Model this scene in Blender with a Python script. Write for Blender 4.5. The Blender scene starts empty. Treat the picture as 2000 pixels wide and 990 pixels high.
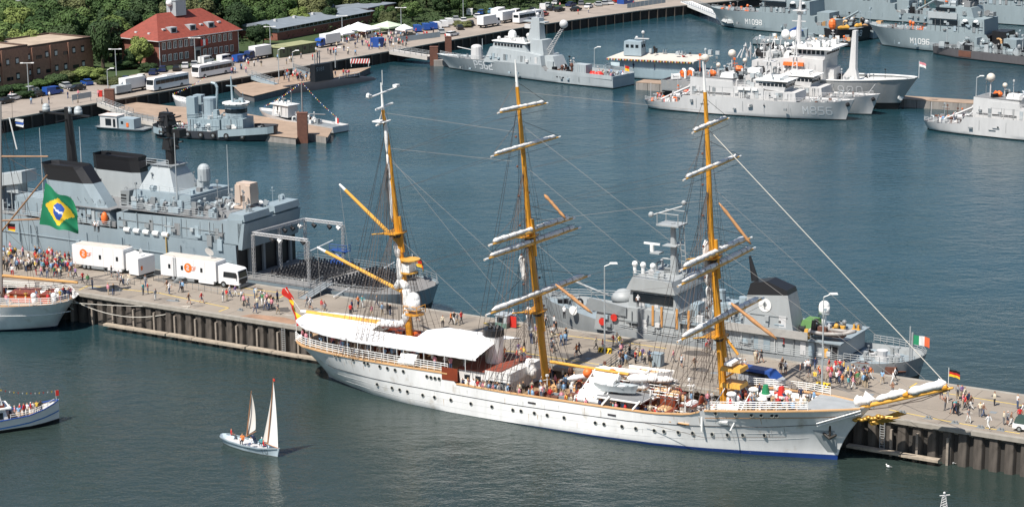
import bpy, math, random
from mathutils import Vector, Matrix
RND=random.Random(11)
S=bpy.context.scene
COL=S.collection
D2=math.radians
# ---------------- camera, sky, sun ----------------
CF,CP,CR,CH=4178.65,.227242,.0120904,79.434
_fw=Vector((0,math.cos(CP),-math.sin(CP)));_u=Vector((0,math.sin(CP),math.cos(CP)));_r=Vector((1,0,0))
_rr=_r*math.cos(CR)-_u*math.sin(CR);_uu=_r*math.sin(CR)+_u*math.cos(CR)
cam=bpy.data.objects.new('camera',bpy.data.cameras.new('camera'));COL.objects.link(cam)
cam.data.sensor_width=36;cam.data.lens=CF/2000*36;cam.data.clip_start=5;cam.data.clip_end=6000
cam.matrix_world=Matrix(((_rr.x,_uu.x,-_fw.x,0),(_rr.y,_uu.y,-_fw.y,0),(_rr.z,_uu.z,-_fw.z,CH),(0,0,0,1)))
S.camera=cam
S.view_settings.view_transform='Standard';S.view_settings.look='None';S.view_settings.exposure=0.48;S.view_settings.gamma=1
SUN_EL,SUN_ROT=D2(57),D2(223)
w=bpy.data.worlds.new("World");S.world=w;w.use_nodes=True
nt=w.node_tree;bg=nt.nodes['Background'];sky=nt.nodes.new('ShaderNodeTexSky');sky.sky_type='NISHITA';sky.sun_disc=False
sky.sun_elevation=SUN_EL;sky.sun_rotation=SUN_ROT;sky.air_density=1.1;sky.dust_density=.8;sky.ozone_density=1.5
nt.links.new(sky.outputs[0],bg.inputs[0]);bg.inputs[1].default_value=0.074
sl=bpy.data.lights.new('sun','SUN');sl.energy=4.9;sl.angle=D2(.5);sl.color=(1,.945,.87)
so=bpy.data.objects.new('sun',sl);COL.objects.link(so)
sd=Vector((math.sin(SUN_ROT)*math.cos(SUN_EL),math.cos(SUN_ROT)*math.cos(SUN_EL),math.sin(SUN_EL)))
so.rotation_euler=sd.to_track_quat('Z','Y').to_euler()
S.cycles.max_bounces=6;S.cycles.caustics_reflective=False;S.cycles.caustics_refractive=False
# ---------------- placing ----------------
CAMO=Vector((0,0,CH))
def ray(px,py): return _fw*CF+_rr*(px-1000)-_uu*(py-495)
def W(px,py,z=0):
    d=ray(px,py);return CAMO+d*((z-CH)/d.z)
class Fr:
    """local frame of a straight thing: x along, y away from its near side"""
    def __init__(s,ax,ay,bx,by,z=0,half=0):
        A=W(ax,ay,z);B=W(bx,by,z);d=B-A;d.z=0;s.L=d.length;s.u=d/s.L;s.n=Vector((-s.u.y,s.u.x,0));s.o=A+s.n*half;s.o.z=0
    def X(s,px,py,y=0):
        d=ray(px,py);q=s.o+s.n*y;t=(q-CAMO).dot(s.n)/d.dot(s.n);p=CAMO+d*t
        return (p-s.o).dot(s.u),p.z
    def G(s,px,py,z):
        p=W(px,py,z)-s.o;return p.dot(s.u),p.dot(s.n)
    def P3(s,px,py,y):
        x,z=s.X(px,py,y);return Vector((x,y,z))
    @property
    def ang(s): return math.atan2(s.u.y,s.u.x)
    def world(s,x,y,z=0): return s.o+s.u*x+s.n*y+Vector((0,0,z))
    def sub(s,x,y,rot=0):
        f=Fr.__new__(Fr);f.L=s.L;f.o=s.world(x,y);f.o.z=0
        c,n=math.cos(rot),math.sin(rot);f.u=s.u*c+s.n*n;f.n=s.n*c-s.u*n;return f
# ---------------- materials ----------------
MATS={}
def mat(name,col,rough=.55,metal=0,var=.12,sc=.6,bump=0,streak=0,bsc=None,spec=.5,dirt=None):
    if name in MATS:return MATS[name]
    m=bpy.data.materials.new(name);m.use_nodes=True;t=m.node_tree;b=t.nodes['Principled BSDF'];L=t.links
    b.inputs['Roughness'].default_value=rough;b.inputs['Metallic'].default_value=metal;b.inputs['Specular IOR Level'].default_value=spec
    c=(*col,1);b.inputs['Base Color'].default_value=c;m.diffuse_color=c
    if var or streak or bump or dirt:
        tc=t.nodes.new('ShaderNodeTexCoord');mp=t.nodes.new('ShaderNodeMapping');L.new(tc.outputs['Object'],mp.inputs[0])
    if var or streak:
        if streak: mp.inputs['Scale'].default_value=(1,1,.18)
        n=t.nodes.new('ShaderNodeTexNoise');n.inputs['Scale'].default_value=sc;n.inputs['Detail'].default_value=5;n.inputs['Roughness'].default_value=.65
        L.new(mp.outputs[0],n.inputs['Vector'])
        r=t.nodes.new('ShaderNodeMapRange');r.inputs[1].default_value=.3;r.inputs[2].default_value=.7;r.inputs[3].default_value=1-max(var,streak);r.inputs[4].default_value=1+max(var,streak)*.6
        L.new(n.outputs[0],r.inputs[0])
        mx=t.nodes.new('ShaderNodeVectorMath');mx.operation='SCALE';mx.inputs[0].default_value=col;L.new(r.outputs[0],mx.inputs['Scale'])
        out=mx.outputs[0]
        if dirt:
            n2=t.nodes.new('ShaderNodeTexNoise');n2.inputs['Scale'].default_value=dirt[1];n2.inputs['Detail'].default_value=6;L.new(tc.outputs['Object'],n2.inputs['Vector'])
            r2=t.nodes.new('ShaderNodeMapRange');r2.inputs[1].default_value=dirt[2];r2.inputs[2].default_value=dirt[2]+.12;L.new(n2.outputs[0],r2.inputs[0])
            mi=t.nodes.new('ShaderNodeMix');mi.data_type='RGBA';L.new(r2.outputs[0],mi.inputs[0]);L.new(out,mi.inputs[6]);mi.inputs[7].default_value=(*dirt[0],1);out=mi.outputs[2]
        L.new(out,b.inputs['Base Color'])
    if bump:
        n=t.nodes.new('ShaderNodeTexNoise');n.inputs['Scale'].default_value=bsc or sc*6;n.inputs['Detail'].default_value=4;L.new(tc.outputs['Object'],n.inputs['Vector'])
        bp=t.nodes.new('ShaderNodeBump');bp.inputs['Strength'].default_value=bump;bp.inputs['Distance'].default_value=.1;L.new(n.outputs[0],bp.inputs['Height']);L.new(bp.outputs[0],b.inputs['Normal'])
    MATS[name]=m;return m
WHITE=mat('white_paint',(.78,.78,.76),.4,var=.04,sc=.4)
HULLW=mat('barque_hull_white',(.80,.80,.79),.28,streak=.07,sc=.7,dirt=((.60,.57,.52),.5,.60))
BLUEB=mat('boot_top_blue',(.015,.05,.22),.4)
OCHRE=mat('mast_ochre',(.60,.27,.025),.38,var=.12,sc=.8)
YELLOWO=mat('spar_yellow',(.68,.36,.06),.4,var=.1)
SALMON=mat('sail_cover_tan',(.44,.22,.09),.7,var=.25,sc=2)
CANVAS=mat('canvas_white',(.80,.80,.80),.75,var=.05,sc=.5,bump=.4,bsc=.9)
SAILW=mat('furled_sail_white',(.78,.77,.75),.8,var=.14,sc=1.6,bump=.6,bsc=4)
DECKW=mat('deck_teak',(.36,.24,.14),.7,var=.2,sc=1.2)
MAHOG=mat('mahogany',(.22,.045,.02),.35,var=.25,sc=1)
CAPR=mat('cap_rail_wood',(.60,.36,.17),.5,var=.15)
ROPE=mat('rope_dark',(.09,.07,.06),.8,var=0)
ROPEL=mat('rope_light',(.55,.52,.46),.8,var=0)
BLACK=mat('black_paint',(.012,.012,.014),.45,var=0)
GLASS=mat('dark_glass',(.015,.02,.025),.08,var=0)
NGREY=mat('navy_grey',(.30,.37,.41),.5,streak=.10,sc=.5,dirt=((.20,.24,.26),.5,.66))
NGREYL=mat('navy_pale_grey',(.38,.415,.43),.45,streak=.08,sc=.5,dirt=((.36,.38,.38),.5,.68))
NGREYD=mat('navy_blue_grey',(.25,.31,.345),.5,streak=.12,sc=.5,dirt=((.12,.16,.19),.5,.66))
DGREY=mat('deck_grey',(.20,.205,.21),.75,var=.2,sc=.8)
HGREYW=mat('warm_pale_grey',(.56,.555,.55),.45,streak=.07,sc=.5,dirt=((.44,.43,.42),.5,.68))
MGREY=mat('steel_grey',(.22,.24,.25),.5,var=.1)
CONC=mat('pier_concrete',(.27,.232,.19),.85,var=.17,sc=.10,bump=.3,bsc=3,dirt=((.19,.165,.14),.25,.56))
CONCL=mat('concrete_edge',(.31,.285,.245),.8,var=.2,sc=.7)
PILE=mat('sheet_pile_steel',(.092,.078,.066),.8,streak=.4,sc=2.0,dirt=((.06,.05,.04),.9,.58))
POST=mat('fender_post_timber',(.27,.23,.19),.8,var=.25,sc=2)
PLANK=mat('weathered_plank',(.38,.32,.25),.85,var=.25,sc=2)
RUST=mat('rusty_steel',(.14,.06,.04),.8,var=.3,sc=1.5)
YLINE=mat('yellow_line_paint',(.62,.44,.10),.7,var=.2,sc=1.5)
WLINE=mat('white_line_paint',(.6,.59,.56),.7,var=.2,sc=1.5)
BRICK=mat('red_brick',(.24,.09,.065),.85,var=.22,sc=2.5,bump=.2)
BRICKD=mat('brown_brick',(.32,.17,.12),.85,var=.25,sc=1.2)
ROOFT=mat('red_roof_tile',(.235,.05,.032),.7,var=.22,sc=1.2,bump=.3)
ROOFG=mat('grey_roof_sheet',(.20,.23,.26),.6,var=.15,sc=.3)
TYRE=mat('tyre_rubber',(.015,.015,.015),.8,var=0)
RED=mat('red_paint',(.55,.03,.02),.5,var=0)
ORANGE=mat('orange_paint',(.75,.16,.03),.5,var=.1)
GREEN=mat('green_paint',(.02,.22,.09),.5,var=.1)
YEL=mat('flag_yellow',(.85,.55,.03),.7,var=0)
FBLUE=mat('flag_blue',(.03,.10,.42),.7,var=0)
BLUE=mat('blue_paint',(.02,.07,.28),.4,var=.08)
# ---------------- geometry collector ----------------
class M:
    def __init__(s): s.v=[];s.f=[];s.mi=[];s.cur=0
    def m(s,i): s.cur=i;return s
    def add(s,vs,fs):
        b=len(s.v);s.v+=[tuple(p) for p in vs]
        for f in fs: s.f.append(tuple(b+i for i in f));s.mi.append(s.cur)
        return s
    def box(s,x0,x1,y0,y1,z0,z1,tx=0,ty=0,tx1=None,ty1=None):
        a=tx;b=tx if tx1 is None else tx1;c=ty;d=ty if ty1 is None else ty1
        return s.add([(x0,y0,z0),(x1,y0,z0),(x1,y1,z0),(x0,y1,z0),(x0+a,y0+c,z1),(x1-b,y0+c,z1),(x1-b,y1-d,z1),(x0+a,y1-d,z1)],
            [(0,3,2,1),(4,5,6,7),(0,1,5,4),(1,2,6,5),(2,3,7,6),(3,0,4,7)])
    def prism(s,pts,y0,y1,k=0):   # pts (x,z), extruded in y, leaning in by k per metre of height
        n=len(pts);zm=min(p[1] for p in pts)
        vs=[(x,y0+k*(z-zm),z) for x,z in pts]+[(x,y1-k*(z-zm),z) for x,z in pts]
        return s.add(vs,[tuple(range(n)),tuple(range(2*n-1,n-1,-1))]+[(i,i+n,(i+1)%n+n,(i+1)%n) for i in range(n)])
    def prof(s,fr,pts,y0,y1,k=0): return s.prism([fr.X(a,b,y0) for a,b in pts],y0,y1,k)
    def poly(s,pts,z0,z1,top=None):
        n=len(pts);top=top or pts
        vs=[(x,y,z0) for x,y in pts]+[(x,y,z1) for x,y in top]
        return s.add(vs,[tuple(range(n-1,-1,-1)),tuple(range(n,2*n))]+[(i,(i+1)%n,(i+1)%n+n,i+n) for i in range(n)])
    def tube(s,p,q,r0,r1=None,n=6,cap=True):
        p=Vector(p);q=Vector(q);r1=r0 if r1 is None else r1;d=q-p
        if d.length<1e-6:return s
        d.normalize();a=d.cross(Vector((0,0,1)) if abs(d.z)<.9 else Vector((1,0,0))).normalized();b=d.cross(a)
        vs=[p+(a*math.cos(2*math.pi*i/n)+b*math.sin(2*math.pi*i/n))*r0 for i in range(n)]+[q+(a*math.cos(2*math.pi*i/n)+b*math.sin(2*math.pi*i/n))*r1 for i in range(n)]
        fs=[(i,(i+1)%n,(i+1)%n+n,i+n) for i in range(n)]
        if cap: fs+=[tuple(range(n-1,-1,-1)),tuple(range(n,2*n))]
        return s.add(vs,fs)
    def path(s,pts,r,n=5):
        for i in range(len(pts)-1): s.tube(pts[i],pts[i+1],r if not callable(r) else r(i),r if not callable(r) else r(i+1),n)
        return s
    def rings(s,rs,close=True,cap=True):
        k=len(rs[0]);b=[p for r in rs for p in r];fs=[]
        for j in range(len(rs)-1):
            for i in range(k if close else k-1):
                a=j*k+i;c=j*k+(i+1)%k;fs.append((a,c,c+k,a+k))
        if cap: fs+=[tuple(range(k-1,-1,-1)),tuple(range((len(rs)-1)*k,len(rs)*k))]
        return s.add(b,fs)
    def sph(s,c,r,n=10,mm=6,sx=1,sy=1,sz=1,lo=-1):
        c=Vector(c);rs=[]
        for j in range(mm+1):
            t=-math.pi/2+math.pi*j/mm
            if math.sin(t)<lo:continue
            rs.append([(c.x+r*sx*math.cos(t)*math.cos(2*math.pi*i/n),c.y+r*sy*math.cos(t)*math.sin(2*math.pi*i/n),c.z+r*sz*math.sin(t)) for i in range(n)])
        return s.rings(rs)
    def cyl(s,x,y,z0,z1,r,r1=None,n=12): return s.tube((x,y,z0),(x,y,z1),r,r1,n)
    def lump(s,a,b,r,seg=10,seed=0,n=7,sag=0):
        a=Vector(a);b=Vector(b);g=random.Random(seed);d=(b-a).normalized();e=d.cross(Vector((0,0,1)) if abs(d.z)<.9 else Vector((1,0,0))).normalized();f=d.cross(e);rs=[]
        for j in range(seg+1):
            t=j/seg;p=a.lerp(b,t)+Vector((0,0,-sag*math.sin(math.pi*t)));rr=r*(g.uniform(.75,1.15))*(.35 if j in(0,seg) else 1)
            rs.append([p+(e*math.cos(2*math.pi*i/n)+f*math.sin(2*math.pi*i/n))*rr*g.uniform(.85,1.12) for i in range(n)])
        return s.rings(rs)
def mesh_of(mb,name,mats,smooth=False):
    me=bpy.data.meshes.new(name);me.from_pydata(mb.v,[],mb.f)
    for m in (mats if isinstance(mats,(list,tuple)) else [mats]): me.materials.append(m)
    if any(mb.mi): me.polygons.foreach_set('material_index',mb.mi)
    if smooth: me.polygons.foreach_set('use_smooth',[True]*len(me.polygons))
    me.update();return me
def link(name,data,parent=None,loc=(0,0,0),rot=(0,0,0),sca=(1,1,1)):
    o=bpy.data.objects.new(name,data);COL.objects.link(o);o.location=loc;o.rotation_euler=rot;o.scale=sca
    if parent is not None:o.parent=parent
    return o
def build(mb,name,mats,parent=None,smooth=False,label=None,kind=None,**k):
    o=link(name,mesh_of(mb,name,mats,smooth),parent,**k)
    if label:o['label']=label
    if kind:o['kind']=kind
    return o
LABELS={}
def tag(o,label=None,cat=None,group=None,kind=None):
    if label:
        n=LABELS.get(label,0);LABELS[label]=n+1
        o['label']=label
    if cat:o['category']=cat
    if group:o['group']=group
    if kind:o['kind']=kind
    return o
def thing(name,label,cat,fr=None,group=None,loc=(0,0,0),rz=0):
    o=bpy.data.objects.new(name,None);COL.objects.link(o);o.empty_display_size=.1
    if fr is not None: o.location=fr.o;o.rotation_euler=(0,0,fr.ang)
    else: o.location=loc;o.rotation_euler=(0,0,rz)
    tag(o,label,cat,group);return o
def copy_tree(o,parent=None):
    c=o.copy();COL.objects.link(c);c.parent=parent
    for ch in list(o.children): copy_tree(ch,c)
    return c
_cub={}
def cube(par,name,m,x0,x1,y0,y1,z0,z1,label=None):   # one plain block-shaped part on a shared mesh
    k=m.name
    if k not in _cub:_cub[k]=mesh_of(M().box(-.5,.5,-.5,.5,-.5,.5),'block_'+k,m)
    o=link(name,_cub[k],par,((x0+x1)/2,(y0+y1)/2,(z0+z1)/2),(0,0,0),(abs(x1-x0),abs(y1-y0),abs(z1-z0)))
    if label:o['label']=label
    return o
_sh={}
def shared(key,fn,mats,smooth=False):
    if key not in _sh:_sh[key]=mesh_of(fn(),key,mats,smooth)
    return _sh[key]
# ---------------- letters as painted strokes ----------------
GL={'P':[[(0,0),(0,1),(.8,1),(1,.85),(1,.6),(.8,.48),(0,.48)]],'5':[[(1,1),(0,1),(0,.55),(.8,.55),(1,.4),(1,.15),(.8,0),(0,0)]],
'6':[[(1,1),(.2,1),(0,.85),(0,.15),(.2,0),(.8,0),(1,.15),(1,.4),(.8,.52),(0,.52)]],'2':[[(0,1),(.8,1),(1,.85),(1,.6),(.8,.48),(.2,.48),(0,.35),(0,0),(1,0)]],
'M':[[(0,0),(0,1),(.5,.45),(1,1),(1,0)]],'8':[[(.2,.52),(0,.66),(0,.86),(.2,1),(.8,1),(1,.86),(1,.66),(.8,.52),(.2,.52),(0,.38),(0,.14),(.2,0),(.8,0),(1,.14),(1,.38),(.8,.52)]],
'A':[[(0,0),(.5,1),(1,0)],[(.2,.35),(.8,.35)]],'9':[[(0,0),(.8,0),(1,.15),(1,.85),(.8,1),(.2,1),(0,.85),(0,.6),(.2,.48),(1,.48)]],
'0':[[(.2,0),(0,.15),(0,.85),(.2,1),(.8,1),(1,.85),(1,.15),(.8,0),(.2,0)]],'1':[[(.2,.8),(.5,1),(.5,0)]],'D':[[(0,0),(0,1),(.7,1),(1,.75),(1,.25),(.7,0),(0,0)]],
'F':[[(0,0),(0,1),(1,1)],[(0,.52),(.75,.52)]],'3':[[(0,1),(.8,1),(1,.85),(1,.62),(.8,.52),(.3,.52)],[(.8,.52),(1,.4),(1,.15),(.8,0),(0,0)]],'7':[[(0,1),(1,1),(.3,0)]],'S':[[(1,1),(.2,1),(0,.85),(0,.65),(.2,.52),(.8,.48),(1,.35),(1,.15),(.8,0),(0,0)]],'4':[[(.75,0),(.75,1),(0,.35),(1,.35)]],'R':[[(0,0),(0,1),(.8,1),(1,.85),(1,.6),(.8,.48),(0,.48)],[(.5,.48),(1,0)]]}
def letters(par,txt,x,z,h,surf,m,wd=.6,th=.13,gap=.35,dx=0,sl=0,name='hull_letter'):
    """surf(x,z)->y of the outer face on the near side; strokes lie 3 cm off it"""
    for ch in txt:
        if ch in GL:
            mb=M()
            for st in GL[ch]:
                for (a,b),(c,d) in zip(st,st[1:]):
                    ax,az,bx,bz=x+a*h*wd,z+b*h,x+c*h*wd,z+d*h
                    l=math.hypot(bx-ax,bz-az);ux,uz=(bx-ax)/l,(bz-az)/l;nx,nz=-uz*h*th/2,ux*h*th/2
                    ax-=ux*h*th*.4;az-=uz*h*th*.4;bx+=ux*h*th*.4;bz+=uz*h*th*.4
                    q=[(ax+nx,az+nz),(bx+nx,bz+nz),(bx-nx,bz-nz),(ax-nx,az-nz)]
                    mb.add([(X,surf(X,Z)-.035,Z) for X,Z in q],[(0,1,2,3)])
            build(mb,name,m,par)
        x+=h*(wd+gap);z+=sl*h*(wd+gap)
    return x
# ---------------- hulls ----------------
class Hull:
    def __init__(s,st,zk=-1.2,p=1.3,q=1.2): s.st=st;s.zk=zk;s.p=p;s.q=q
    def at(s,t):
        n=len(s.st)-1;t=max(0,min(n-1e-6,t));i=int(t);a=t-i;A,B=s.st[i],s.st[i+1];return [A[j]*(1-a)+B[j]*a for j in range(5)]
    def pt(s,t,z):
        x,dx,bw,bd,zd=s.at(t);k=max(0,min(1.2,z/zd));h=bw+(bd-bw)*k**(s.p(x) if callable(s.p) else s.p)
        if z<0:h=bw*max(0,1+z/(-s.zk*3));k=0
        return x+dx*k**s.q,h
    def tz(s,x,z):
        lo,hi=0,len(s.st)-1;inc=s.pt(hi,z)[0]>s.pt(lo,z)[0]
        for _ in range(30):
            m=(lo+hi)/2
            if (s.pt(m,z)[0]<x)==inc:lo=m
            else:hi=m
        return (lo+hi)/2
    def half(s,x,z): return s.pt(s.tz(x,z),z)[1]
    def face(s,x,z):   # y of the built plating on the near side
        if not hasattr(s,'bvh'):
            from mathutils.bvhtree import BVHTree
            me=s.ob.data;s.bvh=BVHTree.FromPolygons([v.co for v in me.vertices],[tuple(p.vertices) for p in me.polygons])
        h=s.bvh.ray_cast(Vector((x,-60,z)),Vector((0,1,0)));return h[0].y if h[0] else -s.half(x,z)
    def zd(s,x): 
        lo=s.tz(x,4);return s.at(lo)[4]
    def make(s,par,mats,boot=lambda x:.6,sub=3,nz=6,name='hull',closeA=True,closeB=True):
        mb=M();n=(len(s.st)-1)*sub+1;rs=[];zl=[]
        for j in range(n):
            t=j/sub;x,dx,bw,bd,zd=s.at(t);b=boot(x);zs=[s.zk,-.3,b]+[b+(zd-b)*k/nz for k in range(1,nz+1)];L=[(*s.pt(t,z),z) for z in zs]
            rs.append([(a,-h,z) for a,h,z in reversed(L)]+[(a,h,z) for a,h,z in L])
        k=len(rs[0]);b=len(mb.v);mb.v+=[p for r in rs for p in r]
        for j in range(n-1):
            for i in range(k-1):
                a=j*k+i;mb.f.append((a,a+1,a+1+k,a+k));lv=min(i if i<k//2 else k-1-i-0,k)
                lo=(i>=nz and i<k-1-nz);mb.mi.append(1 if lo else 0)
        for cl,j in ((closeA,0),(closeB,n-1)):
            if cl:
                for i in range(k//2-1):
                    a=j*k+i;c=j*k+k-1-i;mb.f.append((a,a+1,c-1,c));mb.mi.append(1 if i>=nz else 0)
        o=build(mb,name,mats,par,smooth=False)
        me=o.data;me.polygons.foreach_set('use_smooth',[True]*len(me.polygons))
        try: me.set_sharp_from_angle(angle=D2(35))
        except Exception: pass
        s.ob=o;return o
    def deck(s,par,m,zf,x0,x1,n=16,name='deck',inset=.06,cam_=.0):
        mb=M();rs=[]
        for j in range(n+1):
            x=x0+(x1-x0)*j/n;z=zf(x) if callable(zf) else zf;h=max(.02,s.half(x,z)-inset);rs.append([(x,-h,z),(x,0,z+cam_),(x,h,z)])
        mb.rings(rs,close=False,cap=False);return build(mb,name,m,par)
    def edge(s,par,m,x0,x1,zf=None,wd=.3,th=.1,n=24,name='cap_rail',side=(-1,1),out=.06,dz=0):
        for sg in side:
            mb=M();rs=[]
            for j in range(n+1):
                x=x0+(x1-x0)*j/n;z=(zf(x) if callable(zf) else zf) if zf is not None else s.top(x);z+=dz
                h=s.half(x,z-dz)
                rs.append([(x,sg*(h+out),z-th),(x,sg*(h+out),z),(x,sg*(h-wd),z),(x,sg*(h-wd),z-th)])
            mb.rings(rs);build(mb,name,m,par)
    def top(s,x):
        lo,hi=0,len(s.st)-1;f=lambda t:(lambda a:a[0]+a[1])(s.at(t));inc=f(hi)>f(lo)
        for _ in range(30):
            m=(lo+hi)/2
            if (f(m)<x)==inc:lo=m
            else:hi=m
        return s.at((lo+hi)/2)[4]
    def rail_pts(s,x0,x1,n,zf,side=-1,ins=.15):
        return [(x0+(x1-x0)*j/n,side*(max(0,s.half(x0+(x1-x0)*j/n,(zf if not callable(zf) else zf(x0+(x1-x0)*j/n)))-ins)),(zf if not callable(zf) else zf(x0+(x1-x0)*j/n))) for j in range(n+1)]
def rail(par,pts,h=1.05,bars=3,r=.03,m=None,name='railing',step=1.8):
    mb=M();pts=[Vector(p) for p in pts]
    for b in range(bars):
        o=Vector((0,0,h*(b+1)/bars));mb.path([p+o for p in pts],r,4)
    for p,q in zip(pts,pts[1:]):
        k=max(1,round((q-p).length/step))
        for i in range(k): a=p.lerp(q,i/k);mb.tube(a,a+Vector((0,0,h)),r*1.2,n=4)
    mb.tube(pts[-1],pts[-1]+Vector((0,0,h)),r*1.2,n=4)
    return build(mb,name,m or WHITE,par)
def flag(name,label,fn,mats,fr_pt,w_,h_,dirv,amp=.25,droop=.25,par=None,group=None,staff=None,nx=28,nz=18,seed=0,waves=1.7,cat='flag'):
    mb=M();p=Vector(fr_pt);d=Vector(dirv).normalized();n=Vector((-d.y,d.x,0));vs=[]
    for i in range(nx+1):
        for j in range(nz+1):
            u,v=i/nx,j/nz;a=amp*(.2+u)*math.sin(u*waves*2*math.pi+v*1.3+seed)
            vs.append(p+d*(u*w_*(.93))+n*a+Vector((0,0,-(1-v)*h_-droop*w_*u*u*.7+.12*amp*math.sin(5*u+3*v))))
    mb.v=vs
    for i in range(nx):
        for j in range(nz):
            a=i*(nz+1)+j;mb.f.append((a,a+nz+1,a+nz+2,a+1));mb.mi.append(fn((i+.5)/nx,(j+.5)/nz))
    me=mesh_of(mb,name,mats,True)
    if par is not None: return link(name,me,par)
    t=thing(name,label,cat,group=group)
    link('flag_cloth',me,t)
    if staff:
        build(M().tube(staff[0],staff[1],staff[2] if len(staff)>2 else .05,n=6),'flag_staff',staff[3] if len(staff)>3 else WHITE,t)
    return t
def shroud(par,x,z0,y0,xt,zt,yt,n=5,dx=.75,rat=True,m=None,side=(-1,1)):
    for sg in side:
        mb=M();A=[];B=[]
        for i in range(n):
            a=Vector((x-i*dx,sg*y0,z0));b=Vector((xt-.06*i,sg*yt,zt));mb.tube(a,b,.042,n=3,cap=False);A.append(a);B.append(b)
        if rat:
            k=int((zt-z0)/.6)
            for j in range(1,k): t=j/k;mb.tube(A[0].lerp(B[0],t),A[-1].lerp(B[-1],t),.02,n=3,cap=False)
        build(mb,'shrouds',m or ROPE,par,kind='stuff')

def sidefit(t,x0,x1,y,z0,z1,n,seed,mts,s=-1,seams=2.4,doors=True):
    """doors, lockers, pipes, seams and vents standing proud of a side wall"""
    r_=random.Random(seed);f=lambda d:(y+s*d)
    x=x0+seams/2
    while x<x1 and seams: cube(t,'plate_seam',mts[0],x,x+.05,min(f(0),f(.03)),max(f(0),f(.03)),z0+.1,z1-.1);x+=seams*r_.uniform(.8,1.2)
    if z1-z0>2.6: cube(t,'rubbing_strip',mts[0],x0,x1,min(f(0),f(.07)),max(f(0),f(.07)),(z0+z1)/2,(z0+z1)/2+.07)
    for k in range(n):
        x=r_.uniform(x0+.4,x1-.4);q=r_.random();z=r_.uniform(z0+.2,max(z0+.25,z1-1.0));m_=r_.choice(mts)
        if q<.25 and doors: cube(t,'door',m_,x-.38,x+.38,min(f(0),f(.06)),max(f(0),f(.06)),z0+.15,min(z1-.1,z0+1.95))
        elif q<.5: cube(t,'side_locker',m_,x-r_.uniform(.2,.6),x+.3,min(f(0),f(.35)),max(f(0),f(.35)),z,z+r_.uniform(.3,.7))
        elif q<.7: cube(t,'pipe_run',m_,x-.04,x+.04,min(f(0),f(.14)),max(f(0),f(.14)),z0,z1)
        elif q<.85: cube(t,'cable_tray',m_,x-r_.uniform(.6,1.6),x+.5,min(f(0),f(.12)),max(f(0),f(.12)),z,z+.1)
        else: link('scuttle',shared('scuttle'+('n' if s<0 else 'f'),lambda:M().tube((0,0,0),(0,s*.06,0),.2,n=8),GLASS),t,(x,y,z+.4))
def gear(t,x0,x1,y0,y1,z,n,seed,mts,h=1.0):
    """masts, winches, drums, ducts and lockers that crowd a working deck"""
    r_=random.Random(seed)
    for k in range(n):
        x=r_.uniform(x0,x1);y=r_.uniform(y0,y1);m_=r_.choice(mts);q=r_.random()
        if q<.3: link('cable_drum',shared('drum_'+m_.name,lambda:M().tube((0,-.4,.5),(0,.4,.5),.35,n=10).tube((0,-.45,.5),(0,-.38,.5),.5,n=10).tube((0,.38,.5),(0,.45,.5),.5,n=10).box(-.3,.3,-.4,.4,0,.3),m_),t,(x,y,z),(0,0,r_.uniform(0,3)),(h,h,h))
        elif q<.5: link('aerial',shared('aer_'+m_.name,lambda:M().tube((0,0,0),(0,0,3.2),.07,.04,5).tube((-.5,0,2.4),(.5,0,2.4),.04,n=4).box(-.15,.15,-.15,.15,2.9,3.2),m_),t,(x,y,z),(0,0,r_.uniform(0,3)),(h,h,h*r_.uniform(.5,1.2)))
        elif q<.7: link('duct',shared('duct_'+m_.name,lambda:M().path([(0,0,0),(0,0,1.0),(.35,0,1.3),(.8,0,1.25)],.2,7),m_),t,(x,y,z),(0,0,r_.uniform(0,6)),(h,h,h))
        elif q<.85: link('winch',shared('winch_'+m_.name,lambda:M().box(-.6,.6,-.4,.4,0,.25).tube((-.5,0,.5),(.5,0,.5),.28,n=9).box(-.6,-.5,-.35,.35,.2,.8).box(.5,.6,-.35,.35,.2,.8),m_),t,(x,y,z),(0,0,r_.uniform(0,3)),(h,h,h))
        else: cube(t,'deck_locker',m_,x-.5*h,x+.4*h,y-.3*h,y+.3*h,z,z+.8*h)
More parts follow.
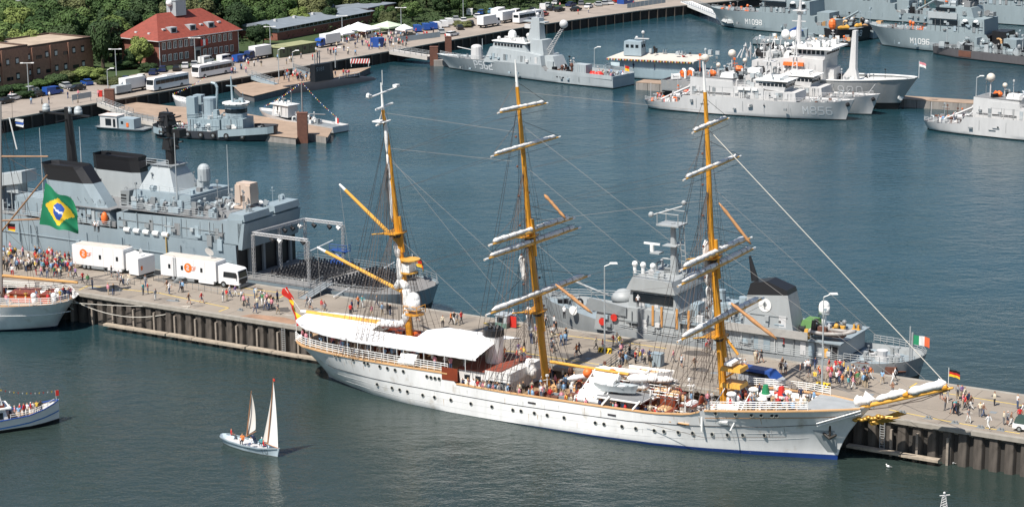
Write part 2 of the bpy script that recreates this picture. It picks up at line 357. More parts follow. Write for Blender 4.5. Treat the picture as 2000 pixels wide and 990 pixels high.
# ================= SETTING =================
def water_mat():
    m=bpy.data.materials.new('harbour_water');m.use_nodes=True;t=m.node_tree;b=t.nodes['Principled BSDF'];L=t.links
    b.inputs['Roughness'].default_value=.06;b.inputs['IOR'].default_value=1.33
    tc=t.nodes.new('ShaderNodeTexCoord')
    def noise(sc,rot,sx,sy,det,rough=.55):
        mp=t.nodes.new('ShaderNodeMapping');mp.inputs['Rotation'].default_value=(0,0,rot);mp.inputs['Scale'].default_value=(sx,sy,1);L.new(tc.outputs['Object'],mp.inputs[0])
        n=t.nodes.new('ShaderNodeTexNoise');n.inputs['Scale'].default_value=sc;n.inputs['Detail'].default_value=det;n.inputs['Roughness'].default_value=rough;L.new(mp.outputs[0],n.inputs['Vector']);return n.outputs[0]
    a=noise(.62,.45,.7,1.15,4,.62);c=noise(.17,-.35,.8,1.1,2);d=noise(2.2,-.3,.8,1.0,2)
    def comb(x,y,k):
        mu=t.nodes.new('ShaderNodeMath');mu.operation='MULTIPLY_ADD';L.new(y,mu.inputs[0]);mu.inputs[1].default_value=k;L.new(x,mu.inputs[2]);return mu.outputs[0]
    h=comb(comb(a,c,1.2),d,.30)
    # calm and ruffled patches
    e=noise(.02,.9,.5,1.6,4)
    r=t.nodes.new('ShaderNodeMapRange');r.inputs[1].default_value=.35;r.inputs[2].default_value=.65;r.inputs[3].default_value=.20;r.inputs[4].default_value=.46;L.new(e,r.inputs[0])
    bp=t.nodes.new('ShaderNodeBump');bp.inputs['Distance'].default_value=.50;L.new(r.outputs[0],bp.inputs['Strength']);L.new(h,bp.inputs['Height']);L.new(bp.outputs[0],b.inputs['Normal'])
    # greener shallow water toward the near basin, bluer in the open basin
    sx=t.nodes.new('ShaderNodeSeparateXYZ');L.new(tc.outputs['Object'],sx.inputs[0])
    r2=t.nodes.new('ShaderNodeMapRange');r2.inputs[1].default_value=250;r2.inputs[2].default_value=330;r2.interpolation_type='SMOOTHSTEP';L.new(sx.outputs['Y'],r2.inputs[0])
    mi=t.nodes.new('ShaderNodeMix');mi.data_type='RGBA';L.new(r2.outputs[0],mi.inputs[0]);mi.inputs[6].default_value=(.024,.038,.034,1);mi.inputs[7].default_value=(.012,.043,.056,1)
    L.new(mi.outputs[2],b.inputs['Base Color'])
    return m
build(M().add([(-2500,60,0),(2500,60,0),(2500,3800,0),(-2500,3800,0)],[(0,1,2,3)]),'water',water_mat(),kind='structure')
PF=Fr(151,571,2000,857,4.5,0)      # main pier: x along the front edge, y across
Q=Fr(50,225,1000,56,3,0)           # far quay: x along its edge, y inland
# ---- far land ----
GRASS=mat('grass',(.035,.062,.016),.95,var=.3,sc=.15)
ASPH=mat('quay_paving',(.30,.255,.215),.9,var=.14,sc=.12,dirt=((.22,.19,.165),.2,.58))
EDGE=[(-70,0),(190,-1),(216,-4),(240,-7),(262,-12),(300,-24),(420,-60)]
land=[(x,y) for x,y in EDGE]+[(520,60),(900,900),(-300,900),(-300,0)]
def qpt(x,y,z): return tuple(Q.world(x,y,z))
landt=thing('ground',None,None,Q);landt['kind']='structure'
build(M().add([(x,y,3-.02) for x,y in land],[tuple(range(len(land)))]),'ground_sheet',GRASS,landt)
qt=thing('quay',None,None,Q);qt['kind']='structure'
pav=[(x,y) for x,y in EDGE[:-1]]+[(300,6),(262,14),(230,20),(200,26),(170,24),(150,30),(120,24),(90,24),(84,20),(60,26),(40,24),(25,22),(10,24),(-70,30)]
build(M().add([(x,y,3) for x,y in pav],[tuple(range(len(pav)))]),'quay_paving',ASPH,qt)
mb=M()
for (a,b),(c,d) in zip(EDGE,EDGE[1:]): mb.poly([(a,b-.3),(c,d-.3),(c,d+.4),(a,b+.4)],2.72,3.03)
build(mb,'quay_cap',CONCL,qt)
for (a,b),(c,d) in zip(EDGE,EDGE[1:]):
    build(M().poly([(a,b),(c,d),(c,d+1.2),(a,b+1.2)],-1,2.71),'quay_wall',mat('quay_wall_dark',(.035,.027,.022),.9,streak=.3,sc=1),qt)
    l=math.hypot(c-a,d-b);k=int(l/3.55)
    for i in range(k):
        t=i/k;x=a+(c-a)*t;y=b+(d-b)*t
        if -20<x<275: link('quay_pile',shared('quay_pile',lambda:M().box(-.22,.22,-.4,0,-1,2.6),mat('quay_pile_steel',(.07,.058,.048),.8,var=.2)),qt,(x,y,0))
# parking bay markings
for i in range(11):
    x=26+i*3.0
    build(M().box(x,x+.14,8.5,13.5,3.004,3.008),'parking_line',WLINE,qt)
# ---- main pier ----
pier=thing('pier',None,None,PF);pier['kind']='structure'
PX0,PX1,PW=-75,230,16.6
build(M().poly([(PX0,.6),(PX1,.6),(PX1,PW-.6),(PX0,PW-.6)],3.6,4.50),'pier_deck',CONC,pier)
for y0,y1 in ((-.15,.6),(PW-.6,PW+.15)):
    x=PX0
    while x<PX1:
        link('edge_beam',shared('edge_beam%g'%y0,lambda:M().box(.01,7.49,y0,y1,4.02,4.52),CONCL),pier,(x,0,0));x+=7.5
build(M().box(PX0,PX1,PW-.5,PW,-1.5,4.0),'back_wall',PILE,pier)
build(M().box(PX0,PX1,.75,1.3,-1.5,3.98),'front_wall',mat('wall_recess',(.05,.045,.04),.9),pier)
def pile_sheet():
    m=M();m.poly([(0,.72),(.22,.22),(.3,.18),(1.05,.18),(1.13,.22),(1.35,.72)],-1.5,3.45)
    return m.box(0,1.35,.2,.74,3.45,3.76)
n=0;x=-4.0
while x<170:
    link('sheet_pile',shared('sheet_pile',lambda:M().poly([(0,.74),(.2,.24),(.28,.16),(1.12,.16),(1.2,.24),(1.4,.74)],-1.5,3.98),PILE),pier,(x,0,0));x+=1.83;n+=1
for px in list(range(140,620,40)): 
    x,_=PF.X(px,640,-.3);link('fender_post',shared('fender_post',lambda:M().box(-.14,.14,-.22,.16,-1.2,3.3),POST),pier,(x,0,0))
for px in (1739,1790,1850):
    x,_=PF.X(px,860,-.3);link('fender_post',_sh['fender_post'],pier,(x,0,0),sca=(1,1,.97 if px<1840 else .99))
for px in (560,1200,1722):    # ladders
    x,_=PF.X(px,860,-.2);mb=M()
    for s in (-.28,.28): mb.tube((x+s,-.1,.3),(x+s,-.1,4.4),.05,n=4)
    for k in range(13): mb.tube((x-.28,-.1,.5+k*.3),(x+.28,-.1,.5+k*.3),.035,n=4)
    build(mb,'ladder',mat('ladder_grey',(.3,.31,.31),.6),pier)
for a,b in ((205,325),(327,480),(482,690),(1655,1760),(1762,1835)):
    x0,_=PF.X(a,640,-.9);x1,_=PF.X(b,640,-.9)
    if a>1000: x0,_=PF.X(a,870,-.9);x1,_=PF.X(b,890,-.9)
    k=max(1,int((x1-x0)/4))
    for i in range(k):
        link('walkway_plank',shared('walkway%d'%a,lambda:M().box(.03,(x1-x0)/k-.03,-1.35,-.45,.55,.85),PLANK),pier,(x0+(x1-x0)*i/k,0,RND.uniform(-.04,.04)))
for px,py in [(1762,806),(1813,817),(1865,826),(1915,835),(1955,840),(232,568),(345,588),(470,606),(1700,795)]:
    x,y=PF.G(px,py,4.5);link('mooring_plate',shared('mooring_plate',lambda:M().box(-.45,.45,-.3,.3,4.5,4.56).cyl(-.15,0,4.5,4.8,.13).cyl(.2,0,4.5,4.8,.13),MGREY),pier,(x,y,0))
def yline(pts,wd=.22):
    mb=M();P=[PF.G(a,b,4.5) for a,b in pts]
    for (a,b),(c,d) in zip(P,P[1:]):
        l=math.hypot(c-a,d-b);nx,ny=-(d-b)/l*wd/2,(c-a)/l*wd/2;ux,uy=(c-a)/l*wd/2,(d-b)/l*wd/2
        mb.add([(a+nx-ux,b+ny-uy,4.508),(c+nx+ux,d+ny+uy,4.508),(c-nx+ux,d-ny+uy,4.508),(a-nx-ux,b-ny-uy,4.508)],[(0,3,2,1)])
    build(mb,'yellow_line',YLINE,pier)
yline([(155,566),(172,558),(310,572),(447,601),(428,608)]);yline([(390,552),(560,573),(545,582),(430,570)])
yline([(1015,637),(945,630),(962,640)]);yline([(1080,652),(1230,670),(1300,680)]);yline([(1738,800),(1860,824),(1990,846)])
yline([(1790,748),(1776,757),(1850,768),(2000,792)]);yline([(985,685),(1010,687),(1200,716)])
# rust stain patch and hatch covers on the pier
x,y=PF.G(545,618,4.5);build(M().poly([(x-5,.65),(x+4,.65),(x+4.6,2.2),(x+1,3.1),(x-4,2.4)],4.5,4.507),'rust_patch',mat('rust_stained_concrete',(.33,.20,.13),.9,var=.3,sc=.5),pier)
for px,py in [(183,562),(335,587)]:
    x,y=PF.G(px,py,4.5);build(M().box(x-.8,x+.8,y-.35,y+.35,4.5,4.53),'hatch_cover',MGREY,pier)
# ================= WHITE BARQUE =================
B=Fr(655,737,1635,897,0,0)
bq=thing('barque','large white three-masted barque with ochre masts and furled sails moored at the pier','tall ship',B)
hull=Hull([(-1.0,-4.6,.05,.5,5.15),(-.3,-4.2,.3,2.6,5.15),(1.0,-3.2,.9,4.2,5.15),(4,-2.0,2.2,5.2,5.15),(9,-.8,4.1,5.8,5.12),(15,0,5.3,6,5.05),(21.6,0,5.8,6,4.95),(22.6,0,5.8,6,3.95),(30,0,6,6,3.85),(42,0,6,6,4.0),(50,0,5.5,6,4.2),(54.5,0,4.8,5.95,4.7),(56.5,0,4.4,5.85,5.4),(61,.1,3.2,5.4,5.9),(65,.5,1.95,4.5,6.3),(68,1.4,1.0,3.3,6.6),(69.8,2.6,.4,2.0,6.8),(70.9,4.0,.06,.35,6.95)],zk=-2,p=lambda x:.62+.85*max(0,min(1,(x-35)/25)),q=1.6)
hull.make(bq,[HULLW,BLUEB],boot=lambda x:.02+.56*max(0,min(1,(x-26)/42)),nz=7)
hull.edge(bq,CAPR,-4.8,21.4,lambda x:5.1,wd=.35,th=.16,n=30)
hull.edge(bq,CAPR,22.7,56,None,wd=.35,th=.14,n=30)
hull.edge(bq,CAPR,56.6,73.9,None,wd=.4,th=.14,n=30)
hull.edge(bq,CAPR,56.6,72,lambda x:hull.top(x)-.95,wd=-.08,th=.09,n=24,name='rubbing_strake',out=.08)
LP=[]
for px,py in ((640,712),(651,717),(737,740),(850,762),(1000,789),(1227,821),(1350,830),(1500,833),(1598,828)):
    x,z=B.X(px,py,-5.5)
    for _ in range(4): x,z=B.X(px,py,-hull.half(x,z))
    LP.append((x,z))
def lz(x):
    for (a0,b0),(c0,d0) in zip(LP,LP[1:]):
        if x<=c0: return b0+(d0-b0)*(x-a0)/(c0-a0)
    return LP[-1][1]
hull.edge(bq,mat('hull_line_dark',(.05,.045,.05),.5,var=0),LP[0][0],LP[-1][0],lz,wd=-.02,th=.07,n=60,name='hull_line',out=.03)
hull.deck(bq,DECKW,lambda x:5.05,-4.9,22,name='poop_deck');hull.deck(bq,DECKW,2.75,21.9,56.5,name='main_deck');hull.deck(bq,DECKW,lambda x:hull.top(x)-.9,56,73.8,name='forecastle_deck')
build(M().box(21.7,21.9,-5.7,5.7,2.75,5.05),'poop_bulkhead',MAHOG,bq);build(M().box(56.1,56.3,-5.6,5.6,2.75,4.6),'forecastle_bulkhead',WHITE,bq)
ring=mat('porthole_rim',(.5,.48,.42),.4,var=0)
def port(par,hl,x,z,r=.2):
    y=-hl.half(x,z)-.02;o=link('porthole',shared('porthole%g'%r,lambda:M().tube((0,.0,0),(0,-.05,0),r*1.3,n=10).m(1).tube((0,-.03,0),(0,-.07,0),r,n=10),[ring,GLASS]),par,(x,y,z));return o
for px,py in [(737,750),(766,757),(781,760.5),(796,764),(826,771),(849,775),(881,780.5),(920,787.5),(961,793.5),(1002,800),(1018,802),(1044,806),(1069,810),(1102,815),(1163,825),(1180,827.5),(1215,832),(1242,836),(1278,840),(1297,841.5),(1325,843.5),(1353,845),(1391,847),(1421,848.5),(1451,849),(1493,849),
              (654,693),(661,695),(690,702),(712,708),(719,710),(742,715),(757,718.5),(772,722),(788,724.5),(834,734.5),(842,736.5),(850,738),(858,739),(1398,807),(1437,809),(1468,810),(1487,810.5),(1508,811),(1517,811)]:
    x,z=B.X(px,py,-5.5)
    for _ in range(3): x,z=B.X(px,py,-hull.half(x,z))
    port(bq,hull,x,z,.2)
# anchor recess, anchor and bow rails
x,z=B.X(1622,838,-2.2)
for _ in range(3): x,z=B.X(1622,838,-hull.half(x,z))
yh=-hull.half(x,z)
a=build(M().tube((0,-.15,.9),(0,-.15,-.9),.12,n=6).tube((-.8,-.2,-.5),(0,-.2,-1),.14,.2,n=6).tube((.8,-.2,-.5),(0,-.2,-1),.14,.2,n=6).sph((0,-.15,.9),.25,8,5),'anchor',mat('anchor_black',(.03,.025,.02),.6),bq,loc=(x,yh,z))
for dz in (.0,.5):
    mb=M();p=[B.X(q[0],q[1]+dz*12,-2.4) for q in ((1596,826),(1640,815),(1672,808))]
    mb.path([(a_,-hull.half(a_,min(b_,6.5))-.35,b_) for a_,b_ in p],.08,5);build(mb,'cathead_bar',WHITE,bq)
build(M().add([(68.6,-hull.half(68.6,3.8)-.02,3.8),(70.9,-hull.half(70.9,3.8)-.02,3.8),(70.9,-hull.half(70.9,.9)-.02,.9),(69.9,-hull.half(69.9,.9)-.02,.9)],[(0,3,2,1)]),'anchor_wear_patch',NGREYL,bq)
# figurehead and gilded scroll
gold=mat('gilding',(.46,.26,.05),.35,metal=.4,var=.3,sc=3)
mb=M();fx,fz=B.X(1700,820,0)
for i in range(9): mb.sph((73.2+i*.38,-.55+i*.05,5.3+.09*i+.12*math.sin(i*2)),.34,8,5,sx=1.2,sz=.7)
build(mb,'gilded_scroll',gold,bq,smooth=True)
mb=M().lump((74.6,0,5.1),(76.6,0,5.7),.5,6,3).tube((76.2,0,5.6),(78.4,0,6.2),.28,.05,6).add([(75,-.2,5.4),(77.5,-1.5,6.4),(78.6,-1.6,6.2),(76,-.2,5.2)],[(0,1,2,3),(3,2,1,0)]).add([(75,.2,5.4),(77.5,1.5,6.4),(78.6,1.6,6.2),(76,.2,5.2)],[(0,1,2,3),(3,2,1,0)])
build(mb,'figurehead',gold,bq)
hull.deck(bq,mat('bow_plating_grey',(.34,.355,.36),.5,var=.12),lambda x:hull.top(x)-.03,67.2,74.2,name='bow_plating',inset=.2)
# poop railing, canopy, boats
rail(bq,hull.rail_pts(-4.6,21.4,26,5.15,-1),1.1,4,.04);rail(bq,hull.rail_pts(-4.6,21.4,26,5.15,1),1.1,4,.04)
rail(bq,hull.rail_pts(57,68.5,10,lambda x:hull.top(x),-1,.2),1.0,4,.045);rail(bq,hull.rail_pts(57,68.5,10,lambda x:hull.top(x),1,.2),1.0,4,.045)
def canopy(x0,x1,ya,yb,seed=0,round_=False,zt=8.35,ze=7.35,name='awning'):
    mb=M();rs=[];n=14;g=random.Random(seed)
    for i in range(n+1):
        x=x0+(x1-x0)*i/n;row=[]
        for j in range(9):
            t=j/8;y=ya+(yb-ya)*t;lim=hull.half(x,5.1)-.2 if round_ else 9
            yy=max(-lim,min(lim,y));z=zt-(zt-ze)*(abs(yy)/5.6)**1.15-.05*math.sin(i*math.pi/2)**2*(abs(yy)/5.6)+g.uniform(-.012,.012)
            row.append((x,yy,z))
        rs.append(row)
    mb.rings(rs,close=False,cap=False);o=build(mb,name,CANVAS,bq,smooth=True)
    for row in (0,8): 
        mb=M()
        for i in range(n): 
            a,b=rs[i][row],rs[i+1][row];mb.add([a,b,(b[0],b[1],b[2]-.28),(a[0],a[1],a[2]-.28)],[(0,1,2,3)])
        build(mb,'awning_valance',CANVAS,bq)
    for i in range(2,n,3): build(M().path([(p[0],p[1],p[2]+.015) for p in rs[i]],.022,4),'awning_seam',mat('seam_grey',(.5,.5,.49),.8,var=0),bq)
    for i in range(0,n+1,4):
        for row in (0,8):
            x,y,z=rs[i][row];build(M().tube((x,y,5.1),(x,y,z),.045,n=5),'stanchion',WHITE,bq)
canopy(-4.2,7.6,-5.5,5.5,1,True);canopy(7.6,14.6,-5.5,-2.3,2);canopy(14.6,25.3,-5.5,5.5,3)
build(M().box(7.8,14.4,-2.1,2.6,5.1,7.1).m(1).box(7.6,14.6,-2.3,2.8,7.1,7.25),'chart_house',[MAHOG,MAHOG],bq)
for x,y in ((10,-.4),(12,.3),(13.2,-.8)): cube(bq,'deck_box',ORANGE if x==12 else MAHOG,x,x+1,y,y+.8,7.25,7.75)
# funnel, bridge house
x,z=B.X(940,700,0)
fx=24.6
build(M().tube((fx,0,5.3),(fx,0,9.0),1.05,1.3,n=18),'funnel',WHITE,bq,smooth=False);build(M().tube((fx,0,9.0),(fx,0,9.8),1.36,1.3,n=18).tube((fx-.5,0,9.8),(fx-.5,.3,10.3),.3,n=8).tube((fx+.5,0,9.8),(fx+.5,.3,10.2),.3,n=8),'funnel_top',BLACK,bq)
build(M().prism([(22,5.35),(29.4,5.35),(29.4,3.0),(22,3.0)],-4.2,4.2),'deckhouse',mat('deckhouse_white',(.66,.65,.63),.5,var=.08),bq)
build(M().box(21.9,27.6,-4.4,4.4,5.35,5.5),'bridge_deck',mat('bridge_deck_red',(.25,.06,.035),.6,var=.2),bq)
build(M().box(26.0,29.6,-4.5,-4.38,4.5,5.7),'bridge_dodger',WHITE,bq);build(M().box(29.5,29.62,-4.5,4.5,4.5,5.7),'bridge_dodger',WHITE,bq)
build(M().box(20.6,22.9,-6.02,-5.9,4.2,5.8),'bulwark_panel',MAHOG,bq)
for k in range(4): cube(bq,'window',GLASS,22.8+k*1.6,23.6+k*1.6,-4.23,-4.18,3.9,4.7)
for px,py in ((800,700),): pass
def liferafts(px,py,n,y,z):
    x,_=B.X(px,py,y)
    for k in range(n): link('liferaft_canister',shared('raft_can',lambda:M().tube((-.75,0,0),(.75,0,0),.42,n=10).tube((-.3,0,0),(-.22,0,0),.46,n=10).tube((.22,0,0),(.3,0,0),.46,n=10),WHITE),bq,(x+k*.02,y+k*.55,z+k*.62))
liferafts(802,705,2,-5.6,5.6);liferafts(790,712,2,-5.5,5.5)
for px,y in ((1145,-5),(1400,-5)):
    x,_=B.X(px,765 if px<1300 else 795,y)
    for k in range(5 if px<1300 else 3):
        z=4.1+k*.62;link('liferaft_canister',_sh['raft_can'],bq,(x+k*.35,y+.3+k*.62,z),sca=(2.2 if px<1300 else 1.9,1,1))
    build(M().tube((x-1.9,y-.4,3.3),(x-.4,y+3,7.2),.07,n=5).tube((x+1.9,y-.4,3.3),(x+2.9,y+3,7.2),.07,n=5),'raft_rack',WHITE,bq)
liferafts(915,728,2,-5.3,3.2);liferafts(930,734,2,-5.3,3.1)
# boat on davits over white platform
x,_=B.X(1190,770,-3)
build(M().box(x-.8,x+5.4,-5.2,-1.2,4.7,4.86).m(1).box(x-.7,x+5.3,-5.0,-1.4,4.86,4.92),'boat_platform',[WHITE,DGREY],bq)
build(M().box(x-.2,x+3.4,-4.2,-1.6,2.75,4.7),'deckhouse',mat('dh_grey',(.5,.45,.42),.6),bq);cube(bq,'door',BLACK,x+1.4,x+2.1,-4.26,-4.2,2.9,4.5)
bh=Hull([(0,-.1,.5,.8,1),(.8,0,.8,1.0,.95),(2.4,0,.95,1.15,.9),(4.2,0,.7,1.0,.95),(5.6,.2,.3,.6,1.1),(6.2,.45,.03,.1,1.25)],zk=-.1)

def smallboat(par,loc,rz,mats,inner,name='boat_hull',sc=1):
    mb=M();k=[];
    for j in range(11):
        t=j/2;r=[(*bh.pt(t,z),z) for z in (0,.3,.6,bh.at(t)[4])];k.append([(a,-h,z) for a,h,z in reversed(r)]+[(a,h,z) for a,h,z in r])
    mb.rings(k,close=False,cap=False)
    mb.m(1)
    for j in range(10): mb.add([k[j][1],k[j+1][1],k[j+1][6],k[j][6]],[(0,1,2,3)])
    for xx in (1.5,3,4.5): mb.m(0).box(xx-.15,xx+.15,-.9,.9,.7,.76)
    return build(mb,name,[mats,inner],par,loc=loc,rot=(0,0,rz),sca=(sc,sc,sc))

smallboat(bq,(x-1.6,-3.2,5.3),0,NGREYL,CANVAS,'ship_boat',.85)
for xx in (x+.3,x+4.4): build(M().path([(xx,-5.6,2.9),(xx+.3,-5.9,4.2),(xx+.9,-5.2,5.1)],.12,6),'davit',WHITE,bq)
# deck clutter amidships: hatches, skylights, winches, coiled rope
g=random.Random(3)
def clutter(par,x0,x1,y0,y1,z,n,mts,g,big=1.0,names=('deck_locker','hatch','ventilator')):
    for k in range(n):
        x=g.uniform(x0,x1);y=g.uniform(y0,y1);m_=g.choice(mts);a=g.uniform(.3,1.1)*big;b=g.uniform(.3,.9)*big;c=g.uniform(.3,1.0)*big;t=g.random()
        if t<.6: cube(par,names[0],m_,x-a/2,x+a/2,y-b/2,y+b/2,z,z+c)
        elif t<.8: link(names[2],shared('ventil_'+m_.name,lambda:M().cyl(0,0,0,.8,.16,n=8).sph((0,0,.95),.3,8,5),m_),par,(x,y,z),sca=(big,big,big*g.uniform(.8,1.4)))
        else: link(names[1],shared('bollards_'+m_.name,lambda:M().box(-.5,.5,-.2,.2,0,.1).cyl(-.28,0,.1,.6,.13,n=8).cyl(.28,0,.1,.6,.13,n=8),m_),par,(x,y,z),sca=(big,big,big))
clutter(bq,31,55,-4.5,4.5,2.75,60,[WHITE,MAHOG,MAHOG,CAPR,RUST,MGREY],g,1.25)
clutter(bq,58,69,-2.5,2.5,5.1,16,[WHITE,MGREY,MAHOG,DGREY],g,.9)
for x0,x1,y0,y1,h_,m_ in ((38.3,41,-1.6,1.6,1.3,0),(41.8,44,-1.4,1.8,1.7,1),(45.0,47.6,-1.7,1.3,1.2,1),(48.6,50.6,-1.2,1.6,1.9,1),(51.4,53.2,-1.6,1.0,1.3,0),(45.6,48.4,2.0,4.4,1.4,1),(49.2,51.4,-4.6,-2.4,1.2,1)):
    build(M().box(x0,x1,y0,y1,2.75,2.75+h_).m(1).box(x0-.1,x1+.1,y0-.1,y1+.1,2.75+h_,2.85+h_).m(2).box(x0+.4,x1-.4,y0+.3,y1-.3,2.85+h_,3.1+h_,.2,.2),'deck_hatch',[mat('house_cream',(.55,.5,.44),.6) if not m_ else MAHOG,MAHOG,CAPR if m_ else CANVAS],bq)
rail(bq,[(44,-3.2,2.75),(48.5,-3.2,2.75),(53,-3.4,2.75)],1.25,4,.05);rail(bq,[(47.5,-1.2,4.2),(51,-1.2,4.2)],1.1,3,.05);rail(bq,[(41.5,1.6,4.0),(48,1.6,4.0)],1.1,3,.045)
build(M().lump((43.4,-2.6,4.4),(45.2,-1.6,4.9),.75,7,31,8).lump((44,-.8,5.2),(46.4,.4,5.3),.6,7,33,8),'sail_bag',SAILW,bq,smooth=True)
for xx in (40.2,47.8,52.4): build(M().tube((xx,-2.2,2.75),(xx,-2.2,5.6),.11,n=6).box(xx-.5,xx+.5,-2.35,-2.05,4.6,4.75),'fife_post',WHITE,bq)
for k in range(5): build(M().lump((37+k*2.1,2.5+.3*(k%2),5.4),(40+k*2.1,3.0,5.7),.38,6,k),'covered_sail_bag',SAILW,bq,smooth=True)
smallboat(bq,(41.5,3.8,5.3),.05,WHITE,CAPR,'ship_boat',.95)
for x,y,m_ in ((38.2,-.3,5.9),(41,.8,6.4)): build(M().sph((x,y,6.0),.62,10,7),'ventilator_cowl',ORANGE,bq,smooth=True)
for x,y in ((58.5,-2.4),(60,.5),(62.5,-2.6),(64,1.2)): build(M().cyl(x,y,5,6.6,.42,n=10).m(1).sph((x,y,6.75),.62,10,6,sz=.5),'mushroom_vent',[WHITE,WHITE],bq)
for x,y,m_ in ((61.5,.6,GREEN),(63.4,.9,RED)): build(M().m(1).cyl(x,y,5.2,6.2,.6,n=12).m(2).cyl(x,y,6.2,6.45,.8,n=12).m(0).tube((x,y,6.45),(x,y,7.5),.5,.3,n=10),'light_tower',[m_,BLACK,WHITE],bq)
for k in range(2): build(M().path([(66+k*.9,-1.8+.2*k,6),(66+k*.9,-1.8,7.2),(66.3+k*.9,-2.2,7.4),(66.5+k*.9,-2.6,7.1)],.13,6),'gooseneck_vent',WHITE,bq)
# masts
def spar(name,pts,r0,r1,m_,n=10,label=None):
    mb=M();k=len(pts)-1
    for i in range(k): mb.tube(pts[i],pts[i+1],r0+(r1-r0)*i/k,r0+(r1-r0)*(i+1)/k,n,cap=(i in(0,k-1)))
    return build(mb,name,m_,bq,smooth=False,label=label)
MM={'mizzen':([(12.2,4.5),(11.32,13.66),(10.17,22.94),(9.4,31.5),(8.69,36.36)],(8.5,39.8)),
    'main':([(32.3,2.7),(31.01,13.34),(30.01,21.67),(29.19,32.47),(28.43,40.61)],(28.2,43.9)),
    'fore':([(56.5,4.4),(55.36,16.91),(54.48,25.45),(54.06,34.53),(53.6,41.69)],(53.3,45.2))}
def mx(nm,z):
    p=MM[nm][0]
    for (a,b),(c,d) in zip(p,p[1:]):
        if z<=d: return a+(c-a)*(z-b)/(d-b)
    return p[-1][0]
masts={}
for nm,(pl,tp) in MM.items():
    pts=[(x,0,z) for x,z in pl]
    masts[nm]=spar(nm+'_mast',pts,.50,.22,OCHRE,12)
    z0=pl[-1][1];build(M().tube((pl[-1][0],0,z0),(tp[0],0,tp[1]),.2,.08,8),'mast_pole',WHITE,bq)
    # doublings, tops and crosstrees
    for zt in ((12.8,22.2) if nm!='mizzen' else (20.6,)):
        x=mx(nm,zt);build(M().poly([(x-1.5,-1.7),(x+.6,-1.3),(x+.9,0),(x+.6,1.3),(x-1.5,1.7)],zt,zt+.16),'mast_top',OCHRE,bq)
        build(M().tube((x,0,zt+.1),(x-2.0,-2.9,zt+.2),.13,.08,6).tube((x,0,zt+.1),(x-2.0,2.9,zt+.2),.13,.08,6),'crosstree',YELLOWO,bq)
        build(M().tube((x+.75,0,zt-2.4),(mx(nm,zt+2.2)+.55,0,zt+2.2),.28,.24,8),'mast_doubling',OCHRE,bq)
        build(M().cyl(x,0,zt-.5,zt-.02,.62,.75,10),'mast_band',BLACK,bq)
# mizzen radar gear
x=mx('mizzen',37)
wm=M().tube((x,-3.2,38.3),(x+.2,3.4,38.9),.12,.08,6).box(x-.2,x+.2,-3.4,-2.6,38.4,38.7).box(x-.2,x+.4,2.6,3.4,38.9,39.2).tube((x,-1.6,36.6),(x,2.2,36.9),.14,n=6).box(x-.9,x+.9,-1.2,.2,34.9,35.05).tube((x,-1.6,34.6),(x,1.6,34.8),.12,n=6).tube((x-.6,0,35),(x,0,36.6),.06,n=4).tube((x+.6,0,35),(x,0,36.6),.06,n=4).tube((x,0,39.5),(x,0,41.4),.05,n=4).sph((x,-3.2,38.7),.25,8,5)
build(wm,'aerial_array',WHITE,bq)
x=mx('mizzen',12)
build(M().cyl(x+1.3,0,10.2,10.4,1.25,n=10).tube((x+.3,0,10.3),(x+2.4,0,10.3),.1,n=5),'radome_platform',OCHRE,bq)
build(M().cyl(x+1.3,-.2,10.9,12.3,.86,n=14).sph((x+1.3,-.2,12.3),.86,14,8),'radome',WHITE,bq,smooth=True)
rail(bq,[(x+.3,-1.0,10.4),(x+2.3,-1.0,10.4),(x+2.3,1,10.4)],1,2,.05,OCHRE)
x=mx('mizzen',18);build(M().cyl(x+1.5,0,17.3,17.45,1.3,n=12).cyl(x+1.3,0,15.6,15.75,1.1,n=12).tube((x,0,17.3),(x+1.5,0,17.3),.15,n=6),'radar_platform',YELLOWO,bq)
build(M().box(x+.7,x+1.9,-.9,.7,15.8,16.9).box(x+.2,x+2.6,-.1,.1,16.9,17.15),'radar_scanner',WHITE,bq)
# foremast radar platforms
x=mx('fore',8.5)
for z in (7.0,9.0,): build(M().box(x+.3,x+2.9,-1.2,1.2,z,z+.5,.1,.1).tube((x,0,z-1.5),(x+2,0,z),.12,n=5),'mast_platform',YELLOWO,bq)
build(M().box(x+.9,x+1.9,-1.4,1.4,9.8,10.1).tube((x+1.4,0,9.5),(x+1.4,0,9.9),.2,n=8),'radar_scanner',WHITE,bq)
build(M().tube((x+.2,0,13),(x+2.2,-.3,11),.16,n=6),'signal_arm',OCHRE,bq)
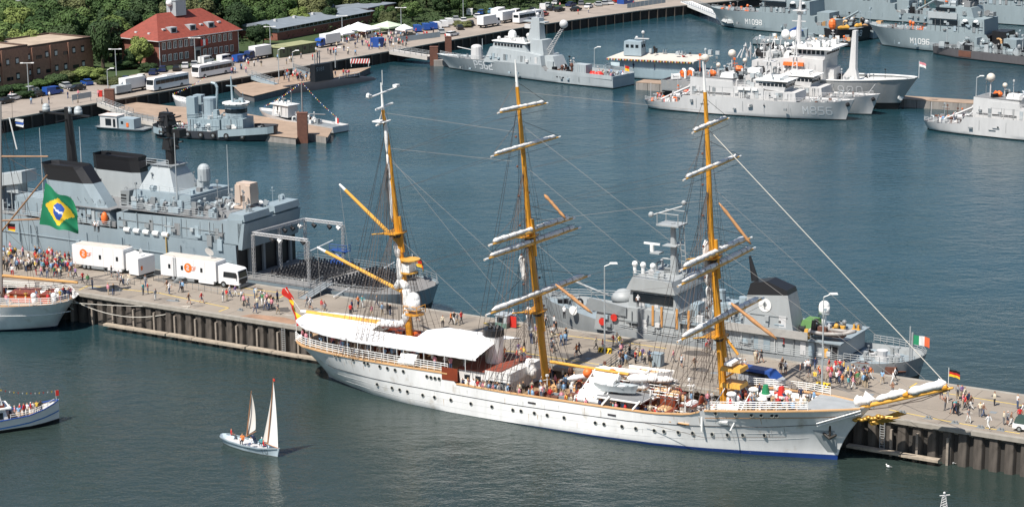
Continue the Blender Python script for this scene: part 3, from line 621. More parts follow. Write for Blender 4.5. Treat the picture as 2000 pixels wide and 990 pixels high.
# yards with furled sails
YD=[('main',975,221,1073,201,1022),('main',964,304,1099,265,1026),('main',962,475,1129,421,1036),('main',957,502,1143,439,1039),('main',965,606,1166,529,1048),
    ('fore',1347,258,1419,229,1380),('fore',1339,347,1451,300,1386),('fore',1333,523,1473,458,1394),('fore',1335,550,1484,476,1396),('fore',1339,655,1505,571,1404)]
for i,(nm,ax,ay,bx,by,cx) in enumerate(YD):
    cy=ay+(by-ay)*(cx-ax)/(bx-ax);x,z=B.X(cx,cy,.0)
    g0=B.G(ax,ay,z);g1=B.G(bx,by,z);dx,dy=g1[0]-g0[0],g1[1]-g0[1];hl=math.hypot(dx,dy)/2;l2=2*hl;dx/=l2;dy/=l2
    xm=mx(nm,z)+.55
    a=Vector((xm-dx*hl,-dy*hl,z));b=Vector((xm+dx*hl,dy*hl,z));R_=.23 if z<25 else .17
    yd=build(M().tube(a,a.lerp(b,.5),R_*.5,R_,8).tube(a.lerp(b,.5),b,R_,R_*.5,8),'yard',YELLOWO,bq)
    [build(M().tube(e0,e0.lerp(e1,.035),R_*.62,n=8),'yard_tip',WHITE,yd) for e0,e1 in ((a,b),(b,a))]
    up=Vector((-.12,0,R_*1.25));sa,sb=a.lerp(b,.06)+up,b.lerp(a,.06)+up
    build(M().lump(sa,sb,R_*1.38,30,i,8),'furled_sail',SAILW,yd,smooth=True)
    mb=M();kk=int(hl*1.25)
    for j in range(1,kk): p=sa.lerp(sb,j/kk);mb.tube(p-Vector((dx,dy,0))*.03,p+Vector((dx,dy,0))*.025,R_*1.42,n=9)
    build(mb,'gasket',mat('gasket_rope',(.30,.27,.25),.8,var=0),yd,kind='stuff')
    mb=M()
    for e in (a,b): mb.tube(e,(mx(nm,z+4)-.1,0,z+3.2),.03,n=3);
    mb.tube(a-Vector((0,0,.8)),b-Vector((0,0,.8)),.025,n=3)
    build(mb,'footrope_and_lift',ROPE,yd)
    for e in (a,b): build(M().tube(e,(B.X(640 if nm=='main' else 1060,600,0)[0] if False else (11.0 if nm=='main' else 30.5),0.3*(1 if e.y>0 else -1),max(8,z-7)),.014,n=3),'brace',ROPE,yd)
# mizzen gaffs and spanker boom
def pl(px,py,y=0): return B.P3(px,py,y)
for k,(a,b,lab) in enumerate(((( 663,360),(776,471),'upper'),((620,483),(785,569),'lower'))):
    p,q=pl(*a),pl(*b);o=build(M().tube(p.lerp(q,.1),q,.2,.27,8),'gaff',YELLOWO,bq);build(M().tube(p,p.lerp(q,.1),.14,.19,8),'gaff_tip',WHITE,o)
p,q=pl(588,608),pl(775,634);o=build(M().tube(p.lerp(q,.06),q,.27,.32,8),'boom',YELLOWO,bq);build(M().tube(p,p.lerp(q,.06),.2,.27,8),'boom_tip',WHITE,o)
for pts,r in (([(757,238),(760,300),(765,350),(770,430)],.22),([(776,475),(782,500),(786,545),(778,560)],.42),([(786,548),(797,560),(799,600),(795,630),(775,636),(745,632)],.50),):
    P=[pl(*a,-.3)+Vector((-.3,0,0)) for a in pts]
    mb=M()
    for i in range(len(P)-1): mb.lump(P[i],P[i+1]+(P[i+1]-P[i]).normalized()*.3,r,6,i+int(r*100),7)
    build(mb,'furled_spanker',SAILW,bq,smooth=True)
# furled staysails in tan covers
for k,(a,b,w0) in enumerate((((1063,380),(1105,427),.21),((1085,555),(1157,612),.22),((1404,396),(1467,477),.21),((1428,592),(1517,662),.27))):
    p,q=pl(*a),pl(*b);mb=M();mb.lump(p,q,w0,9,k+5,7);build(mb,'covered_staysail',SALMON,bq,smooth=True)
for a,b,r in (((1026,500),(1034,550),.45),((1040,600),(1046,650),.5),((1387,470),(1392,560),.5),((1392,560),(1396,600),.4),((1128,615),(1135,600),.1)):
    build(M().lump(pl(*a)+Vector((-.6,0,0)),pl(*b)+Vector((-.6,0,0)),r,8,9,7),'bundled_sail',SAILW,bq,smooth=True)
# long yellow boom amidships and white boat cover
p,q=pl(1075,706),pl(1228,731);build(M().tube(p,q,.2,.18,8),'derrick_boom',YELLOWO,bq)
build(M().lump(pl(1030,700),pl(1044,738),.6,6,2,8),'bundled_sail',SAILW,bq,smooth=True)
build(M().lump((36,-1.5,5.2),(40,1.0,6.0),.35,8,2,7).lump((44,-1,6.3),(47.5,.4,6.3),.5,8,4,7).lump((38,2,6),(45,2.4,6.2),.4,12,7,7),'spare_sails',SAILW,bq,smooth=True)
# bowsprit with furled jibs
p,q=pl(1668,797),pl(1862,757);o=build(M().tube(p,p.lerp(q,.75),.28,.2,10).tube(p.lerp(q,.75),q,.24,.12,10),'bowsprit',YELLOWO,bq)
for k,(a,b,r) in enumerate((((1668,789),(1702,786),.62),((1710,785),(1770,770),.46),((1774,771),(1848,753),.50),)):
    build(M().lump(pl(*a)+Vector((0,0,.3)),pl(*b)+Vector((0,0,.35)),r,9,k,7),'furled_jib',SAILW,bq,smooth=True)
for (a,b,c) in (((1682,790),(1690,762),(1708,779)),((1744,772),(1757,758),(1770,768)),((1828,757),(1833,738),(1850,753))):
    A,Bq,Cq=pl(*a),pl(*b),pl(*c);d=Vector((0,.25,0));build(M().add([A-d,Bq,Cq-d,A+d,Cq+d],[(0,1,2),(3,4,1),(0,3,1),(2,1,4),(0,2,4,3)]),'jib_head',SAILW,bq)
build(M().path([pl(1735,792),pl(1800,782),pl(1856,760)],.05,5).path([pl(1690,800),pl(1735,795),pl(1850,763)],.06,5),'bobstay',ROPE,bq)
for px in (1770,1846): p=pl(px,770 if px==1770 else 756);build(M().tube(p-Vector((.3,0,.08)),p+Vector((.3,0,.08)),.36,n=10),'bowsprit_band',OCHRE,bq)
# stays
tipb=pl(1856,758)
STAYM=mat('stay_wire',(.22,.21,.20),.6,var=0)
def stay(a,b,r=.02,m_=None): build(M().tube(a,b,min(r,.022) if m_ is None else r,n=4),'stay',m_ or STAYM,bq)
stay((mx('fore',40)+.2,0,37.5),tipb,.055,ROPEL);stay((mx('fore',33),0,31),pl(1830,762),.05);stay((mx('fore',25),0,24),pl(1790,768),.05);stay((mx('fore',20),0,20),pl(1760,771),.045);stay((mx('fore',13),0,13),pl(1700,785),.05)
for z,z2 in ((36,20),(31,14),(22,5),(13,5)): stay((mx('main',z),0,z),(55.2,0,z2),.045)
for z,z2 in ((30.5,9),(30,15),(20,5.5)): stay((mx('mizzen',z),0,z),(31,0,z2),.045)
stay((mx('mizzen',36),0,36),(28.8,0,35),.03);stay((mx('mizzen',31.5),0,31.5),(28.8,-2,31.8),.03)
stay((mx('main',40),0,40),(53.7,0,39.5),.03);stay((mx('main',24),0,24),(54,0,29),.03)
stay(pl(663,360),(8,-5.2,5.5),.035);stay(pl(620,483),(2,-5,5.5),.035)
for nm,x0,z0,y0 in (('mizzen',11.5,5.1,5.9),('main',31.5,3.9,6.1),('fore',55.6,5.0,6.0)):
    sp=[(20.6,1.2),(30.5,.4)] if nm=='mizzen' else [(12.8,1.6),(22.2,1.1)]
    shroud(bq,x0,z0,y0,mx(nm,sp[0][0]),sp[0][0],sp[0][1],6,.95,True)
    shroud(bq,mx(nm,sp[0][0])-.4,sp[0][0],sp[0][1],mx(nm,sp[1][0]),sp[1][0],.35,4,.3,nm!='mizzen')
    for zz,dx in ((39 if nm!='mizzen' else 34,7.0),(31,6.0),(22.5,5)):
        for sg in (-1,1): build(M().tube((mx(nm,zz),0,zz),(x0-dx,sg*y0,z0),.03,n=3,cap=False).tube((mx(nm,zz),0,zz),(x0-dx+.9,sg*y0,z0),.03,n=3,cap=False),'backstay',ROPE,bq)
# dark/light pieces of standing gear on the hull side
# accommodation gear hanging on the quarter
# mooring lines and gangway are things of their own
def rope(name,label,pts,sag,r,m_=ROPEL,group=None):
    p,q=Vector(pts[0]),Vector(pts[1]);n=14;P=[p.lerp(q,i/n)-Vector((0,0,sag*4*(i/n)*(1-i/n))) for i in range(n+1)]
    o=build(M().path(P,r,5),name,m_);tag(o,label,'rope',group);return o

gear(bq,31,37.5,-4.2,4.2,2.75,16,5,[RUST,MGREY,WHITE,MAHOG,CAPR],1.0);gear(bq,38.5,53,-1.5,1.5,4.2,12,6,[WHITE,CAPR,MGREY,RUST],.7);gear(bq,53,56,-4.5,4.5,2.75,10,7,[RUST,MGREY,WHITE],1.0);gear(bq,38,53,2.2,5,2.75,18,8,[RUST,WHITE,MAHOG,MGREY],1.1);gear(bq,57,69,-2.4,2.4,5.3,14,9,[WHITE,MGREY,DGREY],.7)
sidefit(bq,22.8,29.2,-4.2,2.9,5.2,6,3,[MGREY,WHITE,CAPR])
for k in range(14):   # belaying racks along the bulwark
    x=24+k*2.3;build(M().box(x-.7,x+.7,-5.75,-5.6,3.3,3.4),'pin_rail',CAPR,bq)
for x in (36.6,43.5,50.5): build(M().lump((x,-5.5,3.2),(x+.9,-5.5,3.3),.3,4,int(x),6),'coiled_line',ROPEL,bq)
for x,z in ((33,2.9),(44,3.0),(53,3.1)): cube(bq,'freeing_port',mat('hull_line_dark',(.03,.03,.04)),x,x+1.1,-hull.half(x,z)-.04,-hull.half(x,z)+.02,z,z+.22)
build(M().path([(49,-6.3,2.9),(57,-6.35,2.3),(66,-3.6,3.0)],.03,4),'hanging_line',ROPE,bq)

# slab joints, stains and patches on the pier deck
jm=mat('joint_dark',(.12,.105,.09),.9,var=0);x=-40
while x<150: link('slab_joint',shared('slab_joint',lambda:M().box(0,.06,.65,PW-.65,4.499,4.505),jm),pier,(x,0,0));x+=6.1
for y in (5.6,10.9): build(M().box(-45,160,y,y+.05,4.499,4.5055),'slab_joint',jm,pier)
sr=random.Random(8);SM=[mat('oil_stain',(.10,.09,.08),.6,var=.3,sc=2),mat('pale_patch',(.34,.31,.27),.85,var=.2,sc=1),mat('tar_patch',(.15,.135,.12),.8,var=.2,sc=2)]
for k in range(46):
    x=sr.uniform(-30,150);y=sr.uniform(1.2,15.4);r0=sr.uniform(.3,1.5);pts=[(x+r0*sr.uniform(.5,1.3)*1.6*math.cos(i*.785),y+r0*sr.uniform(.5,1.2)*math.sin(i*.785)) for i in range(8)]
    build(M().poly(pts,4.49,4.5065+.0004*k/46),'deck_patch',SM[k%3],pier)
for px,py in ((1150,700),(1395,728),(700,640),(1010,700),(1700,770),(1940,805),(620,604),(1230,690)):
    x,y=PF.G(px,py,4.5);link('drain_cover',shared('drain',lambda:M().box(-.4,.4,-.4,.4,4.5,4.52),MGREY),pier,(x,y,0))
# running rigging
for nm in ('mizzen','main','fore'):
    mb=M();rr_=random.Random(len(nm))
    for k in range(18):
        z=rr_.choice([13,20,23,27,31,36]);s_=rr_.choice([-1,1]);mb.tube((mx(nm,z)+rr_.uniform(-.1,.5),s_*rr_.uniform(.1,2.4 if z<30 else .8),z),(mx(nm,4)+rr_.uniform(-3,3.2),s_*rr_.uniform(3,5.9),4 if nm!='mizzen' else 6),.018,n=3,cap=False)
    build(mb,'running_rigging',ROPE,bq,kind='stuff')
for nm,x0,z0,y0 in (('mizzen',14.0,5.1,5.9),('main',34.2,3.9,6.0),('fore',58.4,5.2,5.6)): shroud(bq,x0-5.2,z0,y0,mx(nm,30),30,.4,3,.9,False)
for y in (-2.2,2.2):
    for k in range(7): 
        for nm in ('main','fore'): z=14+k*3.6;build(M().sph((mx(nm,z)-.3,y*(1-k/9),z-1),.16,6,4),'rigging_block',RUST,bq)

SE=mat('plate_seam_pale',(.66,.66,.65),.4,var=0)
for dz in (.9,1.75): hull.edge(bq,SE,2,68,lambda x:max(.25,lz(max(LP[0][0],min(x,LP[-1][0])))-dz),wd=-.01,th=.035,n=50,name='plate_seam',side=(-1,),out=.015)
ST=[mat('rust_weep',(.60,.50,.40),.6,var=.2,sc=4),mat('grey_weep',(.60,.60,.58),.5,var=.15,sc=4)];wr=random.Random(12)
for k in range(44):
    x=wr.uniform(3,69);z=wr.choice([lz(max(LP[0][0],min(x,LP[-1][0])))-wr.uniform(.1,1.2),hull.top(min(x,68))-.35-wr.uniform(0,.8)]);l=wr.uniform(.35,1.1);w_=wr.uniform(.03,.09)
    if z-l<.3: continue
    build(M().add([(x-w_,hull.face(x,z)-.012,z),(x+w_,hull.face(x,z)-.012,z),(x+w_*.3,hull.face(x,z-l)-.012,z-l),(x-w_*.3,hull.face(x,z-l)-.012,z-l)],[(0,3,2,1)]),'weep_stain',ST[k%2],bq)
# ================= GREY DESTROYER BEHIND THE PIER =================
DF=PF.sub(0,24.6)   # centre line; near side y=-7
ds=thing('warship','blue-grey warship with two black-topped funnels and a flight deck full of chairs','warship',DF)
dh=Hull([(-75,-3,6.5,7.2,9.9),(-40,0,6.8,7.2,9.8),(-10,0,6.8,7.2,9.8),(15.6,0,6.7,7.15,9.7)],zk=-1.5,p=1)
dh.make(ds,[NGREYD,BLACK],boot=lambda x:.5)
dh.deck(ds,DGREY,8.75,-74,15.6,name='main_deck',n=6)
for s_ in(-1,1): rail(ds,[(x,s_*7.0,9.75) for x in (-70,-45,-20,-9)],.9,3,.035,NGREYL)
da=Hull([(15.6,0,6.6,7.15,4.75),(30,0,6.0,7.1,4.75),(36,0,5.4,6.9,4.85),(40.4,0,4.4,6.2,5.0),(42.6,.6,3.2,5.0,5.1),(43.6,1.0,1.9,3.4,5.15),(44.0,1.2,.5,1.3,5.2)],zk=-1.5,p=1.0)
da.make(ds,[NGREYD,BLACK],boot=lambda x:2.6 if x>26 else 1.0,name='stern_hull')  # black band raised aft paints in the shadow under the stern overhang
da.deck(ds,mat('flight_deck_grey',(.20,.195,.19),.85,var=.15,sc=.5),4.78,15.6,44.9,name='flight_deck')
rail(ds,da.rail_pts(16.2,44.6,22,4.8,-1,.02),1.1,3,.035,MGREY);rail(ds,da.rail_pts(16.2,44.6,22,4.8,1,.02),1.1,3,.035,MGREY)
build(M().box(15.7,15.9,-7,7,4.78,9.4),'hangar_opening_shade',BLACK,ds)  # black sheet painted as the shade inside the open hangar
def dprof(name,m_,pts,y0,y1,k=0): return build(M().prof(DF,pts,y0,y1,k),name,m_,ds)
# upper works (side outlines with their real depth)
build(M().prism([(-7.6,9.7),(15.9,9.7),(16.9,13.6),(12,13.0),(-7.6,12.3)],-6.9,6.9,0),'hangar_block',NGREYD,ds)
build(M().prism([(-30,9.7),(-9.5,9.7),(-10.5,12.2),(-30,12.6)],-5.6,5.6,.02),'superstructure',NGREYD,ds)
build(M().prism([(-75,9.7),(-38,9.7),(-38,12.3),(-75,12.3)],-5.4,5.4,.02),'superstructure',NGREYD,ds)
build(M().box(-74,-38,-5.5,5.5,12.3,12.4),'upper_deck',DGREY,ds)
build(M().prism([(-7.0,12.2),(5.4,12.2),(5.0,15.6),(-6.2,15.5)],-4.6,5.5,.10),'operations_house',NGREYD,ds)
build(M().box(-7.3,12.5,-6.8,6.8,13.0,13.08),'upper_deck',DGREY,ds)
build(M().box(13.9,17.2,-6.8,-.6,13.3,14.3,.5,.1,.2,.1),'roof_launcher',NGREYD,ds);build(M().box(13.9,17.2,.6,6.8,13.3,14.3,.5,.1,.2,.1),'roof_launcher',NGREYD,ds)
build(M().box(10.5,13.2,-5,5,13.1,13.9,.2,.3),'roof_plinth',DGREY,ds)
build(M().box(15.92,16.6,-6.9,6.9,9.0,13.0,0,0,-.6,0),'hangar_header',NGREYD,ds)
for y in (-4.6,-1.2,2.4,5.4): build(M().box(15.95,16.3,y-.25,y+.25,4.8,9.0),'hangar_post',MGREY,ds)
def funnel(x0,x1,y0,y1,zb,zt,zm,lean,mlow):
    f=lambda z:lean*(z-zb)/(zt-zb)
    w_=(y1-y0)/2;yc=(y0+y1)/2
    def ringf(z,k):
        a=[];X0=x0-f(z)*.35+k*.0;X1=x1-f(z)
        for (u,v) in ((0,-.6),(.12,-1),(.85,-1),(1,-.6),(1,.6),(.85,1),(.12,1),(0,.6)): a.append((X0+(X1-X0)*u,yc+v*w_*k,z))
        return a
    build(M().rings([ringf(zb,1),ringf(zm,.93)]),'funnel',mlow,ds)
    build(M().rings([ringf(zm+.01,.95),ringf(zt-.6,.97),ringf(zt,1.02)],cap=False).add([tuple(p) for p in ringf(zt-.5,.9)],[tuple(range(8))]),'funnel_cap',BLACK,ds)
funnel(-22.6,-10.8,-5.8,-2.2,12.2,18.4,15.9,5.0,NGREYD)
funnel(-20.5,-10.4,2.3,5.6,10,18.9,16.5,1.0,NGREYL)
build(M().prism([(-11.6,16.9),(-9.4,17.9),(-9.4,18.5),(-11.6,18.3)],3,5),'funnel_duct',BLACK,ds)
x,z=DF.X(140,315,0)
build(M().tube((x+.4,0,12),(x-.2,0,26.5),1.0,.55,8).box(x-6.2,x+4.4,-.15,.15,25.2,25.5).tube((x,-3,24.6),(x,3,24.6),.12,n=5),'main_mast',BLACK,ds)
for dx_,r_ in ((-4.6,.62),(2.2,.66),(.3,.4)): build(M().cyl(x+dx_-.2,0,25.5,26.2,r_,n=12).sph((x+dx_-.2,0,26.2),r_,12,6),'radome',NGREYL,ds,smooth=True)
x,z=DF.X(335,330,0)
mb=M().cyl(x,0,19,21.5,.8,n=8).box(x-1.0,x+1.0,-.9,.9,21.5,23.2,.2,.2).tube((x,0,23.5),(x-.2,0,26.2),.5,n=7).box(x-1.2,x+.6,-1.1,1.1,25.2,26.9,.3,.3)
for k in range(26): g2=random.Random(k);a=g2.uniform(0,6.28);mb.tube((x,0,22+k*.2),(x+math.cos(a)*g2.uniform(1,2.3),math.sin(a)*2,22+k*.2+g2.uniform(-.4,.7)),.12,n=4)
build(mb,'fore_mast_black',BLACK,ds);build(M().box(x+1.2,x+2.6,-.8,.8,23.6,24.8),'mast_radar_box',BLACK,ds);build(M().box(x-1.8,x+.6,-.5,.6,26.2,27.2,.3),'aerial_cage',BLACK,ds)
x,z=DF.X(398,375,1);build(M().cyl(x,1,14.8,16.2,1.1,.8,8).box(x-.6,x+.6,.2,1.8,16,17.2).cyl(x+.2,1,17.0,18.6,1.0,n=12).sph((x+.2,1,18.6),1.0,12,7),'fire_control_dome',NGREYL,ds,smooth=False)
TAN=mat('launcher_tan',(.50,.40,.33),.6,var=.08)
x,z=DF.X(482,418,-1);build(M().box(x-1.6,x+1.7,-2.2,.2,14.0,14.3).cyl(x,-1,14.3,15,.9,n=10).box(x-1.4,x-.3,-2,0,14.8,17.6,.1).box(x+.5,x+1.6,-2,0,14.8,17.6,.1).box(x-1.3,x+1.6,-1.9,.1,16.0,17.9,.15,.1),'missile_launcher',TAN,ds)
x,z=DF.X(30,375,-3);build(M().prism([(x-7,12.6),(x+2.6,14.3),(x+2.6,16.2),(x-7,14.4)],-4,-.6).box(x-1.5,x+1,-3.4,-1.2,12.4,14),'missile_box',NGREYL,ds)
for k in range(5):
    x,_=DF.X(248+k*18.5,438,-7.2);link('liferaft_canister',shared('raft_d',lambda:M().tube((-.55,0,0),(.55,0,0),.38,n=10),WHITE),ds,(x,-7.15,9.9))
    if k<4: build(M().tube((x,-6.93,8.6),(x,-6.99,8.6),.62,n=12),'round_port',BLACK,ds)
x,_=DF.X(355,470,-7.1);build(M().tube((x-2.9,-7.3,5),(x-2.9,-7.3,10),.12,n=5).tube((x-3.4,-7.3,9.9),(x-2.4,-7.3,9.9),.1,n=5),'boarding_ladder',mat('tan_pole',(.42,.30,.12),.6),ds)
x,_=DF.X(208,430,-5.7);build(M().sph((x,-6.1,10.9),.55,10,8,sz=1.9),'covered_float',ORANGE,ds,smooth=True)
for i,(px,py,y,s_) in enumerate([(300,395,-4.6,1),(318,400,-4.65,1),(352,402,-4.6,1),(380,405,-4.6,1),(285,398,-4.65,1),(265,400,-4.6,1),(410,470,-7.1,1),(430,478,-7.1,1),(120,398,-5.4,1),(150,400,-5.4,1),(175,410,-5.4,1)]):
    x,z=DF.X(px,py,y-.1);cube(ds,'hatch_door' if i%2 else 'side_locker',NGREY if i%3 else MGREY,x-.45,x+.45,y-.28,y+.1,z-.9,z+.8)
clutter(ds,-36,-26,-5,5,9.75,12,[NGREY,NGREYD,MGREY],g,1.8);clutter(ds,-6,12,-6.4,-5,13.1,10,[NGREY,NGREYD,MGREY],g,1.2);clutter(ds,5,12,-3,5,13.1,10,[NGREY,DGREY,NGREYD],g,1.3)
clutter(ds,-25,-9,-6.5,-6,9.75,8,[MGREY,DGREY],g,.9);clutter(ds,-60,-40,-5,5,12.4,26,[NGREYL,NGREYD,MGREY],g,2)
rail(ds,[(-7,-6.8,13.1),(12,-6.8,13.1)],1,3,.03,NGREYL);rail(ds,[(-30,-5.4,12.3),(-12,-5.4,12.3)],1,3,.03,NGREYL)
for px,py0,py1,y in ((77,250,380,-4),(155,248,320,0),(340,260,392,-4.6),(443,283,372,3),(545,380,405,4)):
    x,z1=DF.X(px,py0,y);_,z0=DF.X(px,py1,y);build(M().tube((x,y,z0-.5),(x,y,z1),.11,.05,5),'whip_aerial',NGREYL,ds)
for k in range(6): x=42+k*.75; build(M().box(30.4+k*.9,31+k*.9,-7.14,-7.11,3.5,3.9),'hull_mark',BLACK,ds)
build(M().prism([(-6.2,15.4),(1.0,15.4),(-.9,19.0),(-4.2,19.2)],-3.2,3.2,.36),'mast_tower',NGREYL,ds);build(M().box(-4.6,-.4,-2,2,19.1,19.25),'tower_platform',MGREY,ds)
MT=[MGREY,NGREY,DGREY,NGREYL]
sidefit(ds,-34,-10,-5.62,9.8,12.0,16,1,MT);sidefit(ds,-7.4,13.5,-6.92,9.9,12.7,26,2,MT);sidefit(ds,-6.3,4.6,-4.62,12.4,15.0,16,4,MT);sidefit(ds,-70,-39,-5.42,9.8,12.2,14,5,MT);sidefit(ds,-34,15,-7.22,5.6,8.6,14,6,[NGREY,MGREY,NGREYD],doors=False,seams=6)
gear(ds,-34,-24,-5,5,9.75,14,1,MT,1.5);gear(ds,-24,-9,-6.6,-5.9,9.75,8,2,MT,1);gear(ds,-6,12,-6.5,-4.9,13.1,18,3,MT,1.1);gear(ds,4.8,13,-4,5.5,13.1,22,4,MT+[WHITE],1.3);gear(ds,-5.6,4.6,-3.8,4.6,15.5,16,5,MT,.9);gear(ds,-60,-36,-5,5,12.4,34,6,MT,1.8);gear(ds,-22,-12,-5.4,5,12.4,10,7,MT,1.3);gear(ds,14,17,-6,6,14.3,8,8,MT,.8)
build(M().box(-24,-9.6,-5.9,5.9,12.2,12.35),'funnel_deck',DGREY,ds);build(M().prism([(-8.6,9.7),(-7.6,9.7),(-6.8,15.4),(-8.6,15.2)],-4.6,4),'louvre_block',MGREY,ds)
for k in range(12): cube(ds,'louvre_slat',BLACK,-8.64,-8.6,-4.3,3.8,10+k*.42,10.15+k*.42)
for k in range(10): cube(ds,'louvre_slat',BLACK,-8.55,-7.5,-4.66,-4.6,10+k*.5,10.2+k*.5)
build(M().tube((-14.2,3.0,13.2),(-14.2,3.0,13.1),.1,n=4).tube((-13.4,2.25,12.8),(-13.4,2.18,12.8),.75,n=14),'round_fan',BLACK,ds)
for k in range(8): build(M().tube((-22+k*1.5,-5.95,13.2),(-22+k*1.5,-6.4,13.9),.05,n=4),'handrail_strut',NGREYL,ds)
rail(ds,[(-6,-4.3,15.6),(-1,-4.3,15.6),(5,-4.3,15.6)],1,3,.03,NGREYL);rail(ds,[(-5.2,-2.2,19.1),(-.8,-2.2,19.1)],1.1,3,.04,NGREYL);rail(ds,[(5.2,-6.4,14.2),(5.4,6,14.2)],1,3,.03,NGREYL)
# chairs in rows on the flight deck
def chair_mesh():
    m=M().box(-.22,.22,-.22,.22,.42,.47).box(.18,.23,-.21,.21,.5,.92)
    for a in(-.19,.19):
        for b in(-.19,.19): m.box(a-.02,a+.02,b-.02,b+.02,0,.42)
    return m
CHM=mat('chair_black',(.065,.065,.07),.3,var=0);ch0=None;ci=0
ROWL=['front','second','third','fourth','fifth','sixth','seventh','eighth','ninth','tenth','eleventh','twelfth']
for blk,(xa,nr,ya,nc,bn) in enumerate(((19.6,9,-4.0,9,'inboard block'),(19.6,9,2.9,5,'far block'),(31.0,8,-4.4,8,'near block'),(31.4,8,1.9,6,'aft block'))):
    for r_ in range(nr):
        for c_ in range(nc):
            x=xa+r_*1.05+.10*c_;y=ya+c_*.72 if blk in(0,2) else ya+c_*.7
            if abs(y)>da.half(min(x,43.5),4.8)-.7: continue
            if ci>=290: continue
            o=link('chair',shared('chair',chair_mesh,CHM),None,DF.world(x,y,4.79),(0,0,DF.ang+RND.uniform(-.08,.08)),(1.15,1.15,1.15))
            tag(o,'small black chair set out in rows on the warship flight deck','chair','chairs on the flight deck');ci+=1
for (a,b) in (((560,512),(650,470)),((590,548),(660,520)),((650,556),(720,528)),((652,580),(770,513))):
    p,q=DF.G(*a,4.8),DF.G(*b,4.8);build(M().tube((p[0],p[1],4.85),(q[0],q[1],4.85),.10,n=5),'deck_edge_strip',WHITE,ds)
# lighting truss over the flight deck
TRM=mat('truss_aluminium',(.50,.50,.50),.4,metal=.3)
tr=thing('lighting_truss','silver box-truss frame with hanging spotlights standing over the flight deck chairs','stage truss',DF)
def truss(name,p,q,w_=.34):
    mb=M();p=Vector(p);q=Vector(q);d=(q-p).normalized();e=d.cross(Vector((0,0,1)) if abs(d.z)<.9 else Vector((1,0,0))).normalized()*w_/2;f=d.cross(e).normalized()*w_/2
    C=[e+f,e-f,-e-f,-e+f]
    for c in C: mb.tube(p+c,q+c,.045,n=4)
    k=int((q-p).length/.55)
    for i in range(k):
        for s_ in range(4): mb.tube(p.lerp(q,i/k)+C[s_],p.lerp(q,(i+1)/k)+C[(s_+1)%4],.028,n=3,cap=False)
    build(mb,name,TRM,tr)
T1=[DF.X(493,459,-5.6),DF.X(603,468,-5.6),DF.X(671,435,6),DF.X(597,428,6)]
c4=[(17.7,-5.6),(27.8,-5.6),(25.7,6),(18.6,6)]
for (x,y) in c4+[(18.2,.2)]: truss('truss_leg',(x,y,4.8),(x,y,11.3))
for a,b in ((0,1),(0,3),(3,2)): truss('truss_beam',(*c4[a],11.45),(*c4[b],11.45))
for k,(px,py,y) in enumerate([(585,442,5),(612,440,6),(642,443,6),(660,445,6),(555,450,1),(570,446,3),(545,470,-5.5),(530,468,-5.5),(590,473,-5.5)]):
    x,z=DF.X(px,py,y);build(M().tube((x,y,11.4),(x,y,z+.3),.05,n=4).m(1).tube((x-.2,y,z+.2),(x+.35,y,z-.15),.22,.36,10),'spotlight',[BLACK,BLACK if k%3 else WHITE],tr)
# blue lift on far side
x,y=DF.G(655,490,5);o=thing('platform_lift','blue folded scissor lift behind the chairs on the flight deck','lift',DF)
build(M().box(23.2,26.6,5.6,6.8,5.1,5.6).box(23.3,26.5,5.65,6.75,7.2,7.3),'lift_base',BLUE,o);build(M().tube((23.4,6,5.5),(26.3,6,7.2),.1,n=4).tube((26.3,6,5.5),(23.4,6,7.2),.1,n=4),'scissor_arm',BLUE,o);rail(o,[(23.3,5.7,7.3),(26.5,5.7,7.3),(26.5,6.7,7.3)],.9,2,.04,BLUE)
# gangway to the pier
gw=thing('gangway','grey gangway leading from the warship flight deck down to the pier','gangway',PF)
def gang(t,a,b,za,zb,w_=1.2,m_=MGREY,nm='tread_deck'):
    ax,ay=a;bx,by=b;d=Vector((bx-ax,by-ay,0)).normalized();n=Vector((-d.y,d.x,0))*w_/2
    P=[Vector((ax,ay,za)),Vector((bx,by,zb))];up=Vector((0,0,.12))
    build(M().add([P[0]+n,P[0]-n,P[1]-n,P[1]+n,P[0]+n+up,P[0]-n+up,P[1]-n+up,P[1]+n+up],[(0,1,2,3),(4,7,6,5),(0,4,5,1),(1,5,6,2),(2,6,7,3),(3,7,4,0)]),nm,m_,t)
    for s_ in(-1,1): rail(t,[P[0].lerp(P[1],i/4)+n*s_+up for i in range(5)],1,3,.04,m_,'handrail')
a=PF.G(592,585,4.5);b=PF.G(640,556,5.4)
gang(gw,a,b,4.52,5.5,1.7)
# Irish-like grey patrol ship behind the pier, stern to the right
IF=PF.sub(0,22.9)     # centre; near side y=-5.2
IPG=mat('patrol_ship_grey',(.33,.35,.355),.5,streak=.12,sc=.5,dirt=((.24,.25,.25),.5,.64))
ip=thing('patrol_ship','pale grey patrol ship with black-capped funnel lying behind the pier','patrol ship',IF)
ih=Hull([(66.5,-1.5,.1,.5,7.6),(69,-1.0,1.2,2.6,6.9),(74,-.4,2.8,4.2,6.2),(80,0,4.4,5.1,5.4),(84,0,5,5.2,5.0),(100,0,5.2,5.2,4.7),(109,0,5,5.2,4.9),(114.8,0,4,4.9,5.1),(117.6,.6,2.8,4.1,5.4),(118.9,1.1,1.6,2.9,5.7),(119.4,1.3,.3,1.0,5.8)],zk=-1.2,p=1)
ih.make(ip,[IPG,BLACK],boot=lambda x:.5 if x<112 else 3.2)
DBL=mat('deck_blue_grey',(.25,.30,.33),.7,var=.15)
ih.deck(ip,DBL,lambda x:ih.top(min(x,119))-.9 if x<80 else 4.3,65,120.4,name='weather_deck',n=24)
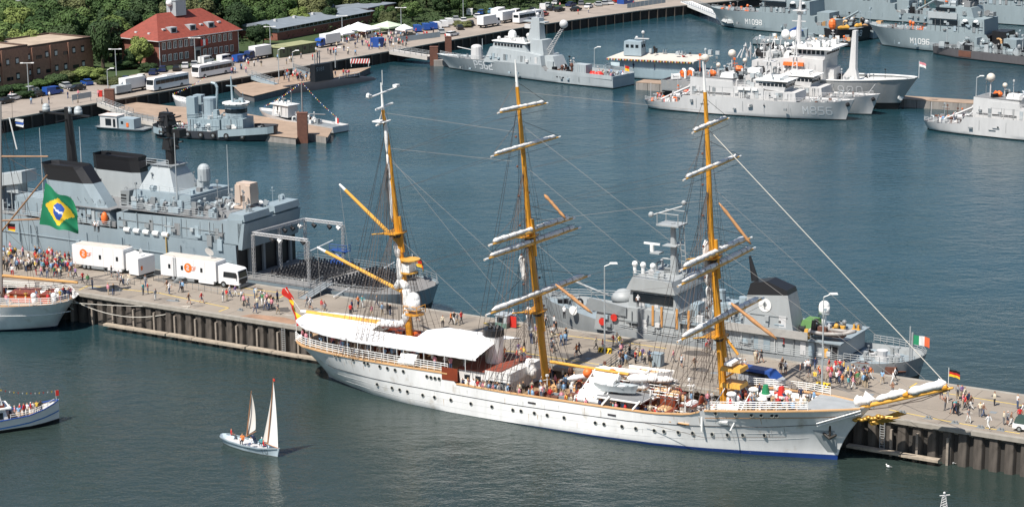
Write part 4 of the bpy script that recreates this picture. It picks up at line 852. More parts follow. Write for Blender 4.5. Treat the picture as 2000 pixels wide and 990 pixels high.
rail(ip,ih.rail_pts(76,112,20,4.75,-1,.05),1.0,4,.035,IPG);rail(ip,ih.rail_pts(112,120.2,9,5.2,-1,.0),.9,3,.04,IPG);rail(ip,ih.rail_pts(112,120.2,9,5.2,1,.0),.9,3,.04,IPG);rail(ip,ih.rail_pts(66,76,6,6.6,1),1,3,.04,IPG)
def iprof(name,m_,pts,y0,y1,k=0): return build(M().prof(IF,pts,y0,y1,k),name,m_,ip)
build(M().prism([(76,4.6),(89.2,4.6),(88.6,8.2),(80.5,8.2),(76.5,7.6)],-4.9,4.9,.02),'bridge_base',IPG,ip)
build(M().prism([(74.5,7.2),(81.0,7.0),(81.0,8.2),(75.4,8.9)],-5.1,-4.95),'bridge_wing_screen',MGREY,ip)
build(M().prism([(80.8,8.2),(88.4,8.2),(87.3,10.6),(81.2,10.6)],-4.2,4.2,.05),'bridge',IPG,ip)
build(M().box(81.6,87.5,-4.28,-4.16,9.0,10.2),'bridge_glass',GLASS,ip)
build(M().prism([(80.7,10.6),(88.0,10.6),(87.4,12.2),(81.6,12.3)],-4.6,4.4,.04),'bridge_roof_screen',IPG,ip)
rail(ip,[(81.7,-4.3,12.2),(87.2,-4.3,12.2)],1,3,.05,IPG)
for px,py in ((1240,590),(1256,540),(1275,545)): x,z=IF.X(px,py,-2);build(M().cyl(x,-2,12.2,13.4,.25,n=8).sph((x,-2,13.5),.42,8,6),'searchlight',WHITE,ip)
build(M().tube((85.6,0,12.2),(85.3,0,19.2),.6,.34,8).box(83.5,86.8,-1.4,1.4,18.9,19.1).box(82.2,83.6,-.7,.7,14.8,15.0).tube((83.8,0,14.2),(85.4,0,14.2),.12,n=4).box(84.4,86.4,-1.3,1.3,16.2,16.3),'lattice_mast',IPG,ip)
mb=M()
for sx_ in (83.6,86.7):
    for sy_ in (-1.3,1.3): mb.tube((sx_,sy_,19.1),(sx_,sy_,20.6),.07,n=4)
mb.tube((82.3,-.5,20.0),(86.4,.6,21.4),.12,n=5).tube((83.5,-1.3,20.6),(86.8,-1.3,20.6),.06,n=4).tube((83.5,1.3,20.6),(86.8,1.3,20.6),.06,n=4).sph((82.3,-.5,20.1),.4,8,6).sph((86.6,.6,21.9),.35,8,6).tube((86.8,0,12),(86.2,0,19),.08,n=4).tube((87.4,0,12),(86.9,0,19),.08,n=4)
for k in range(9): mb.tube((86.8-k*.07,0,12.6+k*.75),(87.4-k*.07,0,12.6+k*.75),.05,n=3)
build(mb,'mast_head_gear',IPG,ip)
build(M().box(81.0,83.4,-.12,.12,15.9,16.15).cyl(82.2,0,15,15.9,.3,n=8),'radar_scanner',WHITE,ip)
build(M().sph((78.2,-.5,7.6),1.9,12,7,lo=-.2).tube((76,-.5,8.2),(70.5,-.5,9.6),.14,n=6),'gun_turret',IPG,ip,smooth=True)
build(M().prism([(89,4.6),(111.0,4.6),(111.0,7.0),(89,7.0)],-4.4,4.4),'deckhouse',IPG,ip)
build(M().box(88.8,111.5,-4.9,4.9,7.0,7.15),'boat_deck',DBL,ip);rail(ip,[(89,-4.8,7.15),(97,-4.8,7.15)],.9,3,.04,IPG)
GCAN=mat('grey_canvas',(.36,.35,.33),.85,var=.1,bump=.4,bsc=2)
build(M().box(95.5,107.0,-4.98,-4.86,7.05,8.1),'canvas_dodger',GCAN,ip)
build(M().prism([(97.2,7.1),(104.2,7.1),(103.2,12.0),(97.5,11.4)],-3.0,.6,.06),'funnel',IPG,ip)
build(M().prism([(97.5,11.42),(103.2,12.02),(103.0,12.6),(100.2,13.5),(97.9,13.0)],-2.75,.35,.1),'funnel_cap',BLACK,ip)
build(M().tube((97.8,-1,13),(97.0,-1,16.2),.5,.15,6),'exhaust_fin',BLACK,ip)
o=build(M().tube((100.1,-2.92,10.4),(100.1,-2.86,10.4),.9,n=20),'round_crest_board',WHITE,ip);
build(M().tube((100.1,-2.96,10.5),(100.1,-2.93,10.5),.28,n=8).box(100.02,100.18,-2.96,-2.93,9.9,10.9),'crest_mark',MGREY,o)
build(M().cyl(92,1.2,7,10.6,.55,n=10).box(91,94,0,3,7,9).cyl(95.6,.5,7.1,10.2,.7,n=10).box(89.5,90.6,-3,-1,7,9.3),'vent_trunks',NGREY,ip)
for px,y in ((1275,-4.95),(1292,-4.95),(1322,-4.95),(1345,-4.95)): x,z=IF.X(px,600,y);build(M().box(x-.16,x+.16,-4.99,-4.9,6.2,8.9),'orange_pole',mat('oar_orange',(.5,.25,.08),.6),ip)
build(M().cyl(106.2,2.2,7.1,8.8,.35,n=8).cyl(106.2,2.2,8.8,9.9,.72,n=16).sph((106.2,2.2,9.9),.72,16,9),'radome',WHITE,ip,smooth=True)
build(M().box(103.9,106.0,-.5,2.5,7.15,8.3,.3,.3),'green_cover',mat('green_tarpaulin',(.10,.22,.07),.8,var=.2),ip)
clutter(ip,107,111,-3.5,3,7.15,9,[BLACK,MGREY,YELLOWO,GCAN],g,1.1)
# rigid inflatable on its cradle is a part of the ship
rb=M();P=[(106.8,-4.2,8.1),(109,-4.5,8.1),(111.4,-4.1,8.3),(112.8,-3.4,8.7),(111.4,-2.6,8.3),(109,-2.3,8.1),(106.8,-2.5,8.1),(106.8,-4.2,8.1)]
rb.path(P,.24,8);build(rb,'inflatable_tube',mat('rib_grey',(.35,.33,.31),.6),ip,smooth=True);build(M().box(107,111.4,-4,-2.8,7.7,8.1).box(107.8,109,-3.7,-3.1,8.1,8.7),'inflatable_deck',RUST,ip)
for y in (-3.8,-3.0): build(M().box(107.0,107.6,y-.2,y+.3,8.2,9.5,.1,.1),'outboard_motor',BLACK,ip)
build(M().box(106.2,107.0,-4.6,-4.0,7.2,8.4,.2,.1),'yellow_covered_gear',YELLOWO,ip)
for x0,x1,z0,z1,m_,nm in ((99.0,101.6,4.9,6.5,NGREYD,'recess_screen'),(93.6,94.6,4.8,6.6,NGREY,'door'),(109.9,110.9,4.6,6.6,BLACK,'open_hangar'),(108.8,109.6,5.0,6.2,YELLOWO,'hanging_gear'),(103.0,103.6,6.0,6.9,RED,'red_ring_box'),(107.2,107.8,5.0,6.4,NGREYD,'vent')): cube(ip,nm,m_,x0,x1,-4.47,-4.38,z0,z1)
for x0,z0 in ((81.4,5.6),(77.6,6.2)): cube(ip,'window',GLASS,x0,x0+1.3,-4.96,-4.88,z0,z0+.5)
for px,py in ((1176,628),(1199,620)): x,z=IF.X(px,py,-5.2);build(M().tube((x,-5.25,z),(x,-5.15,z),.5,n=12),'lifebuoy',RED,ip)
x,z=IF.X(1122,605,-4);build(M().tube((x,-4.4,z),(x,-4.3,z),.62,n=16),'ship_crest_board',WHITE,ip)
build(M().cyl(115.0,.4,4.3,4.8,.9,n=12).cyl(115.0,.4,4.8,5.6,.6,.75,12),'capstan',HGREYW,ip)
for x,y in ((113.4,-1.4),(116.9,-1.5),(117.8,-1.5),(116.2,2.4),(115.5,2.6)): build(M().cyl(x,y,4.3,5.5,.28,n=8).box(x-.4,x+.4,y-.25,y+.25,5.5,5.7),'bollard_post',IPG,ip)
build(M().tube((113.6,-3,4.35),(113.6,-3,4.42),1.1,n=14),'coiled_hawser',RUST,ip)
build(M().cyl(119.2,-.2,4.3,8.6,.13,n=6).cyl(118.7,.3,4.3,9.2,.1,n=6),'ensign_staff',IPG,ip)
build(M().tube((117.6,-4,4.2),(119.3,-2.6,4.2),.25,n=8).box(117.2,118.6,-4.2,-3.7,3.8,4.9),'fairlead',RUST,ip)
MI=[MGREY,HGREYW,IPG,NGREY]
sidefit(ip,77,88.6,-4.92,4.9,7.8,12,11,MI);sidefit(ip,90,110.6,-4.42,4.8,6.9,26,12,MI);sidefit(ip,81.5,87.4,-4.15,8.3,10.4,6,13,MI,seams=1.5);sidefit(ip,72,111,-5.2,2.2,4.2,12,14,[NGREY,MGREY],doors=False,seams=5);sidefit(ip,98,103.3,-2.9,7.3,10.8,6,15,MI,seams=0)
gear(ip,67.5,74,-2,2,6.0,14,21,MI+[BLACK],.8);gear(ip,89.5,96,-4,4,7.15,16,22,MI,1.1);gear(ip,104.5,111,-3.5,3.5,7.15,14,23,MI+[BLACK],.9);gear(ip,112.5,118,-3,3,4.35,12,24,MI+[BLACK],.7);gear(ip,82,87.3,-3.5,3.5,12.3,12,25,MI,.8);gear(ip,88.6,97,-3.5,3,7.1,10,26,MI,1.5)
# flags
x,z=IF.X(1808,655,0);pp=IF.world(x,0,z)
flag('ensign','green, white and orange flag streaming at the patrol ship stern','' or None,None,(0,0,0),1,1,(1,0,0)) if False else None
flag('tricolour_flag','green, white and orange tricolour flying at the stern of the grey patrol ship',lambda u,v:0 if u<.34 else(1 if u<.67 else 2),[mat('flag_green',(.02,.26,.12),.7,var=0),WHITE,mat('flag_orange',(.72,.14,.05),.7,var=0)],IF.world(119.3,-.2,8.3),2.2,1.25,(1,-.3,0),.12,.18)
x,z=B.X(560,560,0)
def ger(u,v): return 0 if v>.66 else (1 if v>.33 else 2)
flag('stern_ensign','long black, red and gold flag trailing from the barque stern boom','' if 0 else ger,[RED,RED,YEL],(0,0,0),1,1,(1,0,0)) if False else None
p=B.P3(556,562,0);q=B.P3(585,625,0)
wp=B.world(p.x,0,p.z)
flag('stern_flag','red and gold flag hanging in folds from the gaff at the white barque stern',lambda u,v:0 if v>.5 else 1,[RED,YEL],wp,1.3,1.0,(.45,-.3,0),.3,0)if 0 else None
mb=M();vs=[];nx=16
for i in range(nx+1):
    t=i/nx;c=Vector((p.x,0,p.z)).lerp(Vector((q.x+.2,0,q.z-.6)),t)
    for j in range(5): s_=j/4-.5;vs.append((c.x+s_*(.9+.5*math.sin(t*9)),.25*math.sin(s_*7+t*14),c.z+s_*.5*math.cos(t*6)))
mb.v=vs
for i in range(nx):
    for j in range(4): a=i*5+j;mb.f.append((a,a+5,a+6,a+1));mb.mi.append(1 if (j>=2 and i>4) else 0)
me=mesh_of(mb,'flag_cloth',[RED,YEL],True);t=thing('stern_flag','black, red and gold flag trailing in folds off the white barque spanker boom','flag',B);link('flag_cloth',me,t);build(M().tube(pl(588,608),pl(556,562),.05,n=4),'flag_halyard',ROPEL,t)
flag('mizzen_flag','black, red and gold flag flying at the stern of the warship with chairs',lambda u,v:0 if v>.7 else(1 if v>.38 else 2),[BLACK,RED,YEL],DF.world(39.6,4.0,8.6),2.5,1.35,(1,-.75,0),.4,.55,staff=(DF.world(39.6,4.0,5),DF.world(39.6,4.0,8.8),.05))
flag('pennant','small white and blue flag beside the ensign on the warship stern',lambda u,v:1 if v>.6 else 0,[WHITE,FBLUE],DF.world(38.6,3.0,7.6),1.2,1.3,(.6,-.5,0),.1,.1,staff=(DF.world(38.6,3,5),DF.world(38.6,3,7.8),.04))
pp=PF.world(*PF.G(1851,786,4.5),0);flag('quay_flag','small black, red and gold flag on a thin pole on the pier beyond the bowsprit',lambda u,v:0 if v>.66 else(1 if v>.33 else 2),[BLACK,RED,YEL],(pp.x,pp.y,8.6),1.4,.85,(1,-.25,0),.1,.3,staff=((pp.x,pp.y,4.5),(pp.x,pp.y,8.8),.04))
x,y=PF.G(1005,640,4.5)
# ================= BROADCAST TRUCKS =================
_w=mat('cab_white',(.76,.76,.76),.35,var=0)
def truck(name,label,px0,px1,pxc,py0,py1,hgt,windows,lad=False):
    a=PF.G(px0,py0,4.5);b=PF.G(pxc,py1,4.5);rz=math.atan2(b[1]-a[1],b[0]-a[0]);f=PF.sub(a[0],a[1],rz);L_=math.hypot(b[0]-a[0],b[1]-a[1]);lb=f.X(px1,py0+ (py1-py0)*.8)[0]
    t=thing(name,label,'broadcast truck',f)
    build(M().box(0,lb,0,2.5,4.5+.75,4.5+hgt,0,0).m(1).box(.3,lb-.3,.1,2.4,4.5+hgt,4.5+hgt+.06),'box_body',[mat('truck_white',(.74,.74,.74),.4,var=.03,dirt=((.6,.59,.57),.6,.64)),mat('truck_roof',(.55,.50,.45),.7,var=.15)],t)
    build(M().box(.3,lb-.2,.3,2.2,5.1,5.25),'chassis',BLACK,t)
    cx0,cx1=lb+.35,L_
    build(M().prism([(cx0,5.1),(cx1,5.1),(cx1,6.2),(cx1-.18,7.2),(cx1-.5,7.4),(cx0,7.7)],.08,2.42,.015),'cab',_w,t)
    build(M().box(cx1-.1,cx1+.04,.25,2.25,6.15,7.15,.0,.05,.2),'windscreen',GLASS,t)
    build(M().box(cx0+.9,cx1-.35,.04,.1,6.15,6.95,.1,0),'side_window',GLASS,t);build(M().box(cx1-.02,cx1+.06,.3,2.2,5.15,6.0),'grille',BLACK,t)
    for y in(.35,2.0): cube(t,'headlight',WHITE,cx1+.02,cx1+.1,y-.2,y+.2,5.2,5.4)
    for y in(-.12,2.52): cube(t,'mirror',BLACK,cx1-.5,cx1-.3,y-.1,y+.1,6.2,6.9)
    for wx in ((lb*.22,lb*.30,cx0+.9) if lb>7 else (lb*.2,cx0+.9)):
        for y in(.18,2.3): link('wheel',shared('truck_wheel',lambda:M().tube((0,-.15,0),(0,.15,0),.5,n=14).m(1).tube((0,-.17,0),(0,.17,0),.26,n=8),[TYRE,MGREY]),t,(wx,y,5.0))
    for k in range(1,5): cube(t,'panel_seam',mat('seam_grey',(.5,.5,.49),.8,var=0),lb*k/5,lb*k/5+.04,-.015,.0,5.3,4.4+hgt)
    for u0,u1 in ((.36,.6),(.68,.95)): cube(t,'underbody_locker',MGREY if u0<.5 else _w,lb*u0,lb*u1,.02,.5,4.8,5.24)
    cube(t,'bumper',MGREY,L_-.05,L_+.12,.1,2.4,4.75,5.1);cube(t,'tail_lamp_bar',RED,-.05,0,.2,2.3,5.1,5.2)
    for (u,v) in windows: cube(t,'window',GLASS,lb*u,lb*u+.42,-.03,.02,6.4,7.05) if v else None
    return t,f,lb
def zlogo(t,x,z,r,y=-.02):
    o=build(M().tube((x,y-.02,z),(x,y+.01,z),r,n=20),'round_logo',mat('logo_orange',(.80,.17,.02),.5,var=0),t)
    letters(t,'2',x-r*.28,z-r*.42,r*.9,lambda a,b:y+.005,_w,.6,.2,name='logo_letter');letters(t,'DF',x+r*1.0,z-r*.42,r*.75,lambda a,b:y+.01,mat('logo_pale_red',(.75,.33,.25),.6,var=0),.6,.2,.3,name='logo_letter')
t1,f1,l1=truck('broadcast_truck','long white broadcast truck with orange round logo nearest the flag',143,243,281,524,540,3.75,((.52,1),(.85,1)))
zlogo(t1,l1*.22,7.0,.7);
t2,f2,l2=truck('broadcast_truck','white broadcast truck with orange logo, side ladder and steps beside the warship stern',315,423,466,546,566,3.7,((.14,1),(.37,1),(.72,1)),True)
zlogo(t2,l2*.50,6.85,.7)
mb=M()
for s_ in (0,.45): mb.tube((l2*.24+s_,-.1,5.3),(l2*.24+s_,-.1,8.2),.035,n=4)
for k in range(10): mb.tube((l2*.24,-.1,5.5+k*.32),(l2*.24+.45,-.1,5.5+k*.32),.03,n=3)
build(mb,'side_ladder',MGREY,t2)
for k in range(4): cube(t2,'step',MGREY,l2*.27+.28*k,l2*.27+1.2+.28*k,-.9+.0*k,-.1,4.6+.25*k,4.66+.25*k)
build(M().tube((l2*.8,1.5,8.2),(l2*.8,1.5,9.0),.06,n=5).tube((l2*.8,1.3,9.3),(l2*.8,1.5,9.4),.75,.2,14),'satellite_dish',WHITE,t2)
build(M().tube((l1*.95,.3,5),(l1*.95+.2,.3,8),.3,n=8),'grey_hose_post',MGREY,t1)
a=PF.G(253,544,4.5);f3=PF.sub(a[0],a[1],D2(-2));t3=thing('box_trailer','small white box trailer with small orange logo parked between the two long broadcast trucks','trailer',f3)
build(M().box(0,1.9,.0,3.6,5.2,7.7).box(.1,1.8,.1,3.5,7.7,7.75),'trailer_box',_w,t3);zlogo(t3,.85,0,.01);build(M().tube((.5,3.0,4.95),(1.6,3,4.95),.4,n=10).box(.1,1.8,.2,3.4,4.95,5.18),'running_gear',BLACK,t3)
build(M().box(1.905,1.93,.5,.9,5.9,6.5),'logo_patch',ORANGE,t3);build(M().tube((1.2,1.6,7.75),(1.2,1.6,8.2),.05,n=4).tube((1.0,1.5,8.5),(1.3,1.6,8.45),.5,.15,10),'satellite_dish',WHITE,t3)
# pier furniture
def lamp(name,label,px,py0,py1,fr,z,group='street lamps on masts',dbl=True,m_=None,out=1.3):
    g0=W(px,py1,z);f=Fr.__new__(Fr);f.o=Vector((g0.x,g0.y,0));f.u=Vector((1,0,0));f.n=Vector((0,1,0));_,zt=f.X(px,py0,0)
    t=thing(name,label,'lamp post',None,group,(g0.x,g0.y,0));h=zt
    build(M().tube((0,0,z),(0,0,h),.13,.08,6),'mast',m_ or NGREYL,t)
    if dbl: build(M().box(-out,out,-.12,.12,h,h+.12).box(-out-.3,-out+.4,-.25,.25,h-.02,h+.18).box(out-.4,out+.3,-.25,.25,h-.02,h+.18),'lamp_head',WHITE,t)
    else: build(M().tube((0,0,h),(.9,0,h+.35),.06,n=5).box(.6,1.7,-.18,.18,h+.3,h+.5,.1,.05),'lamp_head',WHITE,t)
    return t
lamp('pier_lamp','tall thin lamp mast on the pier beside the round white radome',1605,580,765,PF,4.5,None,False)
lamp('pier_lamp','tall thin lamp mast on the pier beside the patrol ship bow',1181,520,690,PF,4.5,None,False)
for k,(px,py,lab) in enumerate(((1182,515,None),)): pass
x,y=PF.G(1276,715,4.5);o=thing('transformer_box','blue-grey steel cabinet standing on the pier near people','cabinet',PF)
build(M().box(x-.4,x+1.0,y,y+1.1,4.5,6.1).box(x-.45,x+1.05,y-.05,y+1.15,6.1,6.16),'cabinet_body',NGREY,o);build(M().box(x+.29,x+.31,y-.03,y,4.6,6.0),'door_seam',DGREY,o)
x,y=PF.G(980,640,4.5);o=thing('kiosk','small green and grey cabin beside red signs on the pier edge','kiosk',PF);build(M().box(x-.9,x+.9,y-.2,y+1.6,4.5,5.2),'lower_wall',mat('kiosk_green',(.12,.2,.17),.5),o);build(M().box(x-.9,x+.9,y-.2,y+1.6,5.2,6.2),'upper_wall',NGREYL,o);build(M().box(x-1,x+1,y-.3,y+1.7,6.2,6.3),'kiosk_roof',NGREYL,o);cube(o,'window',GLASS,x-.6,x+.4,y-.24,y-.19,5.3,6.0)
x,y=PF.G(1000,640,4.5);o=thing('red_board','red notice board leaning beside the green cabin','notice board',PF);build(M().box(x-.5,x+.7,y-.05,y+.05,4.6,6.1),'board',RED,o);build(M().tube((x-.4,y+.1,4.5),(x-.4,y+.1,5.9),.04,n=4).tube((x+.6,y+.1,4.5),(x+.6,y+.1,5.9),.04,n=4),'board_leg',MGREY,o)
for px,py,lab in ((1182,688,'yellow and black striped barrier block beside people on the pier'),(1608,756,'yellow and black striped barrier block by the forecastle railing')):
    x,y=PF.G(px,py,4.5);o=thing('striped_barrier',lab,'barrier',PF);build(M().box(x-.9,x+.9,y-.25,y+.25,4.5,5.1,.0,.1),'barrier_body',YEL,o)
    for k in range(4): build(M().prism([(x-.8+k*.45,4.55),(x-.62+k*.45,4.55),(x-.4+k*.45,5.05),(x-.58+k*.45,5.05)],y-.28,y-.24),'stripe',BLACK,o)
# gangway and brow of the barque: long dark walkway from deck to the pier and mobile gangway
o=thing('barque_gangway','dark railed gangway rising from the barque deck to the pier','gangway',PF);a=PF.G(1160,742,4.4);b=PF.G(1285,680,4.6);gang(o,(a[0],a[1]+.4),(b[0]-2,b[1]-2.5),4.0,4.62,1.3,mat('gangway_dark',(.06,.07,.08),.6))
o=thing('barque_gangway','pale wooden gangway at the barque forecastle beside the striped barrier','gangway',PF);a=PF.G(1555,772,5.2);b=PF.G(1600,745,4.6);gang(o,a,b,5.6,4.6,1.2,PLANK)
# blue canopied car behind the forecastle
x,y=PF.G(1490,752,4.5);f=PF.sub(x,y,D2(-4));t=thing('van','blue van with grey lower body parked on the pier behind the barque foremast','van',f)
build(M().prism([(-2.9,.35),(2.6,.35),(2.6,1.0),(2.2,1.25),(-2.9,1.25)],-.95,.95).prism([(0,0),(.01,0),(.01,.01)],0,.01),'body',mat('van_silver',(.4,.42,.44),.35),t,loc=(0,0,4.5));build(M().box(-2.9,2.2,-.95,.95,1.25,2.1,.1,.15,.9,.15),'roof_body',BLUE,t,loc=(0,0,4.5));build(M().box(-2.7,1.4,-.97,-.9,1.3,1.75,.1,.0,.4),'side_window',GLASS,t,loc=(0,0,4.5))
for wx in(-1.9,1.7):
    for y in(-.85,.85): link('wheel',shared('car_wheel',lambda:M().tube((0,-.12,0),(0,.12,0),.33,n=12).m(1).tube((0,-.13,0),(0,.13,0),.19,n=8),[TYRE,MGREY]),t,(wx,y,4.83))
x,y=PF.G(1990,843,4.5);f=PF.sub(x,y,0);t=thing('pickup','dark green topped white vehicle cut by the photo edge on the pier','vehicle',f);build(M().box(-.8,3,0,1.8,4.85,5.4),'body',_w,t);build(M().box(-.7,3,.1,1.7,5.4,6.1,.2,.15),'cover',mat('dark_green_cover',(.03,.06,.05),.6),t)
for wx in(0,2.4):
    for y in(.1,1.7): link('wheel',_sh['car_wheel'],t,(wx,y,4.83))
# fence panels along the trucks
mb=M();P=[PF.world(*PF.G(a,b,4.5),4.5) for a,b in ((205,535),(250,560),(300,548),(330,557),(400,570),(450,580),(470,575))]
fo=thing('barrier_fence','low wire crowd barrier fence standing in front of the broadcast trucks','fence');
for i in range(len(P)-1): rail(fo,[P[i],P[i+1]],1.0,2,.025,MGREY,'fence_panel',1.2)
# ================= LEFT BARQUE (stern) =================
LF=Fr(-60,640,110,647,0,0);LF=LF.sub(0,2.0)
lb=thing('sailing_ship','white sailing ship seen stern-on at the left edge with a crowded wooden deck','tall ship',LF)
x1=LF.X(110,647,0)[0]
def LX(px,y=-3,z=3): 
    return LF.X(px,600,y)[0]
xs=LX(148,0)
lh=Hull([(xs-50,0,4.6,5.2,3.8),(xs-20,0,4.6,5.2,3.8),(xs-11,0,3.6,5.1,4.0),(xs-7.5,.3,2.2,4.9,4.2),(xs-5,1.0,1.0,4.5,4.4),(xs-3.8,2.2,.3,3.7,4.5),(xs-3.2,2.9,.06,2.2,4.6),(xs-3.1,3.1,.02,.6,4.65)],zk=-1.2,p=.75,q=1.3)
lh.make(lb,[HULLW,mat('boot_navy',(.01,.02,.04),.5)],boot=lambda x:.35)
lh.edge(lb,WHITE,xs-45,xs-.6,lambda x:2.75,wd=-.1,th=.1,name='rubbing_band',out=.12);lh.deck(lb,DECKW,lambda x:lh.top(x)-.4,xs-48,xs-.2,name='poop_deck')
rail(lb,lh.rail_pts(xs-40,xs-.5,26,4.2,-1,.1),1.15,4,.045);rail(lb,lh.rail_pts(xs-40,xs-.5,26,4.2,1,.1),1.15,4,.045)
for k,(a,b) in enumerate(((-9.5,-6.0),(-14,-11.5),(-4.6,-3.2))): build(M().box(xs+a,xs+b,-1.6,1.8,4,5.2,.1,.1).m(1).box(xs+a-.1,xs+b+.1,-1.7,1.9,5.2,5.3),'deckhouse',[mat('varnish_red',(.40,.07,.02),.35,var=.15),MAHOG],lb)
for x,y in ((-2.4,-2),(-2.9,.5),(-5.2,-2.6)): build(M().cyl(xs+x,y,4,5.2,.35,n=10).sph((xs+x,y,5.3),.45,10,6),'mushroom_vent',WHITE,lb,smooth=True)
def lp(px,py,y=0): return LF.P3(px,py,y)
build(M().tube(lp(-40,534),lp(152,552),.24,.2,8),'boom',mat('varnished_spar',(.55,.30,.10),.4,var=.15),lb)
SPB=mat('spar_brown',(.30,.17,.09),.5,var=.2)
for a,b,r in (((-30,306),(94,306),.16),((-10,468),(92,342),.14),((-20,432),(78,428),.16)): build(M().tube(lp(*a),lp(*b),r,r*.8,7),'spar',SPB,lb)
build(M().tube(lp(2,620),lp(0,200),.34,.22,8),'mast',mat('mast_grey',(.38,.36,.33),.5,streak=.3),lb)
for a,b in (((2,250),(15,520)),((5,230),(60,575)),((0,240),(70,560)),((20,110),(28,340)),((46,232),(60,540)),((0,300),(90,350)),((0,240),(110,640-70)),((10,450),(130,560))): build(M().tube(lp(*a),lp(*b),.03,n=3,cap=False),'rigging_line',ROPE,lb)
build(M().tube(lp(18,230),lp(33,292),.1,n=5),'light_spar',WHITE,lb)
# big Brazilian-style flag
def bra(u,v):
    a,b=(u-.5)/.43,(v-.5)/.40
    if ((u-.5)*1.45)**2+(v-.5)**2<.24**2:
        return 3 if abs((v-.5)+.25*(u-.5)-.02-.0)<.028 else 2
    return 1 if abs(a)+abs(b)<1 else 0
p=lp(88,357,-1);pw=LF.world(p.x,-1,p.z)
mb=M();n1,n2=44,34;top=lp(88,357,-1);bot=lp(77,438,-1);vs=[]
for i in range(n1+1):
    for j in range(n2+1):
        u,v=i/n1,j/n2
        e=lp(150+8*math.sin(v*9),400+6*math.sin(v*5) if 0 else 392,-1)
        a=bot.lerp(top,v);endt=lp(146,398,-1);endb=lp(150,455,-1);b=endb.lerp(endt,v)
        c=a.lerp(b,u);vs.append((c.x+.15*u*math.sin(v*12),c.y+(.55*math.sin(u*7+v*2)*(.2+u)+.25*u*math.sin(v*13+u*9)),c.z+.25*u*math.sin(u*11)))
mb.v=vs
for i in range(n1):
    for j in range(n2): a=i*(n2+1)+j;mb.f.append((a,a+n2+1,a+n2+2,a+1));mb.mi.append(bra((i+.5)/n1,(j+.5)/n2))
t=thing('national_flag','large green flag with yellow rhombus and blue disc waving at the left sailing ship','flag',LF)
link('flag_cloth',mesh_of(mb,'flag_cloth',[mat('flag_deep_green',(.01,.20,.09),.7,var=0),YEL,FBLUE,WHITE],True),t)
for nm,lab,a,sc_ in (('signal_flag','white signal flag with dark cross on the left ship rigging',(30,232),1),('courtesy_flag','small black, red and gold flag hanging on the left ship rigging',(14,436),1)):
    q=lp(a[0],a[1],0);t=thing(nm,lab,'flag',LF);cols=[BLACK,RED,YEL] if 'court' in nm else [WHITE,FBLUE,WHITE];mb=M()
    for k in range(3): mb.m(k).add([(q.x,.1*k,q.z-.35*k),(q.x+1.1,.3,q.z-.35*k-.15),(q.x+1.0,.25,q.z-.35*(k+1)-.25),(q.x-.1,.1*k,q.z-.35*(k+1))],[(0,1,2,3)])
    build(mb,'flag_cloth',cols,t)
rope('mooring_rope','upper pale mooring rope from the left ship stern to the pier edge',(LF.world(*LF.G(110,588,3.6),3.6),PF.world(*PF.G(372,598,4.6),4.6)),.3,.06)
rope('mooring_rope','lower sagging mooring rope from the left ship stern to the pier edge',(LF.world(*LF.G(140,585,3.9),3.9),PF.world(*PF.G(368,600,4.6),4.6)),2.0,.06)
# the left ship ends at the jetty; a floating fender raft lies at its foot
# ================= SMALL BOATS IN THE FOREGROUND =================
SF=Fr(437,862,546,893,0,0);sb=thing('sailing_boat','small pale open sailing boat with two raised masts sailing in the foreground','sailing boat',SF)
L_=SF.L
sh=Hull([(0,-.35,.05,.15,.95),(.35,-.2,.35,.75,.9),(2,0,.8,1.1,.8),(4.5,0,.95,1.2,.78),(7,0,.6,.95,.85),(8.4,.1,.2,.45,1.0),(L_-.3,.35,.04,.08,1.15)],zk=-.4,p=1)
PB=mat('boat_pale_blue',(.50,.60,.66),.4,var=.06);sh.make(sb,[PB,DGREY],boot=lambda x:.06,nz=4);sh.edge(sb,NGREYD,0,L_-.2,None,wd=.12,th=.12);sh.deck(sb,HGREYW,.45,0.1,L_-.4,name='inner_deck')
SP=mat('mast_varnish',(.42,.20,.10),.4)
def sp2(px,py,y=0): return SF.P3(px,py,y)
for (a,b) in (((482,852),(491,763)),((523,865),(534,739))): build(M().tube(sp2(*a),sp2(*b),.09,.04,6),'mast',SP,sb)
def sail(pts,name,m_,belly):
    A,Bp,Cp=[sp2(*q) for q in pts];mb=M();n=10;idx={}
    for i in range(n+1):
        for j in range(n+1-i):
            u,v=i/n,j/n;w_=1-u-v;c=A*w_+Bp*u+Cp*v;idx[i,j]=len(mb.v);mb.v.append((c.x,c.y+belly*4*(u*w_+v*w_+u*v),c.z))
    for i in range(n):
        for j in range(n-i):
            mb.f.append((idx[i,j],idx[i+1,j],idx[i,j+1]));mb.mi.append(0)
            if j<n-i-1: mb.f.append((idx[i+1,j],idx[i+1,j+1],idx[i,j+1]));mb.mi.append(0)
    o=build(mb,name,m_,sb,smooth=True);return o
SAILG=mat('sail_cream',(.70,.67,.62),.8,var=.08);SAILB=mat('sail_bright',(.80,.79,.77),.8,var=.03)
sail(((480,850),(491,768),(499,838)),'mizzen_sail',SAILG,.25);
sail(((513,862),(532,762),(523,864)),'mainsail',SAILG,.08);sail(((523,868),(534,745),(543,874)),'jib',SAILB,.12)
build(M().tube(sp2(480,852),sp2(500,842),.05,n=5).tube(sp2(517,864),sp2(545,876),.05,n=5),'boom',SP,sb)
letters(sb,'10',7.3,.25,.5,lambda a,b:-sh.half(a,b),NGREYD,.6,.16)
build(M().box(sp2(534,739).x-.1,sp2(534,739).x+.25,-.02,.02,sp2(534,739).z-.3,sp2(534,739).z),'masthead_pennant',RED,sb)
TF=Fr(0,838,116,822,0,0);tb=thing('tour_boat','white tour boat with a light blue stripe and passengers on its foredeck','boat',TF);L_=TF.L
